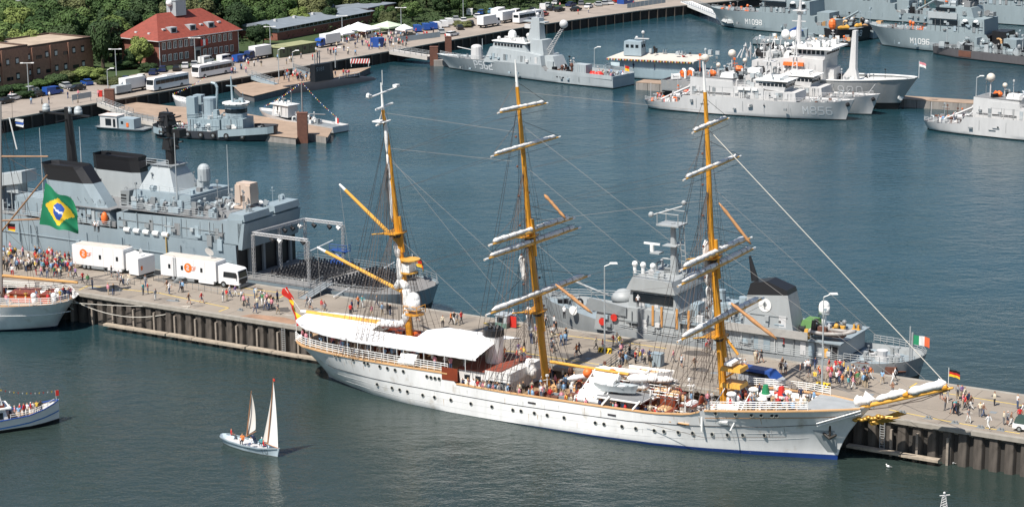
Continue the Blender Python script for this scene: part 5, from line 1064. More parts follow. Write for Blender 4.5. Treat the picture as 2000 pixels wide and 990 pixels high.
th=Hull([(-9,0,1.8,2.1,1.5),(-2,0,1.8,2.1,1.6),(L_-4,0,1.6,2.0,1.9),(L_-2,.0,1.0,1.5,2.3),(L_-.8,.05,.4,.8,2.6),(L_,.1,.04,.08,2.85)],zk=-.8,p=1)
th.make(tb,[WHITE,BLACK],boot=lambda x:.42,nz=5);th.edge(tb,mat('sky_blue_stripe',(.10,.33,.70),.4,var=0),-9,L_,lambda x:.75+.75*max(0,(x)/L_)**1.5,wd=-.03,th=.16,name='blue_stripe',out=.03);th.edge(tb,BLUE,-9,L_,lambda x:th.top(x),wd=.15,th=.1);th.deck(tb,DECKW,1.15,-8,L_-.8,name='foredeck')
build(M().box(-6,.9,-1.5,1.5,1.3,2.9,.0,.1,.4,.1),'cabin',WHITE,tb);build(M().box(-4,0.3,-1.3,1.3,3.4,4.7,.1,.1,.3,.1),'wheelhouse',WHITE,tb);build(M().box(-4,-.1,-1.35,1.35,3.6,4.2).box(-.5,.2,-1.52,-1.46,1.7,2.5),'window_band',GLASS,tb);build(M().box(-6.2,1.2,-1.7,1.7,2.9,3.05),'cabin_roof',WHITE,tb);cube(tb,'red_panel',MAHOG,-.9,.5,-1.2,1.2,3.05,3.5)
build(M().sph((-1.2,0,5.2),.35,8,6).cyl(-1.2,0,4.6,5.1,.08,n=6),'radar',WHITE,tb);build(M().tube((L_-.2,0,2.8),(L_-.3,0,4.0),.03,n=4),'jack_staff',WHITE,tb);build(M().box(L_-.3,L_+.15,-.02,.02,3.3,4.0),'jack_flag',RED,tb)
rail(tb,th.rail_pts(1,L_-.6,6,lambda x:th.top(x),-1,.1),.5,2,.025)
mb=M();n=16
for i in range(n):
    a=Vector((-1.2,0,5.6)).lerp(Vector((L_-.3,0,4.0)),i/n);b=Vector((-1.2,0,5.6)).lerp(Vector((L_-.3,0,4.0)),(i+1)/n);s_=Vector((0,0,-.5*math.sin(math.pi*i/n)));mb.m(0).tube(a+s_,b+s_,.012,n=3);mb.m(1+i%3).add([a+s_,a+s_+Vector((.2,0,0)),a+s_+Vector((.1,0,-.25))],[(0,1,2)])
build(mb,'bunting',[ROPE,YEL,RED,WHITE],tb)
# lattice aerial of a boat below the frame, gulls on the water
q=W(1832,992,0);o=thing('boat_aerial','white lattice mast top of a boat cut off at the bottom edge','boat mast',None,None,(q.x,q.y-3,0))
mb=M();h=2.5
for a,b in ((-.55,0),(.55,0),(0,.5)): mb.tube((a,b,0),(a*.3,b*.3,h),.045,n=4)
for k in range(9): z=k*h/9;s_=1-.7*z/h;mb.tube((-.55*s_,0,z),(.55*s_*.95,0,z+h/9),.035,n=3).tube((.55*s_,0,z),(0,.5*s_,z+h/9),.035,n=3)
mb.tube((-.5,0,h),(.6,0,h+.1),.06,n=5).sph((0,0,h+.3),.15,8,5);build(mb,'lattice_mast',HGREYW,o)
build(M().box(-1.5,1.5,-1,1,0,.3),'cabin_roof',HGREYW,o)
gull=lambda:M().sph((0,0,.12),.17,8,6,sx=1.9,sz=.8).sph((.3,0,.27),.09,6,5).add([(-.3,-.02,.15),(-.55,-.08,.2),(-.55,.08,.2)],[(0,1,2)]).m(1).tube((.38,0,.26),(.48,0,.24),.025,.01,4).add([(-.1,-.16,.16),(-.45,-.12,.22),(-.1,0,.25)],[(0,1,2)]).add([(-.1,.16,.16),(-.1,0,.25),(-.45,.12,.22)],[(0,1,2)])
for px,py,lab in ((1735,912,'white gull floating on dark water in front of the pier wall'),(1860,905,'small white gull floating close to the steel pier wall')):
    q=W(px,py,0);o=link('gull',shared('gull',gull,[WHITE,MGREY],True),None,(q.x,q.y,0),(0,0,2.2),(1,1,1));tag(o,lab,'gull')
# ================= FAR NAVAL SHIPS =================
def mk(name,label,cat,fr,st,hm,boot=.25,p=1,q=1.2,zk=-1,group=None):
    t=thing(name,label,cat,fr,group);h=Hull(st,zk=zk,p=p,q=q);h.make(t,[hm,BLACK],boot=lambda x:boot,nz=5);return t,h
def blk(t,fr,name,m_,pts,y0,y1,k=0): return build(M().prof(fr,pts,y0,y1,k),name,m_,t)
def win(t,fr,pts,y,w_=.55,h_=.45,name='window'):
    for px,py in pts: x,z=fr.X(px,py,y-.05);cube(t,name,GLASS,x-w_/2,x+w_/2,y-.06,y+.02,z-h_/2,z+h_/2)
def pole(t,fr,px,py0,py1,y,r=.12,m_=NGREYL,name='pole_mast',tip=0):
    x,z1=fr.X(px,py0,y);x0,z0=fr.X(px,py1,y);build(M().tube((x,y,z0),(x,y,z1),r,r*.6,6),name,m_,t)
    if tip: build(M().sph((x,y,z1+tip*.7),tip,12,7),'radome',WHITE,t,smooth=True)
    return x,z1
# patrol vessel with number P562, bow left
G1=Fr(905,143,1197,175,0,4.5)
t,h=mk('patrol_vessel','pale grey patrol vessel marked P562 with bow to the left and domed gun','warship',G1,[(48.6,0,4.3,4.5,2.3),(34,0,4.5,4.7,2.6),(27.5,0,4.4,4.7,2.8),(26,0,4.3,4.6,4.1),(12,0,3.2,4.3,3.9),(0,-1,1.6,3.2,3.55),(-5,-2.6,.6,2.1,3.5),(-8.6,-4.2,.05,.4,3.6)],NGREYL,p=.9)
PVG=DGREY
h.deck(t,PVG,lambda x:h.zd(x)-.35,48.4,-12,name='deck',n=24)
build(M().box(28,48.4,-4.62,-4.5,2.3,3.3),'bulwark',NGREYL,t);build(M().box(28,48.4,4.5,4.62,2.3,3.3),'bulwark',NGREYL,t);build(M().box(48.3,48.6,-4.4,4.4,2.2,3.1),'transom_top',NGREY,t)
def y56(x,z): return -h.half(x,z)-.10
letters(t,'P562',2.6,1.35,1.9,h.face,mat('letter_white',(.9,.9,.9),.5,var=0),.6,.17,.33,sl=.02)
build(M().prism([(6.6,3.4),(25.8,3.8),(25.2,6.3),(22.6,6.6),(21,6.8),(8.6,7.4)],-4.1,4.1,.10),'superstructure',NGREYL,t)
build(M().prism([(9.0,7.2),(20.6,6.8),(19.6,8.6),(9.6,8.9)],-3.4,3.4,.05),'bridge',NGREYL,t);build(M().box(9.1,20.6,-3.6,3.6,8.9,9.15),'bridge_roof',WHITE,t)
for k in range(9): cube(t,'window',GLASS,9.9+k*1.05,10.6+k*1.05,-3.45,-3.3,7.9,8.5)
x,z=G1.X(931,105,0);build(M().cyl(x,0,3.3,4.2,1.6,n=12).cyl(x,0,4.2,6.4,1.55,1.45,12).sph((x,0,6.4),1.45,12,6,sz=.45).tube((x,0,5.3),(x-6.6,0,5.9),.12,n=6),'gun_turret',HGREYW,t)
build(M().cyl(13,0,9.1,9.9,.8,n=10).cyl(13,0,9.9,10.6,1.1,n=12).sph((13,0,10.6),1.1,12,6),'radar_drum',WHITE,t,smooth=False);build(M().cyl(17.5,1,9.1,10.2,.4,n=8).sph((17.5,1,10.5),.6,8,6).sph((10.2,-2,9.6),.5,8,6).sph((15.4,-2,9.5),.45,8,6),'sensor_balls',HGREYW,t)
build(M().prism([(20.5,6.6),(25,6.4),(24.4,10.0),(20.4,10)],-2.2,2.2,.05).prism([(18.6,9),(23,10),(22.6,15.4),(20.2,15.4),(19.6,12)],-1.2,1.2,.04).box(17.4,24.4,-.9,.9,14.2,14.5),'mast_tower',NGREYL,t)
build(M().tube((22.6,-.5,15.4),(23.4,-.5,17.4),.12,n=5).tube((20.8,.5,15.4),(20,.5,17.6),.12,n=5).box(18,20,-1.2,1.2,12.6,13.6).sph((21.4,0,16.2),.5,8,6),'mast_head_gear',HGREYW,t)
mb=M();a=Vector((23.5,0,4.6));b=Vector((29.4,0,13))
for e in ((-.9,-.7),(.9,-.7),(0,.9)): mb.tube(a+Vector((e[0],e[1],0)),b+Vector((e[0]*.4,e[1]*.4,0)),.12,n=4)
for k in range(12): p_=a.lerp(b,k/12);q_=a.lerp(b,(k+1)/12);mb.tube(p_+Vector((-.6,-.5,0)),q_+Vector((.5,-.4,0)),.07,n=3).tube(p_+Vector((.6,-.5,0)),q_+Vector((-.2,.6,0)),.07,n=3)
build(mb,'lattice_boom',HGREYW,t);build(M().sph((29.8,0,14.3),1.1,12,8),'radome',HGREYW,t,smooth=True)
build(M().box(25,29.5,-2.5,2.5,2.6,6.2,.3,.4,1.6,.4).box(26.4,28.4,-2.7,-2.3,3,5),'boat_crane_house',NGREYL,t)
build(M().box(35.6,39.4,-3.4,-.8,2.2,5.1).box(35.8,36,-3.46,-3.4,2.4,5),'grey_container',NGREYL,t)
for k in range(5): cube(t,'container_rib',NGREY,35.9+k*.75,36.0+k*.75,-3.47,-3.41,2.4,5)
build(M().lump((40,-2.6,3),(44,-2.2,3),.65,8,3),'red_inflatable',RED,t);clutter(t,29,34,-3.5,3.5,2.3,16,[MGREY,NGREY,BLACK,RUST],g,1.6);clutter(t,40,48,-3.5,3.5,2.1,14,[MGREY,NGREY,WHITE,NGREYL],g,1.1)
clutter(t,-7,5,-1.6,1.6,3.3,7,[MGREY,NGREYL],g,.9)
for k in range(3): cube(t,'hull_mark',BLACK,31+k*1.0,31.5+k*1.0,-4.64,-4.6,1.5,1.8)
rail(t,h.rail_pts(-11,5,8,3.7,-1,.0),.9,3,.04,NGREYL);rail(t,[(28,4.5,3.2),(48,4.5,3.2)],.9,3,.04,NGREYL)
x,z=pole(t,G1,942,76,110,2,.12,name='red_based_pole');
flag('stern_flag','orange and yellow flag at the stern of vessel P562',lambda u,v:0 if v>.5 else 1,[RED,YEL],G1.world(48.2,1,5.2),1.4,1.3,(.8,-.4,0),.2,.3,staff=(G1.world(48.2,1,2.3),G1.world(48.2,1,5.4),.05))
MP=[MGREY,NGREY,HGREYW]
sidefit(t,8,25,-3.95,4.1,6.0,12,31,MP);sidefit(t,-2,46,-4.6,1.0,2.2,10,32,[NGREY,MGREY],doors=False,seams=6);gear(t,28.5,35,-3.4,3.4,2.3,14,33,MP+[BLACK,RUST],1.3);gear(t,40,47,-3.4,3.4,2.1,12,34,MP+[RUST],1);gear(t,10,20,-2.6,2.6,9.15,10,35,MP+[WHITE],.8)
# mine-hunters (same class): stern left
HW=HGREYW
def hunter(label,fr,txt,dxx=0,seed=0,full=True):
    t,h=mk('minehunter',label,'minehunter',fr,[(-2.2,0,.6,2.9,2.0),(-.8,0,2.6,4.0,2.0),(2,0,3.6,4.4,2.05),(7,0,4.2,4.45,2.3),(8.2,0,4.25,4.5,4.0),(18,0,4.45,4.5,4.3),(30,0,3.9,4.5,4.0),(38,.3,2.4,4.0,4.1),(43,1.2,.9,2.6,4.4),(45.8,1.9,.05,.35,4.9)],HW,p=.8,group='minehunters of one class')
    h.deck(t,DGREY,1.6,-2.1,7.4,name='sweep_deck',n=8);h.deck(t,DGREY,lambda x:h.zd(x)-.35,8.2,47.2,name='deck',n=22)
    build(M().box(7.4,7.6,-4.3,4.3,1.6,3.9),'step_bulkhead',HW,t)
    build(M().prism([(9.6,3.9),(27.5,3.8),(27.5,6.6),(20.2,6.6),(20.0,8.0),(9.6,8.2)],-3.6,3.6,.02),'superstructure',HW,t)
    build(M().box(9.8,20.0,-3.5,3.5,8.15,8.25),'upper_deck',DGREY,t)
    build(M().prism([(27.5,3.8),(35.2,3.9),(35.0,5.9),(27.5,6.0)],-3.4,3.4,.02),'fore_house',HW,t)
    build(M().prism([(25.4,6.4),(32.2,5.9),(32.6,7.6),(25.4,8.2)],-3.0,3.0,.0),'bridge',HW,t);build(M().box(25.0,33.2,-3.4,3.4,8.2,8.4).box(26.5,31.5,-2,2,8.4,9.2,.3,.3),'bridge_roof',WHITE,t)
    for k in range(7): cube(t,'window',GLASS,26.2+k*.95,26.95+k*.95,-3.06,-2.95,7.1,7.75)
    for k in range(5): cube(t,'window',GLASS,32.42,32.62,-2.6+k*1.1,-1.8+k*1.1,6.8,7.4)
    for k in range(3): build(M().box(21.4+k*1.7,22.7+k*1.7,-3.9,-3.0,5.9,6.4),'locker_white',WHITE,t)
    for k in range(7): cube(t,'panel_seam',MGREY,28+k,28.06+k,-3.43,-3.38,4.2,5.7)
    build(M().box(14,19.6,-3.66,-3.58,4.6,5.0).box(11,13.0,-3.66,-3.58,4.6,5.0),'vent_strip',BLACK,t)
    build(M().box(13.5,20,-3.58,-3.54,6.2,7.6),'side_screen',HGREYW,t)
    mb=M();x=27.5
    mb.tube((x-.7,-.8,8.3),(x,0,16),.16,n=5).tube((x+.7,-.8,8.3),(x,0,16),.16,n=5).tube((x,1,8.3),(x,0,16),.16,n=5).box(x-1.4,x+1.4,-1.2,1.2,12.2,12.35).box(x-2,x+2,-.1,.1,14.2,14.35).tube((x,0,16),(x,0,18.4),.06,n=4).box(x-1,x+.6,-.2,.2,12.8,13.1)
    for k in range(7): mb.tube((x-.6+.08*k,-.7+.08*k,9+k),(x+.5-.08*k,-.6+.08*k,9.6+k),.07,n=3)
    build(mb,'lattice_mast',HW,t);build(M().sph((x-2,0,15),.4,8,6).sph((x+1.4,0,15.4),.35,8,6).sph((x,-1.2,17),.3,8,5),'aerial_balls',WHITE,t)
    for xx,yy,zz,r_ in ((12,-.5,11.6,.95),(14.6,1,10.2,.55)):
        build(M().tube((xx,yy,8.2),(xx,yy,zz),.16,n=5),'dome_post',HW,t);build(M().sph((xx,yy,zz+r_*.6),r_,12,8),'radome',mat('dome_cream',(.60,.55,.48),.5),t,smooth=True)
    build(M().lump((13,-1.2,8.8),(15,-1,8.9),.7,5,seed),'orange_buoy_gear',ORANGE,t);build(M().box(16.4,19.6,-2.2,.4,8.25,9.2,.2,.2),'covered_boat',WHITE,t)
    build(M().tube((1.5,-1.6,2.2),(8.6,-1.4,5.6),.28,n=6).tube((1.5,1,2.2),(8.2,1.1,5.4),.25,n=6).tube((3.5,-2.4,1.8),(5,-2.4,4.4),.15,n=5).tube((7.8,-2,3.8),(12,-2,7.2),.22,n=6).cyl(8.6,-1,3.8,6,.5,n=8),'deck_crane',HW,t)
    build(M().tube((4.6,-1,3.3),(6.2,-1,3.3),.8,n=12).tube((4.4,1.6,3),(6.4,1.6,3),.7,n=10),'cable_drum',HGREYW,t);clutter(t,-1,7,-3,3,1.6,14,[RED,ORANGE,MGREY,RUST,WHITE],g,1.2)
    rail(t,h.rail_pts(-2,7,6,2.0,-1),.9,3,.04,HW);rail(t,h.rail_pts(8.5,46.5,20,lambda x:h.zd(x),-1,.1),.9,3,.035,HW);rail(t,[(20.2,-3.4,6.6),(27,-3.4,6.6)],.9,3,.035,HW)
    clutter(t,36,44,-2,2,3.8,12,[HW,MGREY,WHITE,RUST],g,.8);build(M().tube((44.8,0,4.6),(46.6,0,7.0),.08,n=4).tube((-1.9,0,2),(-1.9,0,5.6),.07,n=5),'jack_staff',HW,t)
    build(M().tube((46.2,-.9,3.6),(46.8,-.9,3.9),.45,.45,10),'bow_fender',BLACK,t)
    MH=[MGREY,HGREYW,NGREYL];sidefit(t,9.8,27,-3.6,4.1,6.4,16,seed+41,MH);sidefit(t,27.6,34.8,-3.42,4.2,5.8,8,seed+42,MH);sidefit(t,8.5,40,-4.5,1.2,3.6,8,seed+43,[MGREY,HGREYW],doors=False,seams=6)
    gear(t,10,25,-3,3,8.25,18,seed+44,MH+[BLACK],1.1);gear(t,-1,7,-3.2,3.2,1.65,16,seed+45,MH+[ORANGE,RUST],1.0);gear(t,20.4,26.6,-3,3,6.6,10,seed+46,MH,1.1);gear(t,36,45,-2,2,3.9,12,seed+47,MH,.7);gear(t,25.6,32,-2.8,2.8,8.4,8,seed+48,MH,.8)
    if txt: letters(t,txt,37.0,1.35,1.75,h.face,mat('letter_pale',(.80,.80,.80),.5,var=0),.62,.13,.35)
    return t,h
G2=Fr(1270,215,1645,242,0,4.45)
hunter('grey minehunter marked M856 lying nearest the camera in its group',G2,'M856')
hunter('grey minehunter moored between the M856 and the large auxiliary ship',G2.sub(2.6,9.6),None,seed=2)
G3=Fr(1815,257,2000,276,0,4.45)
hunter('grey minehunter cut by the right edge with orange gear on deck',G3,None,seed=5)
# large auxiliary A900, bow right
G4=G2.sub(0,19.5)
print('A900',[G4.X(*q) for q in ((1795,160,0),(1750,222,0),(1600,170,-5),(1660,95,0),(1645,115,-4))]) if 0 else None
xb=G4.X(1796,160,0)[0]
t,h=mk('auxiliary_ship','grey naval auxiliary with white-lined raised bow marked A900','naval auxiliary',G4,[(xb-62,0,4.5,5.5,4.2),(xb-50,0,5.6,6,4.4),(xb-28,0,5.6,6.1,4.5),(xb-26,0,5.4,6.2,6.6),(xb-16,0,3.8,6.0,6.9),(xb-9,1,1.8,4.6,7.3),(xb-5.5,3.4,.3,2.2,7.6),(xb-5,4.6,.04,.4,7.7)],mat('auxiliary_grey',(.36,.37,.37),.5,streak=.12,sc=.4,dirt=((.42,.40,.37),.6,.6)),boot=1.6,p=.9)
h.deck(t,WHITE,lambda x:h.zd(x)-.9,xb-25.5,xb-1,name='forecastle_deck');h.deck(t,DGREY,4.0,xb-61,xb-26.2,name='main_deck')
h.edge(t,WHITE,xb-25,xb-.8,None,wd=.5,th=.2,name='bulwark_cap')
letters(t,'A900',xb-19.5,3.3,2.1,h.face,mat('letter_grey',(.62,.62,.62),.5,var=0),.6,.12,.38)
X=xb+8
build(M().prism([(X-47,4.2),(X-29.5,4.3),(X-29.5,11.0),(X-36,11.4),(X-47,10)],-5,5,.02),'superstructure',HW,t);build(M().prism([(X-36,11.2),(X-29.3,11),(X-28.6,13.4),(X-36.5,13.4)],-4.6,4.6),'bridge',HW,t)
build(M().box(X-37.4,X-27.2,-5.6,5.6,13.4,13.75).box(X-35,X-30,-3,3,13.75,14.6,.3,.3),'bridge_roof',WHITE,t)
for k in range(6): cube(t,'window',GLASS,X-35.6+k*1.1,X-34.8+k*1.1,-4.66,-4.58,12.2,13.1)
for k in range(6): cube(t,'window',GLASS,X-28.98,X-28.8,-4+k*1.4,-3+k*1.4,12.2,13)
build(M().box(X-37,X-31,-5.1,-4.98,7.0,8.2),'dark_opening',GLASS,t);build(M().box(X-39,X-34,-5.6,-4.9,9.4,10.2,.1),'lifeboat',ORANGE,t)
build(M().tube((X-37.5,0,13),(X-37,0,24),.8,.3,8).box(X-39,X-35.6,-.15,.15,19,19.2).box(X-38.6,X-35.6,-1,1,21.5,21.65),'main_mast',HW,t)
build(M().prism([(X-26.5,6.4),(X-22.5,6.4),(X-23.1,9),(X-23.1,17.6),(X-24.0,17.6),(X-24.6,9)],-.8,.8),'foremast',HW,t);build(M().box(X-31.2,X-27.6,-2.6,1.8,5,9.0),'fore_house',HW,t)
for dx_,r_ in ((-40.6,1.05),(-38.6,.95)): build(M().cyl(X+dx_,0,9,14.9,.22,n=8).sph((X+dx_,0,15.8),r_,12,8,sz=1.2),'radome',WHITE,t,smooth=True)
mb=M();
for k in range(40): g3=random.Random(k);a=X-46+g3.uniform(-6,5);mb.tube((a,g3.uniform(-3,3),10),(a+g3.uniform(-1,1),g3.uniform(-3,3),10+g3.uniform(1,5)),.12,n=4)
build(mb,'aerial_cluster',HW,t);clutter(t,X-47,X-38,-4,4,10,16,[HW,WHITE,MGREY],g,1.6);clutter(t,xb-58,xb-42,-4,4,4.1,12,[HW,MGREY,ORANGE],g,1.5)
clutter(t,xb-22,xb-6,-2.5,2.5,6.2,14,[WHITE,MGREY,HW],g,.9)
MA=[MGREY,HW,WHITE];sidefit(t,X-46.5,X-30,-5.02,4.6,10,24,51,MA);gear(t,X-46,X-37,-4,4,10.6,24,52,MA+[BLACK],2.0);gear(t,xb-60,xb-40,-4.5,4.5,4.2,20,53,MA+[ORANGE],1.6);gear(t,X-36,X-29,-4,4,13.8,14,54,MA,1.3);gear(t,xb-22,xb-8,-3,3,6.1,16,55,MA+[BLACK],.9);sidefit(t,xb-50,xb-28,-6.1,1.8,4.2,6,56,[MGREY],doors=False,seams=5)
flag('bow_jack','pink and white flag on a staff at the bow of ship A900',lambda u,v:0 if v>.5 else 1,[mat('flag_pink',(.65,.25,.28),.7,var=0),WHITE],G4.world(xb-.2,0,11.2),1.7,1.1,(1,-.4,0),.15,.35,staff=(G4.world(xb-.2,0,7.4),G4.world(xb-.2,0,11.4),.06))
build(M().tube((xb-4.6,-.4,2.9),(xb-4,-.8,2.9),.7,.7,12),'bow_anchor_ring',WHITE,t)
# tender with a long awning behind P562
G5=Fr(1195,160,1500,176,0,4);G5=G5.sub(0,6)
t,h=mk('tender','grey tender with a long cream awning and a square wheelhouse moored at the floating jetty','tender',G5,[(-4,-1,.3,2,3.2),(0,0,2.6,3.6,2.8),(8,0,4,4.2,2.5),(44,0,4,4.2,2.6),(50,0,3,3.8,2.6)],mat('tender_blue_grey',(.33,.42,.46),.5,streak=.1,sc=.5))
h.deck(t,DGREY,2.2,-4,50)
x0,_=G5.X(1185,130,-3.9);x1,_=G5.X(1355,150,-3.9);xa,za=G5.X(1178,126,-3.9);xw,zw=G5.X(1240,110,0)
build(M().add([(x0,-3.9,5.1),(x1,-3.9,5.1),(x1+3,2.6,6.0),(x0+2.2,2.6,6.0),(x0,-3.9,4.9),(x1,-3.9,4.9)],[(0,1,2,3),(4,5,1,0)]),'awning',mat('awning_cream',(.50,.47,.42),.8,var=.06),t)
mb=M()
for k in range(60):
    a=x0+(x1-x0)*k/60;mb.m(k%4).add([(a,-3.95,4.95),(a+(x1-x0)/75,-3.95,4.95),(a+(x1-x0)/150,-3.95,4.45)],[(0,1,2)])
build(mb,'bunting',[RED,YEL,BLACK,WHITE],t)
build(M().box(x0+3,x1-1,-2.6,2.4,2.2,4.6),'deckhouse',mat('tender_blue_grey',(.33,.42,.46)),t)
build(M().box(xw-2.4,xw+2.4,-1.8,1.8,5.6,9.2,.1,.1),'wheelhouse',NGREY,t)
for k in range(3): cube(t,'window',GLASS,xw-1.8+k*1.3,xw-1.0+k*1.3,-1.78,-1.66,7.6,8.4)
for k in range(2): cube(t,'window',GLASS,xw+2.25,xw+2.4,-1.3+k*1.4,-.4+k*1.4,7.6,8.4)
pole(t,G5,1256,62,112,0,.2,DGREY);xq,zq=G5.X(1256,66,0);build(M().box(xq-2.2,xq+1.6,-.3,.3,zq-1.4,zq-1.2).sph((xq-1.7,0,zq-1.1),.4,8,6).sph((xq,0,zq+.3),.45,8,6),'lamp_cluster',HGREYW,t)
clutter(t,xw+3,x1+4,-1,3.5,6.2,14,[MGREY,NGREYL,BLACK],g,1.2)
flag('tender_flag','orange and gold flag above the cream awning of the tender',lambda u,v:0 if v>.6 else 1,[RED,YEL],G5.world(G5.X(1332,108,0)[0],0,G5.X(1332,108,0)[1]),1.2,2.2,(.8,-.5,0),.2,.4,staff=(G5.world(G5.X(1332,108,0)[0],0,6),G5.world(G5.X(1332,108,0)[0],0,G5.X(1332,106,0)[1]),.05))
# floating jetty in the basin
def jetty(name,label,fr,x0,x1,y0,y1,zt=1.9):
    t=thing(name,label,'floating jetty',fr);build(M().box(x0,x1,y0,y1,zt-.12,zt),'deck_surface',mat('jetty_brown_deck',(.33,.24,.175),.85,var=.2,sc=.4),t)
    k=max(1,int((x1-x0)/3.2));w_=(x1-x0)/k
    for i in range(k): link('float_panel',shared('float%s%d'%(name,int(y0*10)),lambda:M().box(.06,w_-.06,y0+.03,y1-.03,-.6,zt-.13),mat('jetty_side',(.27,.25,.23),.85,streak=.3,sc=1.2)),t,(x0+w_*i,0,0))
    return t
G6=Fr(1228,178,1765,213,0,0)
jetty('jetty','long brown-decked floating jetty running between the grey ships',G6,.8,G6.X(2060,215,0)[0],2.3,7.3)
# four ships far top right
NB=mat('far_navy_grey',(.255,.31,.33),.5,streak=.1,sc=.4);NBD=mat('far_dark_hull',(.10,.095,.10),.6,streak=.2,sc=.5)
def far_ship(label,ax,ay,bx,by,txt,seed,ang=None):
    fr=Fr(ax,ay,bx,by,0,0);a=fr.o.copy();f=Fr.__new__(Fr);f.o=a;an=D2(-37);f.u=Vector((math.cos(an),math.sin(an),0));f.n=Vector((-f.u.y,f.u.x,0));f.L=50;f=f.sub(0,4.6)
    t,h=mk('minesweeper',label,'warship',f,[(52,0,4.2,4.4,2.6),(34,0,4.6,4.6,2.9),(32,0,4.6,4.6,5.6),(14,0,4.4,4.7,5.6),(6,-.6,2.6,4.2,5.4),(1.5,-2.2,.8,2.8,5.5),(-1,-4,.05,.4,5.7)],NB,p=.9,group='minesweepers moored at the far side')
    h.deck(t,DGREY,lambda x:h.zd(x)-.6,52,-4.5,n=24,name='deck')
    build(M().prism([(14,5.2),(31.5,5.4),(31.2,9.6),(15.8,9.9)],-4.5,4.5,.02),'superstructure',NB,t);build(M().prism([(16,9.8),(28,9.6),(27,12.4),(18,12.6)],-3.8,3.8,.05),'bridge',NB,t)
    build(M().prism([(15,9.2),(23.5,9.2),(23.5,10.7),(15,10.9)],-4.9,-4.4),'bridge_wing',NGREYL,t)
    build(M().box(16.8,22.5,-3.9,-3.7,11.2,12.1).box(16.2,23.6,-4.62,-4.5,7.4,8.8),'bridge_glass',GLASS,t)
    for x in (24.8,28): build(M().box(x,x+2,-4.75,-4.0,7.6,8.6).m(1).sph((x+1,-4.5,8.9),.8,8,5,sz=.6),'raft_station',[GLASS,WHITE],t)
    letters(t,txt,9.5,1.8,1.4,h.face,WHITE,.6,.17,.3)
    mb=M();x=21
    mb.tube((x,0,12),(x+.5,0,21),.5,.2,6).box(x-2,x+2.4,-.15,.15,17,17.2).box(x-1.5,x+1.5,-1,1,15,15.2).tube((x+3,1,12),(x+3,1,24),.1,n=4).tube((x-3,-1,12),(x-3.2,-1,22),.1,n=4)
    build(mb,'main_mast',NGREYL,t);build(M().box(x-1,x+1.4,-.8,.8,17.4,18.6).sph((x+4.6,0,15.6),1.5,12,7),'radar_set',NGREYL,t)
    clutter(t,-1,12,-1.8,1.8,5.2,12,[MGREY,RUST,BLACK,ORANGE],g,1.4);clutter(t,33,51,-3.5,3.5,2.4,34,[MGREY,BLACK,NB,NGREYL,CAPR],g,2.2)
    build(M().tube((38,-1,3),(46,-2,7.5),.35,n=6).cyl(38,-1,2.5,5.5,.8,n=8),'deck_crane',NB,t);build(M().box(33,37,-3,3,2.4,6.5).box(31.6,33,-4.4,4.4,2.5,5.4),'after_house',BLACK if seed%2 else NB,t)
    MF=[MGREY,NGREY,NGREYL,DGREY];sidefit(t,14.5,31,-4.55,5.8,9.2,16,seed+61,MF);sidefit(t,17,27,-3.75,10,12,8,seed+62,MF);sidefit(t,2,50,-4.65,1.2,2.6,8,seed+63,[NGREY,MGREY],doors=False,seams=6)
    gear(t,33,51,-4,4,2.4,40,seed+64,MF+[BLACK,CAPR],1.7);gear(t,16,31,-3.5,3.5,9.9,22,seed+65,MF+[WHITE],1.5);gear(t,18,27,-3,3,12.5,14,seed+66,MF,1.8);gear(t,0,13,-2.5,2.5,5.1,16,seed+67,MF+[RUST],1.0)
    rail(t,h.rail_pts(-4,13,8,5.6,-1,0),.9,3,.05,NGREYL)
    return t,h,f
far_ship('far grey minesweeper with number M1098 lying bow to the white ramp',1400,55,1480,70,'M1098',0)
far_ship('far grey minesweeper with number M1096 beside the long dark hull',1715,93,1830,107,'M1096',1)
far_ship('far grey minesweeper hidden behind M1098 at the top edge',1560,30,1640,42,'',2)
far_ship('far grey minesweeper behind M1096 near the top right corner',1835,40,1900,50,'',3)
fr=Fr(1830,105,2000,124,0,0);t,h=mk('long_dark_hull','long low dark grey hull lying in front of the M1096 at right','barge',fr,[(-1,0,.3,.8,2.6),(2,0,2,2.6,2.5),(10,0,4,4,2.4),(60,0,4,4,2.4)],NBD);h.deck(t,MGREY,2.0,-1,59)
build(M().box(12,13,-.2,2,2,5.4).box(22,26,-1,3,2,6).box(38,44,-2,3,2,5),'deck_house',NB,t);clutter(t,3,50,-3,3,2.0,40,[MGREY,NB,BLACK,RUST,NGREYL],g,2);rail(t,[(0,-3.5,2.4),(55,-3.9,2.4)],.9,3,.05,NGREYL);gear(t,3,52,-3.4,3.4,2.1,50,71,[MGREY,NB,BLACK,NGREYL],2.0);cube(t,'brown_panel',RUST,10,14,-4.08,-4.0,.6,2.2)
fr=Fr(1500,86,1600,88,0,0);t,h=mk('work_pontoon','low flat grey landing craft lined with black tyre fenders and small blue tents','landing craft',fr,[(-4,0,2.6,3,1.6),(0,0,3.4,3.6,1.7),(24,0,3.6,3.6,1.7)],NB);h.deck(t,MGREY,1.5,-4,24)
build(M().box(8,11,-1,2,1.5,4.4).box(11.4,13,-1.6,1,1.5,3.2),'wheelhouse',NB,t);build(M().prism([(6,4),(10,4),(8,5)],-2,1.6),'blue_tent',BLUE,t);clutter(t,-2,23,-3,3,1.5,24,[MGREY,NGREY,ORANGE,WHITE,CAPR],g,1.2)
for k in range(9): link('tyre_fender',shared('tyre_fender',lambda:M().tube((0,-.3,0),(0,.3,0),.7,n=10),TYRE),t,(14+k*1.2,-3.8,1.0))
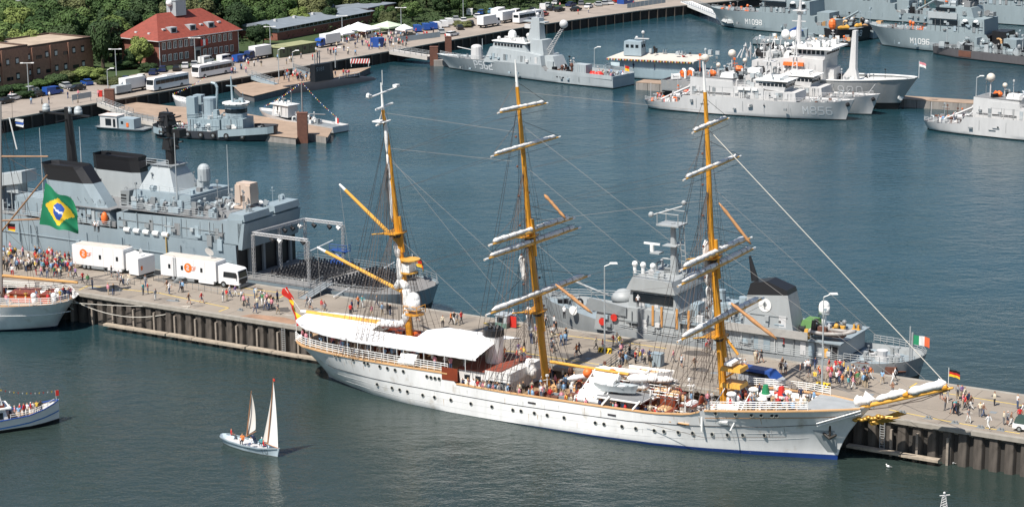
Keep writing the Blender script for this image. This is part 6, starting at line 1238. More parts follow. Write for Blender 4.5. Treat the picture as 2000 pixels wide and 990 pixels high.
fr=Fr(1650,82,1694,76,0,0);t,h=mk('black_tug','black-hulled workboat with orange buoys on deck and pale number on its side','workboat',fr,[(-6,0,2,2.6,4.2),(0,0,2.8,3,3.8),(8,0,2,2.6,4.0)],BLACK);h.deck(t,MGREY,3.4,-6,8)
letters(t,'F58',.5,1.6,1.5,h.face,WHITE,.6,.15,.3);build(M().lump((-5,-1.5,4.4),(0,-1.5,4.2),.7,6,1).lump((3,-1,4.3),(6,-1,4.3),.6,5,2),'orange_buoys',YELLOWO,t);build(M().sph((-6.5,-1,5.6),1.1,8,6,sz=1.5),'red_float',ORANGE,t);build(M().box(-5,-1,0,2.5,3.5,6.5),'wheelhouse',NB,t)
# ramp at far quay end and ramp by P562
o=thing('boarding_ramp','broad white sloping boarding ramp from the far quay to the far minesweeper','ramp');a=W(1340,3,3.4);b=W(1432,40,2.4)
def ramp(o,a,b,w_,m_,nm='ramp_deck'):
    d=(b-a);d.z=0;d.normalize();n=Vector((-d.y,d.x,0))*w_/2;u=Vector((0,0,-.9));P=[a+n,a-n,b-n,b+n];build(M().add(P+[p+u for p in P],[(0,3,2,1),(4,5,6,7),(0,1,5,4),(1,2,6,5),(2,3,7,6),(3,0,4,7)]),nm,m_,o)
    for s in(-1,1): rail(o,[a+n*s,b+n*s],1.0,3,.05,MGREY,'handrail')
ramp(o,a,b,3.6,WHITE)
o=thing('boarding_ramp','white access ramp from the quay down to the brown pile beside P562','ramp');a=W(765,98,3.1);b=W(841,110,2.2);ramp(o,a,b,3.4,mat('ramp_pale',(.5,.47,.43),.7))
def dolphin(px,py,h_,label,w_=1.1):
    q=W(px,py,0);o=thing('mooring_pile',label,'mooring pile',None,None,(q.x,q.y,0));build(M().box(-w_,w_,-w_*.8,w_*.8,-1,h_),'pile_body',RUST,o);build(M().box(-w_-.05,w_+.05,-w_*.8-.05,w_*.8+.05,h_,h_+.12),'pile_cap',RUST,o)
dolphin(848,128,4.9,'brown square mooring pile at the bow of P562');dolphin(592,279,6.4,'tall rusty brown mooring pile at the corner of the brown pontoon');dolphin(216,222,5.6,'brown square mooring pile behind the small houseboat');dolphin(876,108,5.0,'brown mooring pile behind the bow of P562 against the quay',.9)
o=thing('pile_platform','low grey concrete platform under the bow of P562','platform',None,None,tuple(W(862,130,0)));build(M().box(-2,2.5,0,5,-.5,1.6),'platform_block',mat('jetty_side',(.27,.25,.23)),o)
# left pontoons
def wpoly(name,label,pts,zt,m_):
    P=[W(a,b,zt) for a,b in pts];o=thing(name,label,'pontoon');build(M().poly([(p.x,p.y) for p in P],zt-.1,zt),'deck_surface',mat('jetty_brown_deck',(.37,.235,.15),.85),o)
    c=sum(P,Vector())/len(P);build(M().poly([(c.x+(p.x-c.x)*.985,c.y+(p.y-c.y)*.985) for p in P],-.5,zt-.11),'pontoon_side',m_,o);return o,P
JS=mat('jetty_side',(.27,.25,.23));DP=mat('dark_pontoon_side',(.12,.12,.125),.8,streak=.3)
wpoly('pontoon','long brown-decked pontoon behind the tug and the houseboat',[(205,205),(225,213),(300,228),(300,240),(580,270),(585,258),(640,268),(650,252),(480,222),(440,215),(330,207),(230,196)],1.5,JS)
wpoly('pontoon','brown-decked pontoon with waiting people beside the black submarine',[(470,182),(495,188),(592,164),(700,143),(725,131),(640,140),(560,148),(455,168)],1.5,DP)
# houseboat
H1=Fr(195,250,285,256,0,0);t,h=mk('houseboat','small pontoon boat with white cabin and pale blue deckhouse','workboat',H1,[(0,-.3,.8,1.6,.6),(1,0,1.5,2,.55),(10,0,1.8,2,.55),(H1.L+.5,0,1.5,1.9,.55)],NGREYL,p=1);h.deck(t,MGREY,.5,0,H1.L+.3)
build(M().box(1.2,5.6,-1.5,1.6,.5,3.1),'cabin',HGREYW,t);build(M().box(1,5.8,-1.7,1.8,3.1,3.25),'cabin_roof',mat('cabin_roof_pinkish',(.66,.58,.54),.7),t);build(M().box(6,10,-1.4,1.5,.5,2.7),'deckhouse',NGREY,t);cube(t,'window',GLASS,2.6,4.1,-1.56,-1.48,1.0,2.5);cube(t,'door',GLASS,4.6,5.2,-1.56,-1.48,.7,2.5);cube(t,'window',GLASS,6.6,7.2,-1.46,-1.38,1.5,2.1);cube(t,'orange_box',ORANGE,8,8.6,-1.5,-1.4,.9,1.8)
# pier ramp by it
o=thing('access_bridge','pale railed access bridge from the quay down to the pontoon behind the houseboat','gangway');ramp(o,W(195,200,3.1),W(255,222,1.7),1.6,mat('ramp_pale',(.5,.47,.43)),'bridge_deck');
o=thing('access_bridge','thin grey gangway sloping down to the pontoon behind the tug','gangway');ramp(o,W(488,146,3.1),W(540,164,1.7),1.3,NGREY,'bridge_deck')
o=thing('access_bridge','thin grey gangway from the quay to the crowd beside the submarine','gangway');ramp(o,W(573,133,3.1),W(605,143,1.7),1.3,NGREY,'bridge_deck')
o=thing('access_bridge','pale railed bridge going down beside the brown pile','gangway');ramp(o,W(222,222,2.2),W(315,240,1.7),1.5,mat('ramp_pale',(.5,.47,.43)),'bridge_deck')
# tug
T1=Fr(296,268,525,281,0,0);T1=T1.sub(0,3.4);t,h=mk('harbour_tug','blue-grey harbour tug with round wheelhouse and black tyre fenders','tug',T1,[(-.6,0,.6,1.8,2.6),(1.5,0,2.4,3.2,2.2),(8,0,3.4,3.7,1.9),(15,0,3.4,3.7,2.0),(17,0,3.4,3.7,2.5),(23,0,2.4,3.3,3.1),(27,.4,.8,2.0,3.4),(28.2,.8,.05,.5,3.6)],mat('tug_dark_hull',(.05,.055,.065),.5,var=.1),p=.9)
LB=mat('tug_pale_blue',(.29,.365,.40),.45,streak=.08);h.deck(t,DGREY,1.5,-.6,28,n=20);h.edge(t,LB,16.5,28.5,lambda x:h.zd(x)-.1,wd=-.04,th=1.5,name='bow_plating',out=.05);h.edge(t,LB,-.4,2.6,lambda x:2.1,wd=-.04,th=1.4,name='stern_plating',out=.06)
for px,py in ((367,266),(392,267),(416,268),(441,269),(470,266),(312,258)): x,z=T1.X(px,py,-3.8);y=-h.half(x,1.2)-.12;link('tyre_fender',shared('tyre_tug',lambda:M().tube((0,-.2,0),(0,.1,0),.62,n=12).m(1).tube((0,-.23,0),(0,-.2,0),.3,n=8),[TYRE,MGREY]),t,(x,y,1.2))
build(M().box(8.6,16.4,-2.6,2.6,1.5,4.4),'deckhouse',LB,t);build(M().box(16.8,22,-2.5,2.5,1.5,4.8),'deckhouse',LB,t);build(M().cyl(19.2,0,4.8,7.3,2.4,n=14),'wheelhouse',NGREY,t);build(M().cyl(19.2,0,5.9,6.8,2.45,n=14),'wheelhouse_glass',GLASS,t);build(M().cyl(19.2,0,7.3,7.8,2.5,3.0,14).cyl(19.2,0,7.8,8.0,3.0,n=14),'wheelhouse_roof',WHITE,t)
build(M().box(8.4,10.4,-2.4,-.6,4.4,9.0).box(8.4,10.4,.6,2.4,4.4,9.0),'twin_stack',LB,t);build(M().cyl(13,0,4.4,8.4,1.5,n=14).cyl(13,0,8.4,8.8,1.55,n=14),'exhaust_casing',NGREY,t);build(M().box(14.6,15.6,-2,-1,4.4,6.4),'locker',LB,t)
build(M().tube((18.4,0,8),(18.2,0,13.6),.3,.15,8).box(17,19.6,-.1,.1,11.4,11.6).box(20,21,-.3,.3,8,9).tube((14.2,0,4.4),(14.8,0,11),.35,.25,8).path([(14.8,0,11),(14.4,0,11.8),(13.4,0,12)],.3,6),'mast_and_pipe',LB,t)
for k in range(12): a=k/12*6.28;cube(t,'roof_lamp',BLACK,19.2+3.02*math.cos(a)-.12,19.2+3.02*math.cos(a)+.12,3.02*math.sin(a)-.12,3.02*math.sin(a)+.12,7.75,7.9)
clutter(t,.5,7,-2,2,1.5,10,[BLACK,RED,GREEN,WHITE,MGREY],g,1);sidefit(t,8.8,16.2,-2.62,1.6,4.3,12,81,[NGREY,MGREY,WHITE],seams=.9);sidefit(t,17,21.8,-2.52,1.6,4.7,8,82,[NGREY,MGREY,WHITE],seams=.9);gear(t,10.6,16,-2,2,4.4,14,83,[LB,NGREY,HGREYW,MGREY],.9);gear(t,17.5,21,-2,2,8,8,84,[LB,HGREYW,MGREY],.6);gear(t,22.5,26,-1.5,1.5,2.4,5,85,[MGREY,BLACK],.7);rail(t,[(8.6,-2.5,4.4),(16.4,-2.5,4.4)],1,3,.04,LB);rail(t,h.rail_pts(3,16,8,2.0,-1,.1),.9,2,.04,LB);rail(t,[(16.9,-2.6,4.8),(22,-2.6,4.8)],1,3,.04,LB)
for i,(px,py) in enumerate(((381,247),(384,245),(402,248),(405,247))): x,z=T1.X(px,py,-2.6);cube(t,'white_pane',WHITE,x-.16,x+.16,-2.66,-2.58,z-.4,z+.4)
# patrol boat beyond the tug and launch
K1=Fr(505,240,650,262,0,0);K1=K1.sub(0,2);t,h=mk('patrol_boat','small white-grey patrol boat dressed with signal flags beside the brown pontoon','patrol boat',K1,[(K1.L+.5,0,2.2,2.5,1.6),(10,0,2.5,2.7,1.8),(4,-.3,1.6,2.4,2.4),(1,-1,.5,1.5,2.8),(0,-1.6,.05,.3,3.0)],HGREYW,p=.9);h.deck(t,MGREY,lambda x:h.zd(x)-.5,K1.L+.4,-1.2)
build(M().box(4,9.5,-1.6,1.6,2,4.6,.6,.15,.2,.15),'wheelhouse',HGREYW,t);build(M().box(3.8,9.8,-1.8,1.8,4.6,4.8),'wheelhouse_roof',WHITE,t);cube(t,'door',BLACK,6.4,7.2,-1.6,-1.5,2.4,4.2);build(M().box(5,6.2,-1.62,-1.5,3.5,4.2),'window',GLASS,t)
build(M().tube((12.5,0,1.5),(12.5,0,10.2),.28,.12,6).tube((14.5,0,3.2),(20,0,3.6),.12,n=5).tube((9,0,4.8),(9,0,9),.06,n=4).cyl(6.5,0,4.8,5.8,.12,n=6).box(5.8,7.2,-.1,.1,5.8,6),'signal_mast',DGREY,t);clutter(t,10,18,-1.6,1.6,1.4,12,[WHITE,HGREYW,MGREY,RUST],g,1.2)
def bunting(t,a,b,n=24,sag=.4,s_=.24,cols=None):
    mb=M();a=Vector(a);b=Vector(b)
    for i in range(n):
        p_=a.lerp(b,i/n)-Vector((0,0,sag*math.sin(math.pi*i/n)));q_=a.lerp(b,(i+1)/n)-Vector((0,0,sag*math.sin(math.pi*(i+1)/n)));mb.m(0).tube(p_,q_,.02,n=3,cap=False);mb.m(1+i%5).add([p_,p_+Vector((s_,0,-.05)),p_+Vector((s_,0,-s_)),p_+Vector((0,0,-s_))],[(0,1,2,3)])
    build(mb,'bunting',[ROPE,YEL,RED,WHITE,FBLUE,WHITE],t)
bunting(t,(12.5,0,10.2),(K1.L,0,3));bunting(t,(12.5,0,10.2),(-.6,0,3.4));build(M().box(K1.L-.6,K1.L-.1,-.05,.0,2.0,3.2).m(1).box(K1.L-1.1,K1.L-.6,-.05,0,2.0,3.2),'red_white_flag',[RED,WHITE],t);sidefit(t,4.6,9.3,-1.6,2.2,4.4,5,88,[MGREY,HGREYW,WHITE],seams=1.2);gear(t,9.8,18,-1.7,1.7,1.4,12,89,[HGREYW,MGREY,WHITE,RUST],.8);gear(t,5,9,-1.3,1.3,4.8,7,90,[WHITE,HGREYW],.6)
K2=Fr(318,215,400,232,0,0);K2=K2.sub(-2,5);t,h=mk('launch','small grey launch with raised bow and signal flags between tug and quay','launch',K2,[(14,0,1.6,1.9,1.4),(6,0,1.8,2.1,1.7),(2,-.4,.9,1.6,2.2),(0,-1.2,.05,.25,2.6)],HGREYW);h.deck(t,MGREY,1.3,13.8,-.9);build(M().box(9,13,-1.2,1.2,1.3,3),'cabin',HGREYW,t);bunting(t,(-.6,0,3.2),(14,0,9),18);rail(t,h.rail_pts(0,9,5,lambda x:h.zd(x),-1,.05),.8,2,.04)
# submarine
U=Fr(530,190,742,156,0,0);U=U.sub(0,2.2)
t=thing('submarine','black submarine with tall sail lying beside the crowded pontoon','submarine',U);SUBM=mat('submarine_black',(.022,.024,.028),.45,var=.2);rs=[]
for j in range(17):
    u=j/16;x=-1+u*(U.L+3);r_=2.6*math.sin(math.pi*min(1,max(.03,u*.97+.03)))**.45;rs.append([(x,r_*1.1*math.cos(2*math.pi*i/14),-.55+r_*.95*math.sin(2*math.pi*i/14)) for i in range(14)])
build(M().rings(rs),'hull',SUBM,t,smooth=True)
x0,_=U.X(604,150,0);x1,_=U.X(652,150,0);build(M().poly([(x0,-.2),(x0+1,-1),(x1-2,-1),(x1,-.1),(x1-2,.8),(x0+1,.8)],1,6.0,[(x0+.3,-.2),(x0+1.2,-.8),(x1-2,-.8),(x1-.6,-.1),(x1-2,.7),(x0+1.2,.7)]),'sail',SUBM,t);build(M().box(x0-8,x1+8,-.9,.9,1.2,1.65),'casing_deck',SUBM,t)
for k in range(3): build(M().tube((x0+2+k*.8,0,6),(x0+2+k*.8,0,8.5+k*.4),.14,n=5),'periscope',MGREY,t)
letters(t,'S181',x0+1.6,4.4,.8,lambda a,b:-.92,NGREYL,.6,.14,.3);rail(t,[(x1+1,-.9,1.65),(x1+8,-.9,1.65)],.9,2,.04)
o=thing('warning_board','red and white diagonally striped barrier board on the end of the pontoon','sign',None,None,tuple(W(703,131,1.5)))
for k in range(7): build(M().prism([(-2.4+k*.7,.9),(-2.1+k*.7,.9),(-1.7+k*.7,2.1),(-2.0+k*.7,2.1)],-.06,-.02),'red_stripe',RED,o)
build(M().box(-2.5,2.6,0,.06,.9,2.1).box(-2.3,-2.2,0,.1,0,.9).box(2.2,2.3,0,.1,0,.9),'board',WHITE,o)
# ================= BUILDINGS =================
def windows(t,fr_y,xs,zs,w_,h_,fm=WHITE,side='f',off=.05):
    for z in zs:
        for x in xs:
            f=cube(t,'window_frame',fm,x-w_/2,x+w_/2,fr_y-off,fr_y+.02,z,z+h_) if side=='f' else cube(t,'window_frame',fm,fr_y-off,fr_y+.02,x-w_/2,x+w_/2,z,z+h_)
            for s_ in (-1,1):
                if side=='f': cube(t,'window_pane',GLASS,x+s_*w_*.23-w_*.14,x+s_*w_*.23+w_*.14,fr_y-off-.03,fr_y-off+.01,z+.12,z+h_-.12)
                else: cube(t,'window_pane',GLASS,fr_y-off-.03,fr_y-off+.01,x+s_*w_*.23-w_*.14,x+s_*w_*.23+w_*.14,z+.12,z+h_-.12)
HF=Fr(312,131,466,107,3,0);t=thing('brick_house','two-storey red brick house with hipped red tile roof, dormers and rooftop cabin','house',HF)
Lh,Dh=28.2,14.4
build(M().box(0,Lh,0,Dh,3,9.7),'wall',BRICK,t);build(M().box(-.12,Lh+.12,-.12,Dh+.12,3,3.8),'plinth',BRICKD,t)
e=.9;build(M().add([(-e,-e,9.7),(Lh+e,-e,9.7),(Lh+e,Dh+e,9.7),(-e,Dh+e,9.7),(6.2,Dh/2,15.6),(Lh-6.2,Dh/2,15.6)],[(0,1,5,4),(1,2,5),(2,3,4,5),(3,0,4),(0,3,2,1)]),'roof',ROOFT,t)
build(M().box(-e,Lh+e,-e-.12,-e,9.55,9.75).box(-e-.12,-e,-e,Dh+e,9.55,9.75),'gutter',HGREYW,t)
windows(t,0,[1.7+i*1.95 for i in range(6)]+[15.6+i*1.95 for i in range(6)],(7.2,),1.25,1.9);windows(t,0,[1.7+i*1.95 for i in range(5)]+[16+i*1.95 for i in range(6)],(4.1,),1.25,1.8)
build(M().box(12.2,14.4,-.25,0,3,6.6),'door_surround',NGREYL,t);cube(t,'door',GLASS,12.6,14,-.32,-.25,3.1,5.8);build(M().box(11.9,14.7,-1.2,0,6.6,6.8),'porch_roof',MGREY,t)
for i,x in enumerate((6.3,13.0,19.6)): build(M().prism([(x-1,0),(x+1,0),(x+1.15,1.5),(x-1.15,1.5)],-.2,2.4),'dormer',NGREYL,t,loc=(0,1.1,11.0));cube(t,'dormer_pane',GLASS,x-.7,x+.7,.84,.89,11.2,12.2)
for x in (3.4,16.6,23): cube(t,'roof_light',HGREYW,x,x+.9,1.8,2.6,11.9,12.3)
for y in (4,9): cube(t,'roof_light',HGREYW,.6,1.5,y,y+.8,11.0,11.4)
build(M().box(11.2,14.8,Dh/2-2,Dh/2+1.6,14.6,18.6).box(11,15,Dh/2-2.2,Dh/2+1.8,18.6,18.8),'roof_cabin',NGREYL,t);build(M().cyl(10.8,Dh/2,15,17.6,.1,n=5).sph((10.8,Dh/2,18),.9,10,7),'roof_dome',WHITE,t)
build(M().tube((.05,-.15,3.2),(.05,-.15,9.6),.09,n=5).tube((Lh-.05,-.15,3.2),(Lh-.05,-.15,9.6),.09,n=5),'downpipe',WHITE,t)
mb=M();
for k in range(3): mb.m(k%2).box(13.8+k*.9,14.6+k*.9,-.9,-.85,6.9,8.6)
build(mb,'hanging_flags',[RED,WHITE],t)
L1=Fr(0,175,180,145,3,0);L1=L1.sub(0,4)
LXa=L1.X(57,140,-1.5)[0];LXb=L1.X(183,130,1.0)[0];print('L1',LXa,LXb)
ROOFS=mat('flat_roof_felt',(.40,.32,.24),.9,var=.25,sc=.3)
for nm,lab,x0,x1,d_,h_,y0 in (('flat_block','brown brick flat-roofed block at the left edge with dark window bands',-12,LXa,18,9.4,-1.5),('flat_block','brown brick flat-roofed block with sand coloured roof beside the conifer',LXa+.2,LXb,16,8.6,1.0)):
    t=thing(nm,lab,'building',L1);build(M().box(x0,x1,y0,y0+d_,3,3+h_-.5),'wall',BRICKD,t);build(M().box(x0,x1,y0,y0+.4,3+h_-.5,3+h_).box(x0,x1,y0+d_-.4,y0+d_,3+h_-.5,3+h_).box(x0,x0+.4,y0,y0+d_,3+h_-.5,3+h_).box(x1-.4,x1,y0,y0+d_,3+h_-.5,3+h_),'parapet',mat('parapet_brown',(.10,.065,.05),.8),t);build(M().box(x0+.4,x1-.4,y0+.4,y0+d_-.4,3+h_-.55,3+h_-.4),'roof',ROOFS,t)
    for z in (4.2,8.0):
        k=int((x1-x0)/3.0)
        for i in range(k):
            w_=(1.1 if (i+int(z))%3 else 2.0);x=x0+1.5+i*3.0;cube(t,'window_pane',GLASS,x,x+w_,y0-.06,y0+.02,z,z+(1.7 if w_<2 else .9))
            if (i*7+int(z))%3!=0: cube(t,'blind',HGREYW,x+.15,x+w_-.15,y0-.1,y0-.06,z+.3,z+1.3)
    for i in range(int((x1-x0)/6)): cube(t,'pilaster',BRICKD,x0+3+i*6,x0+3.4+i*6,y0-.35,y0,3,3+h_-.6)
HL=Fr(542,80,740,42,3,0);t=thing('long_hall','long low brick hall with pale grey sheet roof and a strip of high windows','hall',HL);w_=14
build(M().box(0,46,0,w_,3,5.2),'wall',BRICK,t);build(M().box(.0,46,-.02,w_,5.2,6.5),'window_strip_wall',mat('hall_grey',(.25,.30,.32),.5),t);build(M().add([(-1,-1,6.5),(47,-1,6.5),(47,w_+1,6.5),(-1,w_+1,6.5),(-1,w_/2,7.7),(47,w_/2,7.7)],[(0,1,5,4),(2,3,4,5),(0,4,3),(1,2,5),(0,3,2,1)]),'roof',ROOFG,t)
for i in range(22): cube(t,'window_pane',GLASS,1+i*2.05,2.7+i*2.05,-.08,-.03,5.4,6.2)
for i in range(3): cube(t,'roof_vent',HGREYW,6+i*9,6.8+i*9,5,5.8,7.3,8.1)
t=thing('grey_shed','grey boxy workshop with tall front glazing behind the long hall','building',HL);build(M().box(38,58,15,26,3,7.6),'lower_block',ROOFG,t);build(M().box(44,56,18,26,7.6,11),'upper_block',NGREY,t);build(M().box(45,55.5,17.8,18,7.9,10.4),'front_glazing',HGREYW,t);build(M().box(46,60,1,12,3,7.2).m(1).box(45.5,60.5,.5,12.5,7.2,7.5),'wing',[BRICK,ROOFG],t)
for i in range(6): cube(t,'glazing_bar',MGREY,46.5+i*1.6,46.62+i*1.6,17.7,17.8,7.9,10.4)
GC=Fr(547,114,619,102,3,0);t=thing('green_cabin','flat-roofed olive green site cabin on the quay','site cabin',GC);OG=mat('olive_green',(.075,.10,.055),.6,var=.12)
build(M().box(0,14.3,0,5.6,3,5.6),'wall',OG,t);build(M().box(-.2,14.5,-.2,5.8,5.6,5.75),'roof',mat('olive_roof',(.28,.29,.15),.8,var=.15),t)
for i in range(5): cube(t,'window_pane',GLASS,1.2+i*2.7,1.9+i*2.7,-.06,0,4.2,5.0);cube(t,'panel_seam',BLACK,.1+i*2.85,.18+i*2.85,-.04,0,3.1,5.5)
A=Q.sub(30,88);t=thing('far_house','pale flat-roofed building with white gable among the trees top left','building',None,None,tuple(W(25,30,3)),D2(15));build(M().box(-4,12,0,10,0,8).m(1).box(-4.5,12.5,-.5,10.5,8,8.6),'wall',[HGREYW,mat('pink_roof',(.45,.33,.28),.8)],t)
o=thing('far_house','red-roofed house glimpsed between trees above the brick house','building',None,None,tuple(W(405,3,3)),D2(50));build(M().box(0,20,4,14,0,3).m(1).add([(-1,3,3),(21,3,3),(21,15,3),(-1,15,3),(-1,9,6),(21,9,6)],[(0,1,5,4),(2,3,4,5),(0,4,3),(1,2,5)]),'house_body',[HGREYW,ROOFT],o)
# ================= VEHICLES ON THE FAR QUAY =================
PAINT={}
def paint(n,c): 
    if n not in PAINT: PAINT[n]=mat('car_'+n,c,.25,var=0)
    return PAINT[n]
PC={'white':(.75,.75,.75),'silver':(.45,.47,.48),'black':(.02,.02,.022),'dark blue':(.015,.03,.10),'blue':(.02,.08,.33),'red':(.4,.02,.02),'grey':(.18,.19,.2),'light blue':(.2,.4,.6)}
def wheels(t,xs,w_,r_=.33):
    for x in xs:
        for y in (-w_/2+.1,w_/2-.1): link('wheel',_sh['car_wheel'],t,(x,y,r_),sca=(r_/.33,1,r_/.33))
def vehicle(kind,col,px,py,rot,where,zz=3,grp=None):
    q=W(px,py,zz);lab='%s %s %s'%(col,kind,where);t=thing({'car':'parked_car','van':'parked_van','bus':'coach','estate':'parked_car','lorry':'box_lorry','pick':'pickup_truck'}[kind if kind in('car','van','bus','estate','lorry','pick') else 'car'],lab.replace('pick ','pickup '),{'bus':'coach','estate':'car','lorry':'lorry','pick':'pickup'}.get(kind,kind),None,grp,(q.x,q.y,zz),rot);p_=paint(col,PC[col])
    if kind in('car','estate'):
        tail=-1.9 if kind=='car' else -2.2
        build(M().prism([(-2.1,.3),(2.1,.3),(2.15,.7),(1.9,.88),(1.0,.95),(-2.15,.95)],-.87,.87),'body',p_,t)
        build(M().prism([(-2.05 if kind!='car' else -1.7,.94),(1.1,.94),(.4,1.38),(-1.2 if kind=='car' else -1.9,1.40)],-.8,.8,.18),'glass_cabin',GLASS,t);build(M().box(-1.25 if kind=='car' else -1.9,.42,-.72,.72,1.39,1.45),'roof_panel',p_,t);wheels(t,(-1.35,1.35),1.75)
    elif kind=='van':
        build(M().prism([(-2.5,.35),(2.4,.35),(2.4,1.05),(1.7,1.2),(1.1,1.95),(-2.5,2.0)],-.95,.95,.03),'body',p_,t);build(M().prism([(.2,1.2),(1.55,1.2),(1.05,1.8),(.2,1.8)],-.97,.97,.03),'windscreen',GLASS,t)
        if col!='blue': build(M().prism([(-2.2,1.2),(0,1.2),(0,1.75),(-2.2,1.75)],-.96,.96,.02),'side_window',GLASS,t)
        wheels(t,(-1.6,1.6),1.9)
    elif kind=='lorry':
        build(M().box(-4.2,2.0,-1.2,1.2,1.0,3.5),'cargo_box',mat('lorry_box',(.72,.72,.71),.5,var=.04),t);build(M().prism([(2.2,.6),(4.2,.6),(4.2,1.5),(3.7,2.5),(2.2,2.6)],-1.1,1.1,.02),'cab',p_,t);build(M().prism([(3.0,1.5),(4.22,1.5),(3.75,2.35),(3.0,2.35)],-1.08,1.12),'windscreen',GLASS,t);build(M().box(-4,4,-1,1,.6,1.0),'chassis',BLACK,t);wheels(t,(-2.6,3.2),2.2,.45)
    elif kind=='bus':
        build(M().prism([(-6.2,.4),(6.1,.4),(6.25,1.4),(6.0,2.9),(5.6,3.2),(-6.2,3.2)],-1.25,1.25,.02),'body',p_,t)
        for k in range(7): 
            for s_ in(-1,1): cube(t,'window_pane',GLASS,-5.9+k*1.62,-4.4+k*1.62,s_*1.24-.04,s_*1.24+.04,1.65,2.6)
        build(M().box(6.0,6.22,-1.05,1.05,1.5,2.8,0,0),'windscreen',GLASS,t);build(M().box(-6.24,-6.18,-.9,.9,1.8,2.6),'rear_window',GLASS,t);wheels(t,(-3.6,4.1),2.5,.5);build(M().box(-2,1,-.8,.8,3.2,3.4),'roof_unit',HGREYW,t)
    for s_ in(-.55,.55):
        xx={'car':2.12,'estate':2.12,'van':2.38,'lorry':4.18,'bus':6.1}[kind];cube(t,'headlight',WHITE,xx-.05,xx+.06,s_-.14,s_+.14,.55,.72) if kind!='lorry' else cube(t,'headlight',WHITE,xx-.03,xx+.06,s_-.14,s_+.14,.75,.95)
    return t
qa=Q.ang
V=[('bus','white',328,173,qa-math.pi+.05,'in front of the house, with black lower side windows','bus2'),('bus','white',415,148,qa-math.pi+.03,'behind the first coach by the brown quay edge',0),('lorry','dark blue',265,178,qa,'with white box parked ahead of the first coach',0),
('van','blue',104,185,qa-.05,'with high roof in the left car park',0),('car','black',75,189,qa+.1,'beside the tall blue van at left',0),('car','black',150,177,qa+2.9,'alone right of the blue van',0),('car','white',27,196,qa+.2,'near the left photo edge',0),
('car','dark blue',246,160,qa+.6,'beside the grass island',0),('estate','white',276,156,qa+.6,'between grass island and first coach',0),('car','dark blue',318,140,qa+.7,'behind the first coach near the house',0),('car','black',345,138,qa+.7,'behind the first coach, second by the house',0),('van','white',403,124,qa+.2,'behind the second coach',0),
('van','blue',470,121,qa+.1,'beside the white box trailer near the house',0),('lorry','dark blue',503,116,qa+math.pi,'with small white box near the green cabin',0),('lorry','blue',640,91,qa+math.pi,'with cream canvas box beside the market tents',0),
('van','blue',814,62,qa+.9,'first in the row of parked vans',0),('van','blue',831,59,qa+.9,'second in the row of parked vans',0),('van','blue',845,57,qa+.9,'third in the row of parked vans',0),('van','white',853,56,qa+.9,'first white one in the van row',0),('van','white',866,53,qa+.9,'second white one in the van row',0),('van','white',876,49,qa+.9,'last white one at the end of the van row',0),('estate','white',884,71,qa,'standing alone near the quay edge',0),
('car','white',905,44,qa+.8,'left of the black car near the big white trucks',0),('car','black',920,50,qa+.7,'left of the large white truck',0),('lorry','white',955,53,qa,'with a tall box, nearest the brown quay edge',0),('lorry','white',992,44,qa,'with a tall box, behind another white truck',0),('bus','white',1032,43,qa,'at the quay edge above the P562 mast',0),('estate','silver',1047,44,qa,'in front of the silver coach at the quay edge',0),('lorry','blue',975,38,qa+.3,'parked behind the two large white trucks',0),
('car','black',1078,21,qa+.1,'first of two beside the hedge',0),('car','black',1093,23,qa+.1,'second of two beside the hedge',0),('car','white',1150,16,qa+.3,'near the group of people at far quay',0),('car','silver',1168,12,qa+.8,'first in the far silver row',0),('car','silver',1180,10,qa+.8,'second in the far silver row',0),('car','white',1190,9,qa+.8,'last in the far silver row',0),('car','dark blue',1115,13,qa+.1,'by the bushes beyond the black cars',0)]
V+=[('car','silver',60,180,qa+.1,'second from the left photo edge',0),('car','red',1062,32,qa+.2,'beyond the silver coach on the quay',0),('car','black',1040,24,qa+.9,'by the bushes above the white coach',0),('van','white',1008,30,qa+.3,'behind the tall white box lorries',0),('car','white',932,36,qa+.8,'second left of the large white lorry',0),('car','silver',890,41,qa+.8,'behind the white van row',0),('car','blue',940,28,qa+.5,'under the trees behind the white lorries',0),('van','white',716,66,qa+.5,'behind the market tents',0),('car','black',800,73,qa+.2,'right of the market stalls',0),('car','grey',1135,10,qa+.6,'among cars by the far hedge',0),('car','red',1203,5,qa+.8,'beside the far blue container',0),('van','blue',1100,6,qa+.3,'half hidden under the far trees',0),('car','dark blue',300,146,qa+.6,'second beside the grass island',0),('car','silver',445,130,qa+.3,'in front of the house near the second coach',0)]
V+=[('car','black',12,202,qa+.1,'cut by the left photo edge',0),('car','silver',128,172,qa+1.2,'behind the black car at left',0),('car','blue',170,166,qa+1.2,'nearest the hedge at left',0),('car','white',362,133,qa+.7,'third by the brick house',0),('car','silver',380,130,qa+.7,'fourth by the brick house',0),('van','white',440,121,qa+.1,'right of the house beside blue van',0),('car','red',486,112,qa+.4,'behind the small box lorry',0),('car','silver',862,66,qa+.8,'in front of the white van row',0),('car','black',898,58,qa+.8,'right of the white van row',0),('van','white',918,30,qa+.6,'at the wood edge above the cars',0),('car','light blue',960,26,qa+.5,'at the wood edge above box lorries',0),('car','white',1085,9,qa+.4,'under the far hedge',0),('car','silver',1070,14,qa+.4,'left of the far hedge cars',0),('car','black',1125,22,qa,'in the middle of the far quay',0),('van','white',1060,20,qa+.6,'above the silver coach roof',0),('car','black',1212,2,qa+.8,'at the top edge by the container',0)]
for k,(kd,c,px,py,r_,wh,_) in enumerate(V): vehicle(kd,c,px,py,r_,wh)
def simple(name,label,cat,px,py,rz=None): 
    q=W(px,py,3);return thing(name,label,cat,None,None,(q.x,q.y,3),qa if rz is None else rz)
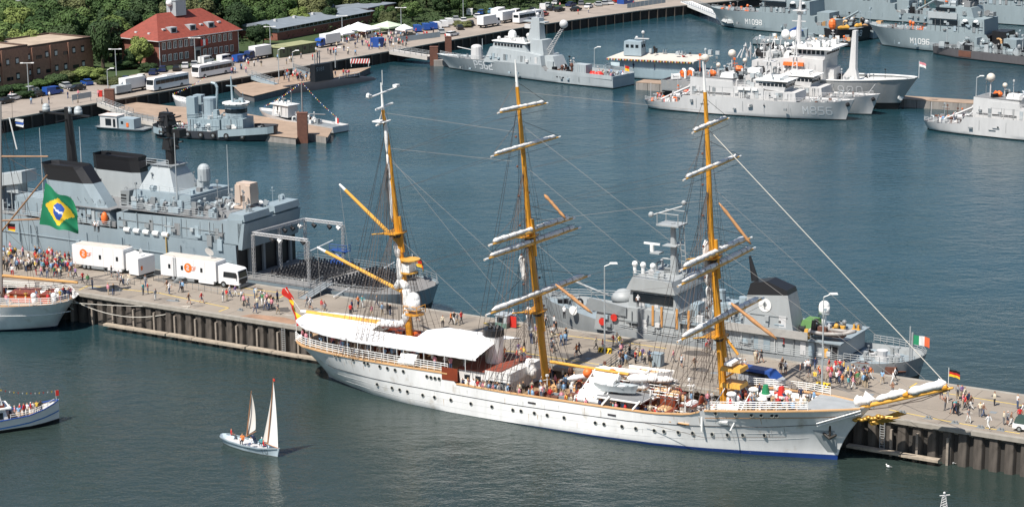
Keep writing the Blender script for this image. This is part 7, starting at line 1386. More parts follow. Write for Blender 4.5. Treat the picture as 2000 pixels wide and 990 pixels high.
o=simple('trailer','small grey covered trailer beside the white lorry near the quay edge','trailer',237,184);build(M().box(-2.4,2.4,-1,1,.5,2.2).m(1).box(-1,1,-1.05,1.05,.1,.5),'trailer_box',[NGREYL,BLACK],o)
o=simple('blue_container','bright blue freight container among the market stalls','container',737,92);build(M().box(-1.2,1.2,-1.5,1.5,0,2.5),'container_body',BLUE,o)
for k in range(4): cube(o,'corrugation',BLUE,-1.26,-1.2,-1.3+k*.75,-1.0+k*.75,.1,2.4)
o=simple('blue_container','blue container with white markings at the far end of the quay','container',1222,7);build(M().box(-3,3,-1.3,1.3,0,2.8),'container_body',BLUE,o);cube(o,'white_marking',WHITE,-1,1,-1.36,-1.3,1,2)
for k,(px,py,s_,lab) in enumerate([(668,80,1.0,'white peaked market tent nearest the blue lorry'),(683,74,.9,'white peaked market tent second from the blue lorry'),(712,72,1.25,'broad white market canopy beside the lamp mast'),(700,68,.9,'small white market tent behind the broad canopy'),(757,66,1.3,'pale green striped market marquee'),(790,72,.7,'small white stall at the right end of the market')]):
    o=simple('market_tent',lab,'tent',px,py);a=2.6*s_
    build(M().add([(-a,-a,2.3),(a,-a,2.3),(a,a,2.3),(-a,a,2.3),(0,0,3.6),(-a,-a,1.9),(a,-a,1.9),(a,a,1.9),(-a,a,1.9)],[(0,1,4),(1,2,4),(2,3,4),(3,0,4),(5,6,1,0),(6,7,2,1),(7,8,3,2),(8,5,0,3)]),'canopy',CANVAS if 'green' not in lab else mat('pale_green_canvas',(.5,.6,.45),.8),o)
    for sx_ in(-1,1):
        for sy_ in(-1,1): build(M().tube((sx_*a*.95,sy_*a*.95,0),(sx_*a*.95,sy_*a*.95,2.3),.05,n=4),'tent_pole',WHITE,o)
    build(M().box(-a*.8,a*.8,-a*.9,-a*.7,0,1.0),'counter',RED if k%2 else HGREYW,o)
for k,(a,b) in enumerate((((770,84),(860,73)),((690,66),(670,70)))): 
    p_,q_=W(*a,3),W(*b,3);o=thing('barrier_fence',('grey covered fence along the quay above the white ramp','low fence beside the market tents')[k],'fence');d=(q_-p_)
    n_=10
    for i in range(n_):
        u,v=p_.lerp(q_,i/n_),p_.lerp(q_,(i+.92)/n_);build(M().add([u,v,v+Vector((0,0,1.5)),u+Vector((0,0,1.5)),u+Vector((.1,.1,0)),v+Vector((.1,.1,0)),v+Vector((.1,.1,1.5)),u+Vector((.1,.1,1.5))],[(0,1,2,3),(7,6,5,4),(3,2,6,7),(0,3,7,4),(1,5,6,2)]),'fence_panel',NGREY,o)
p_,q_=W(1225,17,3),W(1300,6,3);o=thing('barrier_fence','grey panel fence at the far end of the quay beside the blue container','fence')
for i in range(9):
    u,v=p_.lerp(q_,i/9),p_.lerp(q_,(i+.9)/9);build(M().add([u,v,v+Vector((0,0,1.6)),u+Vector((0,0,1.6)),u+Vector((.1,.1,0)),v+Vector((.1,.1,0)),v+Vector((.1,.1,1.6)),u+Vector((.1,.1,1.6))],[(0,1,2,3),(7,6,5,4),(3,2,6,7),(0,3,7,4),(1,5,6,2)]),'fence_panel',NGREY,o)
for k,(px,a,b,lab) in enumerate(((57,124,190,'lamp post in front of the left brick block'),(228,97,158,'lamp post beside the grass island and conifer'),(382,75,128,'lamp post in front of the brick house door'),(529,53,112,'lamp post beside the green cabin'),(669,32,78,'lamp post behind the market tents'),(784,16,70,'lamp post at the right end of the market'),(905,-6,42,'lamp post cut by the top edge behind the vans'))): lamp('quay_lamp','double-headed '+lab,px,a,b,Q,3,'double-headed lamp posts on the quay')
for k,(px,a,b,lab) in enumerate(((212,137,190,'near the red bin on the quay'),(573,102,150,'on the quay above the first thin gangway'),(655,96,133,'on the pontoon behind the submarine'),(545,98,156,'at the head of the submarine pontoon'),(1906,152,200,'on the floating jetty near the right edge'),(1161,95,140,'at the stern of vessel P562'),(1777,141,158,'on the bow of the ship A900'),(944,75,110,'with red base on vessel P562'),(1405,0,0,''))):
    if lab: lamp('slim_lamp','slim pale lamp pole '+lab,px,a,b,Q,1.6 if px>560 else 2.4,'slim lamp poles',False) if px not in(1777,944) else None
o=simple('red_bin','red rubbish bin on the quay beside two people','bin',196,189,0);build(M().box(-.5,.5,-.5,.5,0,1.3).m(1).box(-.55,.55,-.55,.55,1.3,1.4),'bin_body',[RED,RED],o)
o=simple('white_board','grey information board on legs near the quay edge','notice board',160,200);build(M().box(-3,3,-.05,.05,.8,2.1).box(-2.8,-2.7,-.05,.05,0,.8).box(2.7,2.8,-.05,.05,0,.8),'board',NGREYL,o)
# ================= TREES =================
def leafmat(n,c): 
    m=mat(n,c,.75,var=.35,sc=.9,spec=.25);t=m.node_tree;b_=t.nodes['Principled BSDF'];src=b_.inputs['Base Color'].links[0].from_socket
    oi=t.nodes.new('ShaderNodeObjectInfo');r_=t.nodes.new('ShaderNodeMapRange');r_.inputs[3].default_value=.75;r_.inputs[4].default_value=1.75;t.links.new(oi.outputs['Random'],r_.inputs[0])
    v=t.nodes.new('ShaderNodeVectorMath');v.operation='SCALE';t.links.new(src,v.inputs[0]);t.links.new(r_.outputs[0],v.inputs['Scale'])
    h_=t.nodes.new('ShaderNodeHueSaturation');r2=t.nodes.new('ShaderNodeMapRange');r2.inputs[3].default_value=.515;r2.inputs[4].default_value=.475;t.links.new(oi.outputs['Random'],r2.inputs[0]);t.links.new(r2.outputs[0],h_.inputs['Hue']);t.links.new(v.outputs[0],h_.inputs['Color']);h_.inputs['Saturation'].default_value=.92
    t.links.new(h_.outputs[0],b_.inputs['Base Color']);return m
LM=[leafmat('leaf_mid_green',(.045,.088,.02)),leafmat('leaf_dark_green',(.022,.048,.014)),leafmat('leaf_light_green',(.09,.135,.028)),leafmat('leaf_olive',(.085,.10,.035))]
BARK=mat('bark',(.07,.05,.035),.9)
def crown(seed,n,mi,sh=(1,1,.85),leaf=.34):
    r_=random.Random(seed);mb=M();cl=[]
    for k in range(15):
        a=r_.uniform(0,6.28);e=r_.uniform(-.5,1);rr=r_.uniform(.35,.78);cl.append((rr*math.cos(a)*math.cos(e)*sh[0],rr*math.sin(a)*math.cos(e)*sh[1],rr*math.sin(e)*sh[2]+r_.uniform(-.08,.08),r_.uniform(.26,.46)))
    cl.append((0,0,0,.6))
    for i in range(n):
        c=r_.choice(cl);v=Vector((r_.gauss(0,1),r_.gauss(0,1),r_.gauss(0,1))).normalized();q_=c[3]*r_.uniform(.72,1.08);p_=Vector((c[0]+v.x*q_,c[1]+v.y*q_,c[2]+v.z*q_*.85))
        u=(v+Vector((r_.uniform(-.7,.7),r_.uniform(-.7,.7),r_.uniform(-.2,.9)))).normalized();a=u.cross(Vector((r_.uniform(-1,1),r_.uniform(-1,1),r_.uniform(-1,1)))).normalized();b=u.cross(a);s_=leaf*.17*r_.uniform(.7,1.5)
        mb.add([p_-a*s_-b*s_*.6,p_+a*s_-b*s_*.4,p_+b*s_*1.2],[(0,1,2)])
    return mesh_of(mb,'crown',mi)
CR=[crown(1,9000,LM[0]),crown(2,9000,LM[1]),crown(3,9000,LM[2],(1.1,.9,.8)),crown(4,9000,LM[0],(.9,1.1,.9)),crown(5,9000,LM[3],(1,1,.8)),crown(6,7000,LM[1],(.55,.55,1.25))]
TR=mesh_of(M().tube((0,0,0),(0,0,.5),.035,.022,7).tube((0,0,.45),(.2,.1,.85),.02,.008,5).tube((0,0,.42),(-.18,.12,.8),.02,.008,5).tube((0,0,.4),(.02,-.2,.8),.018,.007,5),'trunk',BARK)
tg=random.Random(5);tn=0;placed=[]
def tree(x,y,h_,r_,k,label,z=3,grp='trees behind the quay',name='broadleaf_tree'):
    t=thing(name,label,'tree',None,grp,(x,y,z),tg.uniform(0,6.28));link('crown',CR[k],t,(0,0,h_*.52),sca=(r_,r_,h_*.50));link('trunk',TR,t,(0,0,0),sca=(h_,h_,h_));return t
KIND=['mid green broadleaf tree','dark green broadleaf tree','light green broadleaf tree','full mid green broadleaf tree','olive green broadleaf tree','dark columnar conifer']
CO=[['brick house',(350,100)],['two flat brown brick blocks',(90,100)],['long grey-roofed hall',(640,50)],['row of parked vans',(850,45)],['white box trucks',(970,40)],['black cars by the hedge',(1080,10)]]
Wd=[]
for q_ in range(900):
    x=tg.uniform(-40,290);y=tg.uniform(24,112);p_=Q.world(x,y)
    if 38<x<92 and y<52+4 : continue
    if x<42 and y<54: continue
    if 92<x<172 and y<46 : continue
    if 172<=x and y<(31 if x<215 else 22): continue
    if y>84 and (x+y)%3<1.3: continue
    if any((p_-o_).length<5.6 for o_ in placed): continue
    placed.append(p_);Wd.append((x,y,p_))
def side_of(x,y):
    r='behind the brown brick blocks' if x<42 else 'behind the red-roofed house' if x<92 else 'behind the long grey-roofed hall' if x<150 else 'behind the parked vans' if x<205 else 'behind the far quay cars'
    return r
cnt={}
for i,(x,y,p_) in enumerate(Wd):
    if y>75 and x<0: pass
    k=tg.choice([0,1,1,1,3,3,0,2,4]);h_=tg.uniform(8.5,13);pos='in front row' if y<55 else 'mid-wood' if y<80 else 'in back row';key=(KIND[k],pos,side_of(x,y));cnt[key]=cnt.get(key,0)+1
    lab='%s %s %s'%(KIND[k],pos,side_of(x,y))
    if y<50 and x>92: h_*=.6
    c_=cnt[key]
    if c_>1: lab+=', '+['','','a second one','a third one','a fourth one','a fifth one','a sixth one','a seventh one','an eighth one','a ninth one','a tenth one','an eleventh one','a twelfth one','a thirteenth one','a fourteenth one','a fifteenth one','a sixteenth one','one more'][min(c_,17)]
    tree(p_.x,p_.y,h_,h_*.46,k,lab)
for px,py,h_,k,lab in ((202,140,14,5,'tall dark conifer between the brick block and the red-roofed house'),(275,133,8.5,2,'small bright green round tree at the corner of the brick house'),(258,135,6,1,'dark bush-like tree left of the bright green tree'),(212,122,12,1,'dark tree left of the conifer, behind the brick block'),(222,112,11,3,'full green tree behind the dark conifer'),(232,120,9,1,'dark tree filling the gap beside the brick house'),(198,118,11,1,'second dark tree left of the conifer'),(500,95,7,1,'dark tree at the left end of the long hall'),(515,88,6,3,'small green tree at the left end of the long hall'),(760,60,6.5,4,'small tree at the end of the long hall'),(745,56,6,0,'second small tree at the end of the long hall'),(360,122,3,2,'small shrub in front of the brick house wall')):
    q=W(px,py,3);tree(q.x,q.y,h_,h_*(.42 if k!=5 else .32),k,lab,grp=None)
def bush(px,py,s_,k,label,nm='shrub'):
    q=W(px,py,3);t=thing(nm,label,'bush',None,'shrubs on the quay',(q.x,q.y,3),tg.uniform(0,6));link('foliage',CR[k],t,(0,0,s_*.35),sca=(s_*1.5,s_,s_*.55));return t
for k,(px,py,s_,kk,lab) in enumerate([(215,165,2.6,4,'low olive shrub bed on the grass island'),(233,167,2.2,4,'low olive shrub at the right end of the grass island'),(50,192,2.2,1,'dark shrub beside the blue van'),(30,182,2.8,0,'green shrub in front of the left brick block'),(10,186,2.6,1,'dark shrub at the left photo edge'),(110,165,3.2,1,'dark shrub below the second brick block'),(130,160,3.2,4,'olive shrub below the second brick block'),(165,155,3.5,2,'bright green hedge clump right of the brick block'),(185,153,3.2,2,'bright hedge clump beside the conifer'),(80,172,2.8,0,'green shrub at the base of the brick wall'),(250,135,3,1,'dark shrub left of the brick house corner'),(290,140,2.6,1,'dark shrub right of the bright tree'),(905,53,2.4,4,'shrub between parked vans and the black car'),(1110,8,3,1,'dark hedge by the far cars')]): bush(px,py,s_,kk,lab)
# low undergrowth under the wood
mb=M();r_=random.Random(9)
for i in range(60000):
    x=r_.uniform(-45,300);y=r_.uniform(24,120)
    if 40<x<92 and y<46: continue
    if x<=40 and y<44: continue
    if 92<=x<172 and y<40: continue
    if x>=172 and y<(27 if x<215 else 19): continue
    p_=Q.world(x,y,3+r_.uniform(.1,2.2)*r_.uniform(.3,1));s_=r_.uniform(.3,.8);a=Vector((r_.uniform(-1,1),r_.uniform(-1,1),r_.uniform(-.5,.5)))*s_;b=Vector((r_.uniform(-1,1),r_.uniform(-1,1),r_.uniform(0,1)))*s_;mb.add([p_,p_+a,p_+b],[(0,1,2)])
o=build(mb,'undergrowth',LM[1]);o['kind']='stuff';o['label']='dense green undergrowth beneath the trees behind the quay'
# far bank beyond the top right ships
bank=Q.world(0,0);P=[W(1250,0,0)]
fb=thing('far_bank',None,None,None,None,(0,0,0));fb['kind']='structure';build(M().poly([(105,745),(420,700),(500,900),(60,900)],-.5,3),'bank_ground',GRASS,fb)
for i in range(16): x=115+i*12+tg.uniform(-3,3);y=752-i*2+tg.uniform(0,12);tree(x,y,tg.uniform(9,13),5,tg.choice([0,1,3]),'tree on the far bank beyond the grey ships',grp='trees on the far bank')
# ================= PEOPLE =================
SKIN=mat('skin',(.50,.27,.18),.6,var=0);SHOE=mat('shoe_dark',(.03,.025,.02),.6,var=0)
TOPS={'white':(.75,.75,.74),'red':(.55,.03,.03),'navy':(.02,.03,.08),'light blue':(.25,.42,.62),'pink':(.68,.28,.33),'black':(.02,.02,.02),'grey':(.25,.25,.26),'yellow':(.70,.50,.08),'orange':(.75,.22,.05),'green':(.08,.25,.10),'cream':(.62,.55,.42),'purple':(.22,.14,.32),'brown':(.20,.11,.07),'teal':(.10,.38,.40)}
BOTS={'blue jeans':(.06,.09,.17),'dark trousers':(.025,.025,.03),'beige trousers':(.42,.34,.24),'white trousers':(.68,.68,.66),'grey trousers':(.16,.16,.17),'dark shorts':(.04,.05,.08),'red trousers':(.42,.05,.05)}
HAIR={'brown hair':(.07,.035,.02),'fair hair':(.38,.25,.11),'grey hair':(.35,.34,.33),'black hair':(.012,.01,.01),'a white cap':(.78,.78,.78)}
TM={k:mat('top_'+k.replace(' ','_'),v,.85,var=0) for k,v in TOPS.items()};BM={k:mat('bottom_'+k.replace(' ','_'),v,.85,var=0) for k,v in BOTS.items()};HM={k:mat('hair_'+k.replace(' ','_'),v,.8,var=0) for k,v in HAIR.items()}
def body(pose,seed,shorts=False,sleeves=True):
    J={'pel':(0,0,.95,.135,.105),'sp':(0,0,1.18,.13,.10),'ch':(0,0,1.37,.155,.11),'nk':(0,0,1.49,.06,.06),'hd':(0,.015,1.61,.085,.10),'tp':(0,.0,1.70,.06,.07)}
    def leg(s,hx,kn,an): J['hp'+s]=(hx*.10,0,.88,.10,.10);J['kn'+s]=(hx*.10,kn[0],kn[1],.065,.068);J['an'+s]=(hx*.10,an[0],an[1],.045,.045);J['to'+s]=(hx*.11,an[0]+.15,max(.035,an[1]-.05),.04,.035)
    def arm(s,hx,el,wr,out=.25): J['sh'+s]=(hx*.18,0,1.41,.06,.06);J['el'+s]=(hx*out,el[0],el[1],.045,.045);J['wr'+s]=(hx*(out-.01),wr[0],wr[1],.032,.032);J['ha'+s]=(hx*(out-.02),wr[0]+.04,wr[1]-.09,.035,.022)
    if pose=='standing': leg('L',-1,(.01,.49),(0,.08));leg('R',1,(.02,.49),(.02,.08));arm('L',-1,(-.01,1.14),(.06,.92));arm('R',1,(-.01,1.14),(.08,.92))
    elif pose=='walking': leg('L',-1,(.17,.52),(.22,.10));leg('R',1,(-.06,.50),(-.30,.14));arm('L',-1,(-.12,1.15),(-.16,.93));arm('R',1,(.08,1.15),(.24,.98))
    elif pose=='striding': leg('L',-1,(-.08,.50),(-.36,.16));leg('R',1,(.22,.53),(.28,.10));arm('L',-1,(.1,1.16),(.28,1.02));arm('R',1,(-.14,1.16),(-.2,.94))
    elif pose=='with folded arms': leg('L',-1,(.02,.49),(0,.08));leg('R',1,(.02,.49),(.05,.08));arm('L',-1,(.04,1.15),(.2,1.2),.2);arm('R',1,(.04,1.15),(.2,1.17),.2)
    elif pose=='holding up a camera': leg('L',-1,(.02,.49),(0,.08));leg('R',1,(.03,.49),(.06,.08));arm('L',-1,(.14,1.22),(.2,1.46),.2);arm('R',1,(.14,1.22),(.2,1.46),.2)
    elif pose=='sitting':
        leg('L',-1,(.42,.92),(.44,.5));leg('R',1,(.42,.92),(.42,.5));arm('L',-1,(.06,1.12),(.28,1.0));arm('R',1,(.06,1.12),(.28,1.0))
    E=[('pel','sp'),('sp','ch'),('ch','nk'),('nk','hd'),('hd','tp')]+[('pel','hp'+s) for s in 'LR']+[('hp'+s,'kn'+s) for s in 'LR']+[('kn'+s,'an'+s) for s in 'LR']+[('an'+s,'to'+s) for s in 'LR']+[('ch','sh'+s) for s in 'LR']+[('sh'+s,'el'+s) for s in 'LR']+[('el'+s,'wr'+s) for s in 'LR']+[('wr'+s,'ha'+s) for s in 'LR']
    K=list(J);me=bpy.data.meshes.new('person_skeleton');me.from_pydata([J[k][:3] for k in K],[(K.index(a),K.index(b)) for a,b in E],[]);o=bpy.data.objects.new('person_skeleton',me);COL.objects.link(o)
    sk=o.modifiers.new('skin','SKIN');sk.use_smooth_shade=True
    for i,k in enumerate(K):
        v=me.skin_vertices[0].data[i];v.radius=J[k][3:5];v.use_root=(k=='pel')
    o.modifiers.new('sub','SUBSURF').levels=1
    dg=bpy.context.evaluated_depsgraph_get();r=bpy.data.meshes.new_from_object(o.evaluated_get(dg));r.name='person_'+pose.replace(' ','_')
    bpy.data.objects.remove(o);bpy.data.meshes.remove(me)
    for k in range(5): r.materials.append(SKIN)
    seg=[(Vector(J[a][:3]),Vector(J[b][:3]),a,b) for a,b in E]
    for p in r.polygons:
        c=p.center;best=None
        for a,b,na,nb in seg:
            d=b-a;t=max(0,min(1,(c-a).dot(d)/max(d.length_squared,1e-9)));q=(c-(a+d*t)).length-.03*(nb in('ch','sp'))
            if best is None or q<best[0]: best=(q,na,nb,t)
        _,na,nb,t=best
        if nb in('hd','tp') or na=='hd': m=3 if (c.z>1.655 or c.y<-.03) else 0
        elif nb=='nk': m=1 if t<.5 else 0
        elif nb in('sp','ch'): m=1 if c.z>.99 else 2
        elif nb[:2] in('sh',): m=1
        elif nb[:2]=='el': m=1 if (sleeves or t<.55) else 0
        elif nb[:2]=='wr': m=1 if sleeves else 0
        elif nb[:2]=='ha': m=0
        elif nb[:2]=='hp': m=2
        elif nb[:2]=='kn': m=2 if (not shorts or t<.8) else 0
        elif nb[:2]=='an': m=2 if not shorts else 0
        else: m=4
        p.material_index=m
    return r
POSES=['standing','walking','striding','with folded arms','holding up a camera','sitting']
PMESH={}
def pmesh(pose,sh,sl):
    k=(pose,sh,sl)
    if k not in PMESH: PMESH[k]=body(pose,0,sh,sl)
    return PMESH[k]
pr=random.Random(21);used_l=set();npeople=0
def person(p,where,top=None,pose=None,rz=None,bot=None,hair=None,grp=None,sc=1):
    global npeople
    for _ in range(200):
        t_=top or pr.choice(list(TOPS));b_=bot or pr.choice(['blue jeans','blue jeans','dark trousers','dark trousers','beige trousers','white trousers','grey trousers','dark shorts','red trousers'] if not top else ['blue jeans','dark trousers','beige trousers','grey trousers','white trousers','dark shorts']);h_=hair or pr.choice(['brown hair','brown hair','fair hair','grey hair','black hair','a white cap']);q_=pose or pr.choice(['standing','walking','striding','with folded arms','holding up a camera','standing'])
        l='%s person in %s top and %s %s %s'%({'brown hair':'brown-haired','fair hair':'fair-haired','grey hair':'grey-haired','black hair':'dark-haired','a white cap':'white-capped'}[h_],t_,b_,{'with folded arms':'waiting','holding up a camera':'photographing'}.get(q_,q_),where)
        if l not in used_l: break
    used_l.add(l);me=pmesh(q_,b_=='dark shorts',pr.random()<.5 or t_ in('black','navy'))
    o=bpy.data.objects.new('person',me);COL.objects.link(o);o.location=(p[0],p[1],p[2]-(.42 if q_=='sitting' else 0));o.rotation_euler=(0,0,pr.uniform(0,6.28) if rz is None else rz);s_=pr.uniform(.95,1.05)*sc*1.02;o.scale=(s_*1.08,s_*1.08,s_)
    for i,m_ in enumerate((SKIN,TM[t_],BM[b_],HM[h_],SHOE)): o.material_slots[i].link='OBJECT';o.material_slots[i].material=m_
    tag(o,l,'person',grp);npeople+=1;return o
def at(px,py,z=4.5): return W(px,py,z)
PP={'left of the broadcast trucks':[(162,553,'red'),(172,558,0)],
'by the left pier ladder':[(218,541,'black'),(222,577,'black')],
'in front of the broadcast trucks':[(232,549,0),(237,558,'white'),(241,556,0),(252,556,'cream'),(280,576,'teal'),(289,574,'red'),(304,586,'grey'),(327,570,'brown'),(331,575,'white'),(352,571,'grey'),(357,571,'light blue')],
'near the mooring ropes':[(369,594,'brown'),(394,592,'red')],
'right of the broadcast trucks':[(436,590,'grey'),(443,587,'red'),(449,580,'white'),(460,579,'purple'),(473,588,'white'),(477,596,0),(485,602,'grey'),(498,612,'grey'),(501,585,'cream'),(510,588,'white')],
'by the pier rust patch':[(513,595,'green'),(517,590,'white'),(519,606,'white'),(524,599,'black'),(529,596,'brown'),(526,604,0),(533,600,'black'),(543,614,'grey')],
'behind the barque poop awning':[(600,601,'grey'),(607,604,'white'),(634,611,'red'),(685,617,'red'),(700,602,'orange'),(708,600,'teal'),(726,620,'pink'),(736,600,'grey'),(757,614,'black'),(762,616,'black')],
'on pier between mizzen and funnel':[(816,628,'light blue'),(881,634,'orange'),(887,633,'black'),(893,635,'grey'),(901,632,'red'),(865,640,0)],
'beside the small green cabin':[(998,634,'white'),(1006,636,'grey'),(1003,629,'white'),(1013,694,'purple'),(1024,690,'black')],
'on pier behind the mainmast':[(1048,660,'purple'),(1051,672,'light blue'),(1077,688,'grey'),(1081,685,'white'),(1094,674,'brown'),(1086,652,'black'),(1066,640,'white'),(1082,640,'white')],
'on pier by patrol ship bow':[(1126,697,'orange'),(1131,694,'navy'),(1164,683,'cream'),(1177,686,'red'),(1198,676,'red'),(1210,680,'yellow'),(1205,672,'cream')],
'beside the grey steel cabinet':[(1241,710,'red'),(1246,704,'cream'),(1251,708,'yellow'),(1255,703,'purple'),(1259,712,'cream'),(1216,711,'brown'),(1211,712,'brown')],
'on pier left of foremast':[(1315,707,'pink'),(1331,717,'white'),(1356,722,'brown'),(1381,690,'red'),(1386,684,'pink')],
'on pier beside blue van':[(1448,727,'white'),(1455,726,'white'),(1452,732,'red'),(1475,710,'cream'),(1479,708,'grey'),(1487,708,'black'),(1525,730,'brown'),(1528,722,'brown'),(1534,731,'white')],
'beside the thin lamp mast':[(1563,735,'brown'),(1573,728,'white'),(1578,726,'white'),(1582,737,'black'),(1591,750,'yellow'),(1601,744,'red'),(1599,738,'orange'),(1592,722,'navy')],
'in crowd behind the forecastle':[(1619,726,'red'),(1618,746,'brown'),(1629,735,'white'),(1634,750,'white'),(1633,728,'red'),(1640,727,'red'),(1648,731,'yellow'),(1645,757,'orange'),(1652,745,'cream'),(1657,760,'teal'),(1662,748,'navy'),(1668,752,'brown'),(1669,740,'white'),(1675,752,'green'),(1656,738,'yellow'),(1666,760,'pink')],
'near the patrol ship stern':[(1685,741,'purple'),(1689,740,'navy'),(1694,741,'grey'),(1697,739,'red'),(1701,741,'orange'),(1677,738,'grey')],
'alone below patrol ship stern':[(1723,750,'light blue')],
'beyond the bowsprit foot':[(1744,752,'white'),(1748,744,'white'),(1743,771,'brown')],
'under the bowsprit tip':[(1838,780,'red'),(1851,782,'black'),(1846,801,'brown')],
'on pier right of bowsprit':[(1861,808,'black'),(1865,808,'teal'),(1878,778,'purple'),(1884,783,'cream'),(1881,796,'pink'),(1885,800,'red'),(1888,797,'navy'),(1896,799,'brown'),(1892,790,'navy'),(1891,826,'grey'),(1914,813,'cream'),(1920,814,'brown'),(1930,837,'white')],
'on pier near right edge':[(1960,829,'cream'),(1968,829,'grey'),(1975,832,'brown'),(1987,798,'white'),(1997,815,'white'),(1991,824,'red')]}
for wh,l in PP.items():
    for px,py,c in l:
        walk=pr.random()<.55;person(at(px,py),wh,c or None,'striding' if 'alone' in wh else (pr.choice(['walking','striding']) if walk else None),(PF.ang+pr.choice([-1,1])*math.pi/2+pr.uniform(-.5,.5)) if walk else None)
for i in range(44):   # dense queue at the left
    t_=pr.random()**.8;px=8+150*t_+pr.uniform(-6,6);lo=498+18*t_;py=lo+pr.uniform(0,1)**.9*(42-12*t_)
    person(at(px,py),'in crowd beside left ship' if px<80 else 'in crowd by first truck')
for i in range(14):
    x=xs-pr.uniform(.9,26);y=pr.uniform(-3.4,3.2) if x<xs-3 else pr.uniform(-1.6,1.6)
    person(LF.world(x,y,lh.top(x)-.4),'aboard the left sailing ship',None,None,None,None,None)
for i in range(24):
    x=-3.5+i*1.12+pr.uniform(-.3,.3);y=-min(5.0,hull.half(x,5.1)-.7)+pr.uniform(0,1.6)
    person(B.world(x,y,5.05),'at the barque poop rail' if x<12 else 'under barque forward awning',pr.choice(['white','pink','red','grey','cream','light blue','black']))
for i in range(26):
    x=pr.uniform(23,56) ;y=pr.choice([pr.uniform(-5.4,-4.3),pr.uniform(-4,4.5)])
    if 22<x<29.8 and -4.6<y<4.6: y=-5.1
    if 38<x<53.5 and -2.2<y<2.2: y=pr.choice([pr.uniform(4.5,5.2),pr.uniform(-5.4,-4.7)])
    person(B.world(x,y,2.78),'on barque deck abaft mainmast' if x<32 else 'on barque deck amidships' if x<46 else 'on barque deck by foremast')
for i in range(5): person(B.world(26.2+pr.uniform(-1,2.8),pr.uniform(1,4),5.52),'beside the barque funnel')
for i in range(17):
    x=pr.uniform(57,67.5);m_=hull.half(x,5.4)-.8;y=pr.uniform(-m_,m_)
    person(B.world(x,y,hull.top(x)-.88),'on forecastle near the foremast' if x<62 else 'on forecastle near the bow',pr.choice(['white','navy','navy','red','grey','light blue','cream','black']),None,None,None,pr.choice(['a white cap','brown hair','grey hair','fair hair']))
for px,py,z,c,wh in ((186,452,9.8,'white','beside warship orange float'),(193,454,9.8,'white','on warship behind first truck'),(1102,622,5.3,'white','by patrol ship round crest'),(1066,636,6.0,'white','at the patrol ship bow'),(1246,600,9.0,'white','on patrol ship bridge wing')):
    q=W(px,py,z);person(q,wh,c,'standing',None,'dark trousers','a white cap')
for k,(x,y,c) in enumerate(((1.2,.2,'red'),(3.8,-.4,'orange'),(4.6,.5,'navy'),(5.4,-.5,'white'),(6.4,.3,'teal'),(7.2,-.2,'red'))): person(SF.world(x,y,.5),'in the open sailing boat',c,'sitting')
for k in range(10): person(TF.world(1.4+k*.42,pr.uniform(-.9,.9),1.16),'on the tour boat foredeck',pr.choice(['black','pink','red','white','light blue','yellow']),'standing')
# far, tiny figures: past the limit of individuals they are one mass
mb=M();CT=['white','red','navy','light blue','pink','black','cream','grey'];fm=[TM[k] for k in CT]+[BM['blue jeans'],BM['dark trousers'],BM['beige trousers'],SKIN,HM['brown hair'],HM['fair hair']]
fg=random.Random(4)
def tiny(p,far=None):
    x,y,z=p;a=fg.uniform(0,3.14);c,s_=math.cos(a),math.sin(a);d=fg.uniform(.03,.22)
    mb.m(8+fg.randrange(3))
    for e in(-1,1): mb.tube((x+e*.1*c+d*e*s_,y+e*.1*s_-d*e*c,z),(x+e*.09*c,y+e*.09*s_,z+.9),.07,.10,5)
    t_=fg.randrange(8);mb.m(t_).tube((x,y,z+.86),(x,y,z+1.22),.16,.2,7).tube((x,y,z+1.22),(x,y,z+1.5),.2,.08,7)
    for e in(-1,1): mb.tube((x+e*.24*c,y+e*.24*s_,z+1.42),(x+e*.28*c,y+e*.28*s_,z+.95),.05,.04,4)
    mb.m(11).sph((x,y,z+1.62),.11,7,5);mb.m(12+fg.randrange(2)).sph((x-.01,y+.02,z+1.67),.115,7,4,sz=.8)
for a,b,c_,d_,z,n in ((450,560,118,160,3,34),(560,700,95,125,3,22),(655,800,66,98,3,85),(790,900,62,80,3,10),(0,250,186,205,3,16),(1050,1160,15,30,3,8),(1230,1300,8,18,3,10),(1160,1260,118,148,3.2,0)):
    for i in range(n):
        px=fg.uniform(a,b);py=fg.uniform(c_,d_);q=W(px,py,z);u,v=Q.G(px,py,z)
        if v<.6: continue
        tiny(q)
for i in range(26): tiny(W(fg.uniform(552,606),fg.uniform(146,160),1.5))
for i in range(14): tiny(G1.world(fg.uniform(38,48),fg.uniform(-3.4,3.4),2.05))
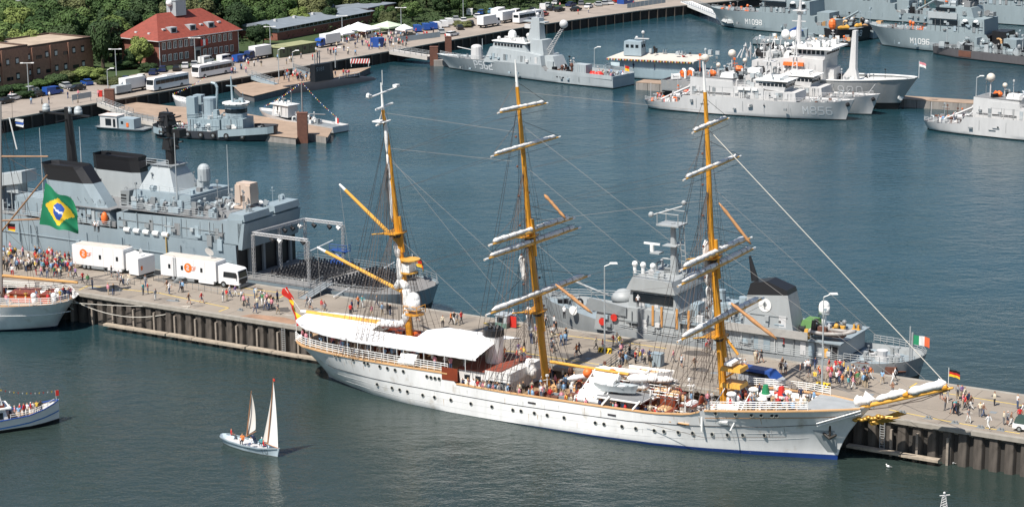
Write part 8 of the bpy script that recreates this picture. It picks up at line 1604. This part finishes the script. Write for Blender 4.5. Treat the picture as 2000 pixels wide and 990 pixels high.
for i in range(16): tiny(G5.world(fg.uniform(2,12),fg.uniform(-3.5,2.5),2.25))
for i in range(6): tiny(G2.world(fg.uniform(0,6.5),fg.uniform(-3,3),1.65))
for i in range(6): tiny(G3.world(fg.uniform(0,6.5),fg.uniform(-3,3),1.65))
for i in range(4): tiny(T1.world(fg.uniform(2,7),fg.uniform(-2,2),1.55))
for i in range(5): tiny(K1.world(fg.uniform(7,15),fg.uniform(-1.4,1.4),1.6))
for i in range(5): tiny(W(fg.uniform(650,700),fg.uniform(148,151),1.6))
for i in range(26): x=xs-fg.uniform(.9,24);tiny(LF.world(x,fg.uniform(-3.2,3.2) if x<xs-3 else fg.uniform(-1.4,1.4),lh.top(x)-.4))
for i in range(70): t_=fg.random();tiny(W(4+140*t_,490+20*t_+fg.uniform(0,40-14*t_),4.5))
for i in range(46): x=fg.uniform(-3.5,22);m_=hull.half(x,5.1)-.5;tiny(B.world(x,fg.uniform(-m_,min(m_,1) if 7<x<15 else m_),5.08))
for i in range(130):
    x=fg.uniform(23,56);y=fg.uniform(-5.4,5.3)
    if (22<x<29.8 and -4.6<y<4.6) or (38<x<53.5 and -2.2<y<2.0): y=fg.choice([-1,1])*fg.uniform(4.7,5.4)
    tiny(B.world(x,y,2.8))
for a,b,c_,d_,n in ((1600,1700,726,758,20),(1850,1995,775,835,4),(430,560,575,608,6),(560,780,596,620,4),(1000,1110,650,690,8),(1200,1290,690,722,8),(170,360,545,590,3)):
    for i in range(n):
        px=fg.uniform(a,b);py=c_+(d_-c_)*(.35*(px-a)/(b-a)+.65*fg.random());u,v=PF.G(px,py,4.5)
        if .8<v<PW-.8: tiny(W(px,py,4.5))
for i in range(30): x=fg.uniform(57,67);m_=hull.half(x,5.4)-.7;tiny(B.world(x,fg.uniform(-m_,m_),hull.top(x)-.88))
o=build(mb,'distant_crowd',fm);o['kind']='stuff';o['label']='packed visitors too small or dense to tell apart on ships, pontoons and far quay'
print('people',npeople,'objects',len(bpy.data.objects),'tris',sum(len(o.data.polygons) for o in bpy.data.objects if o.type=='MESH'))
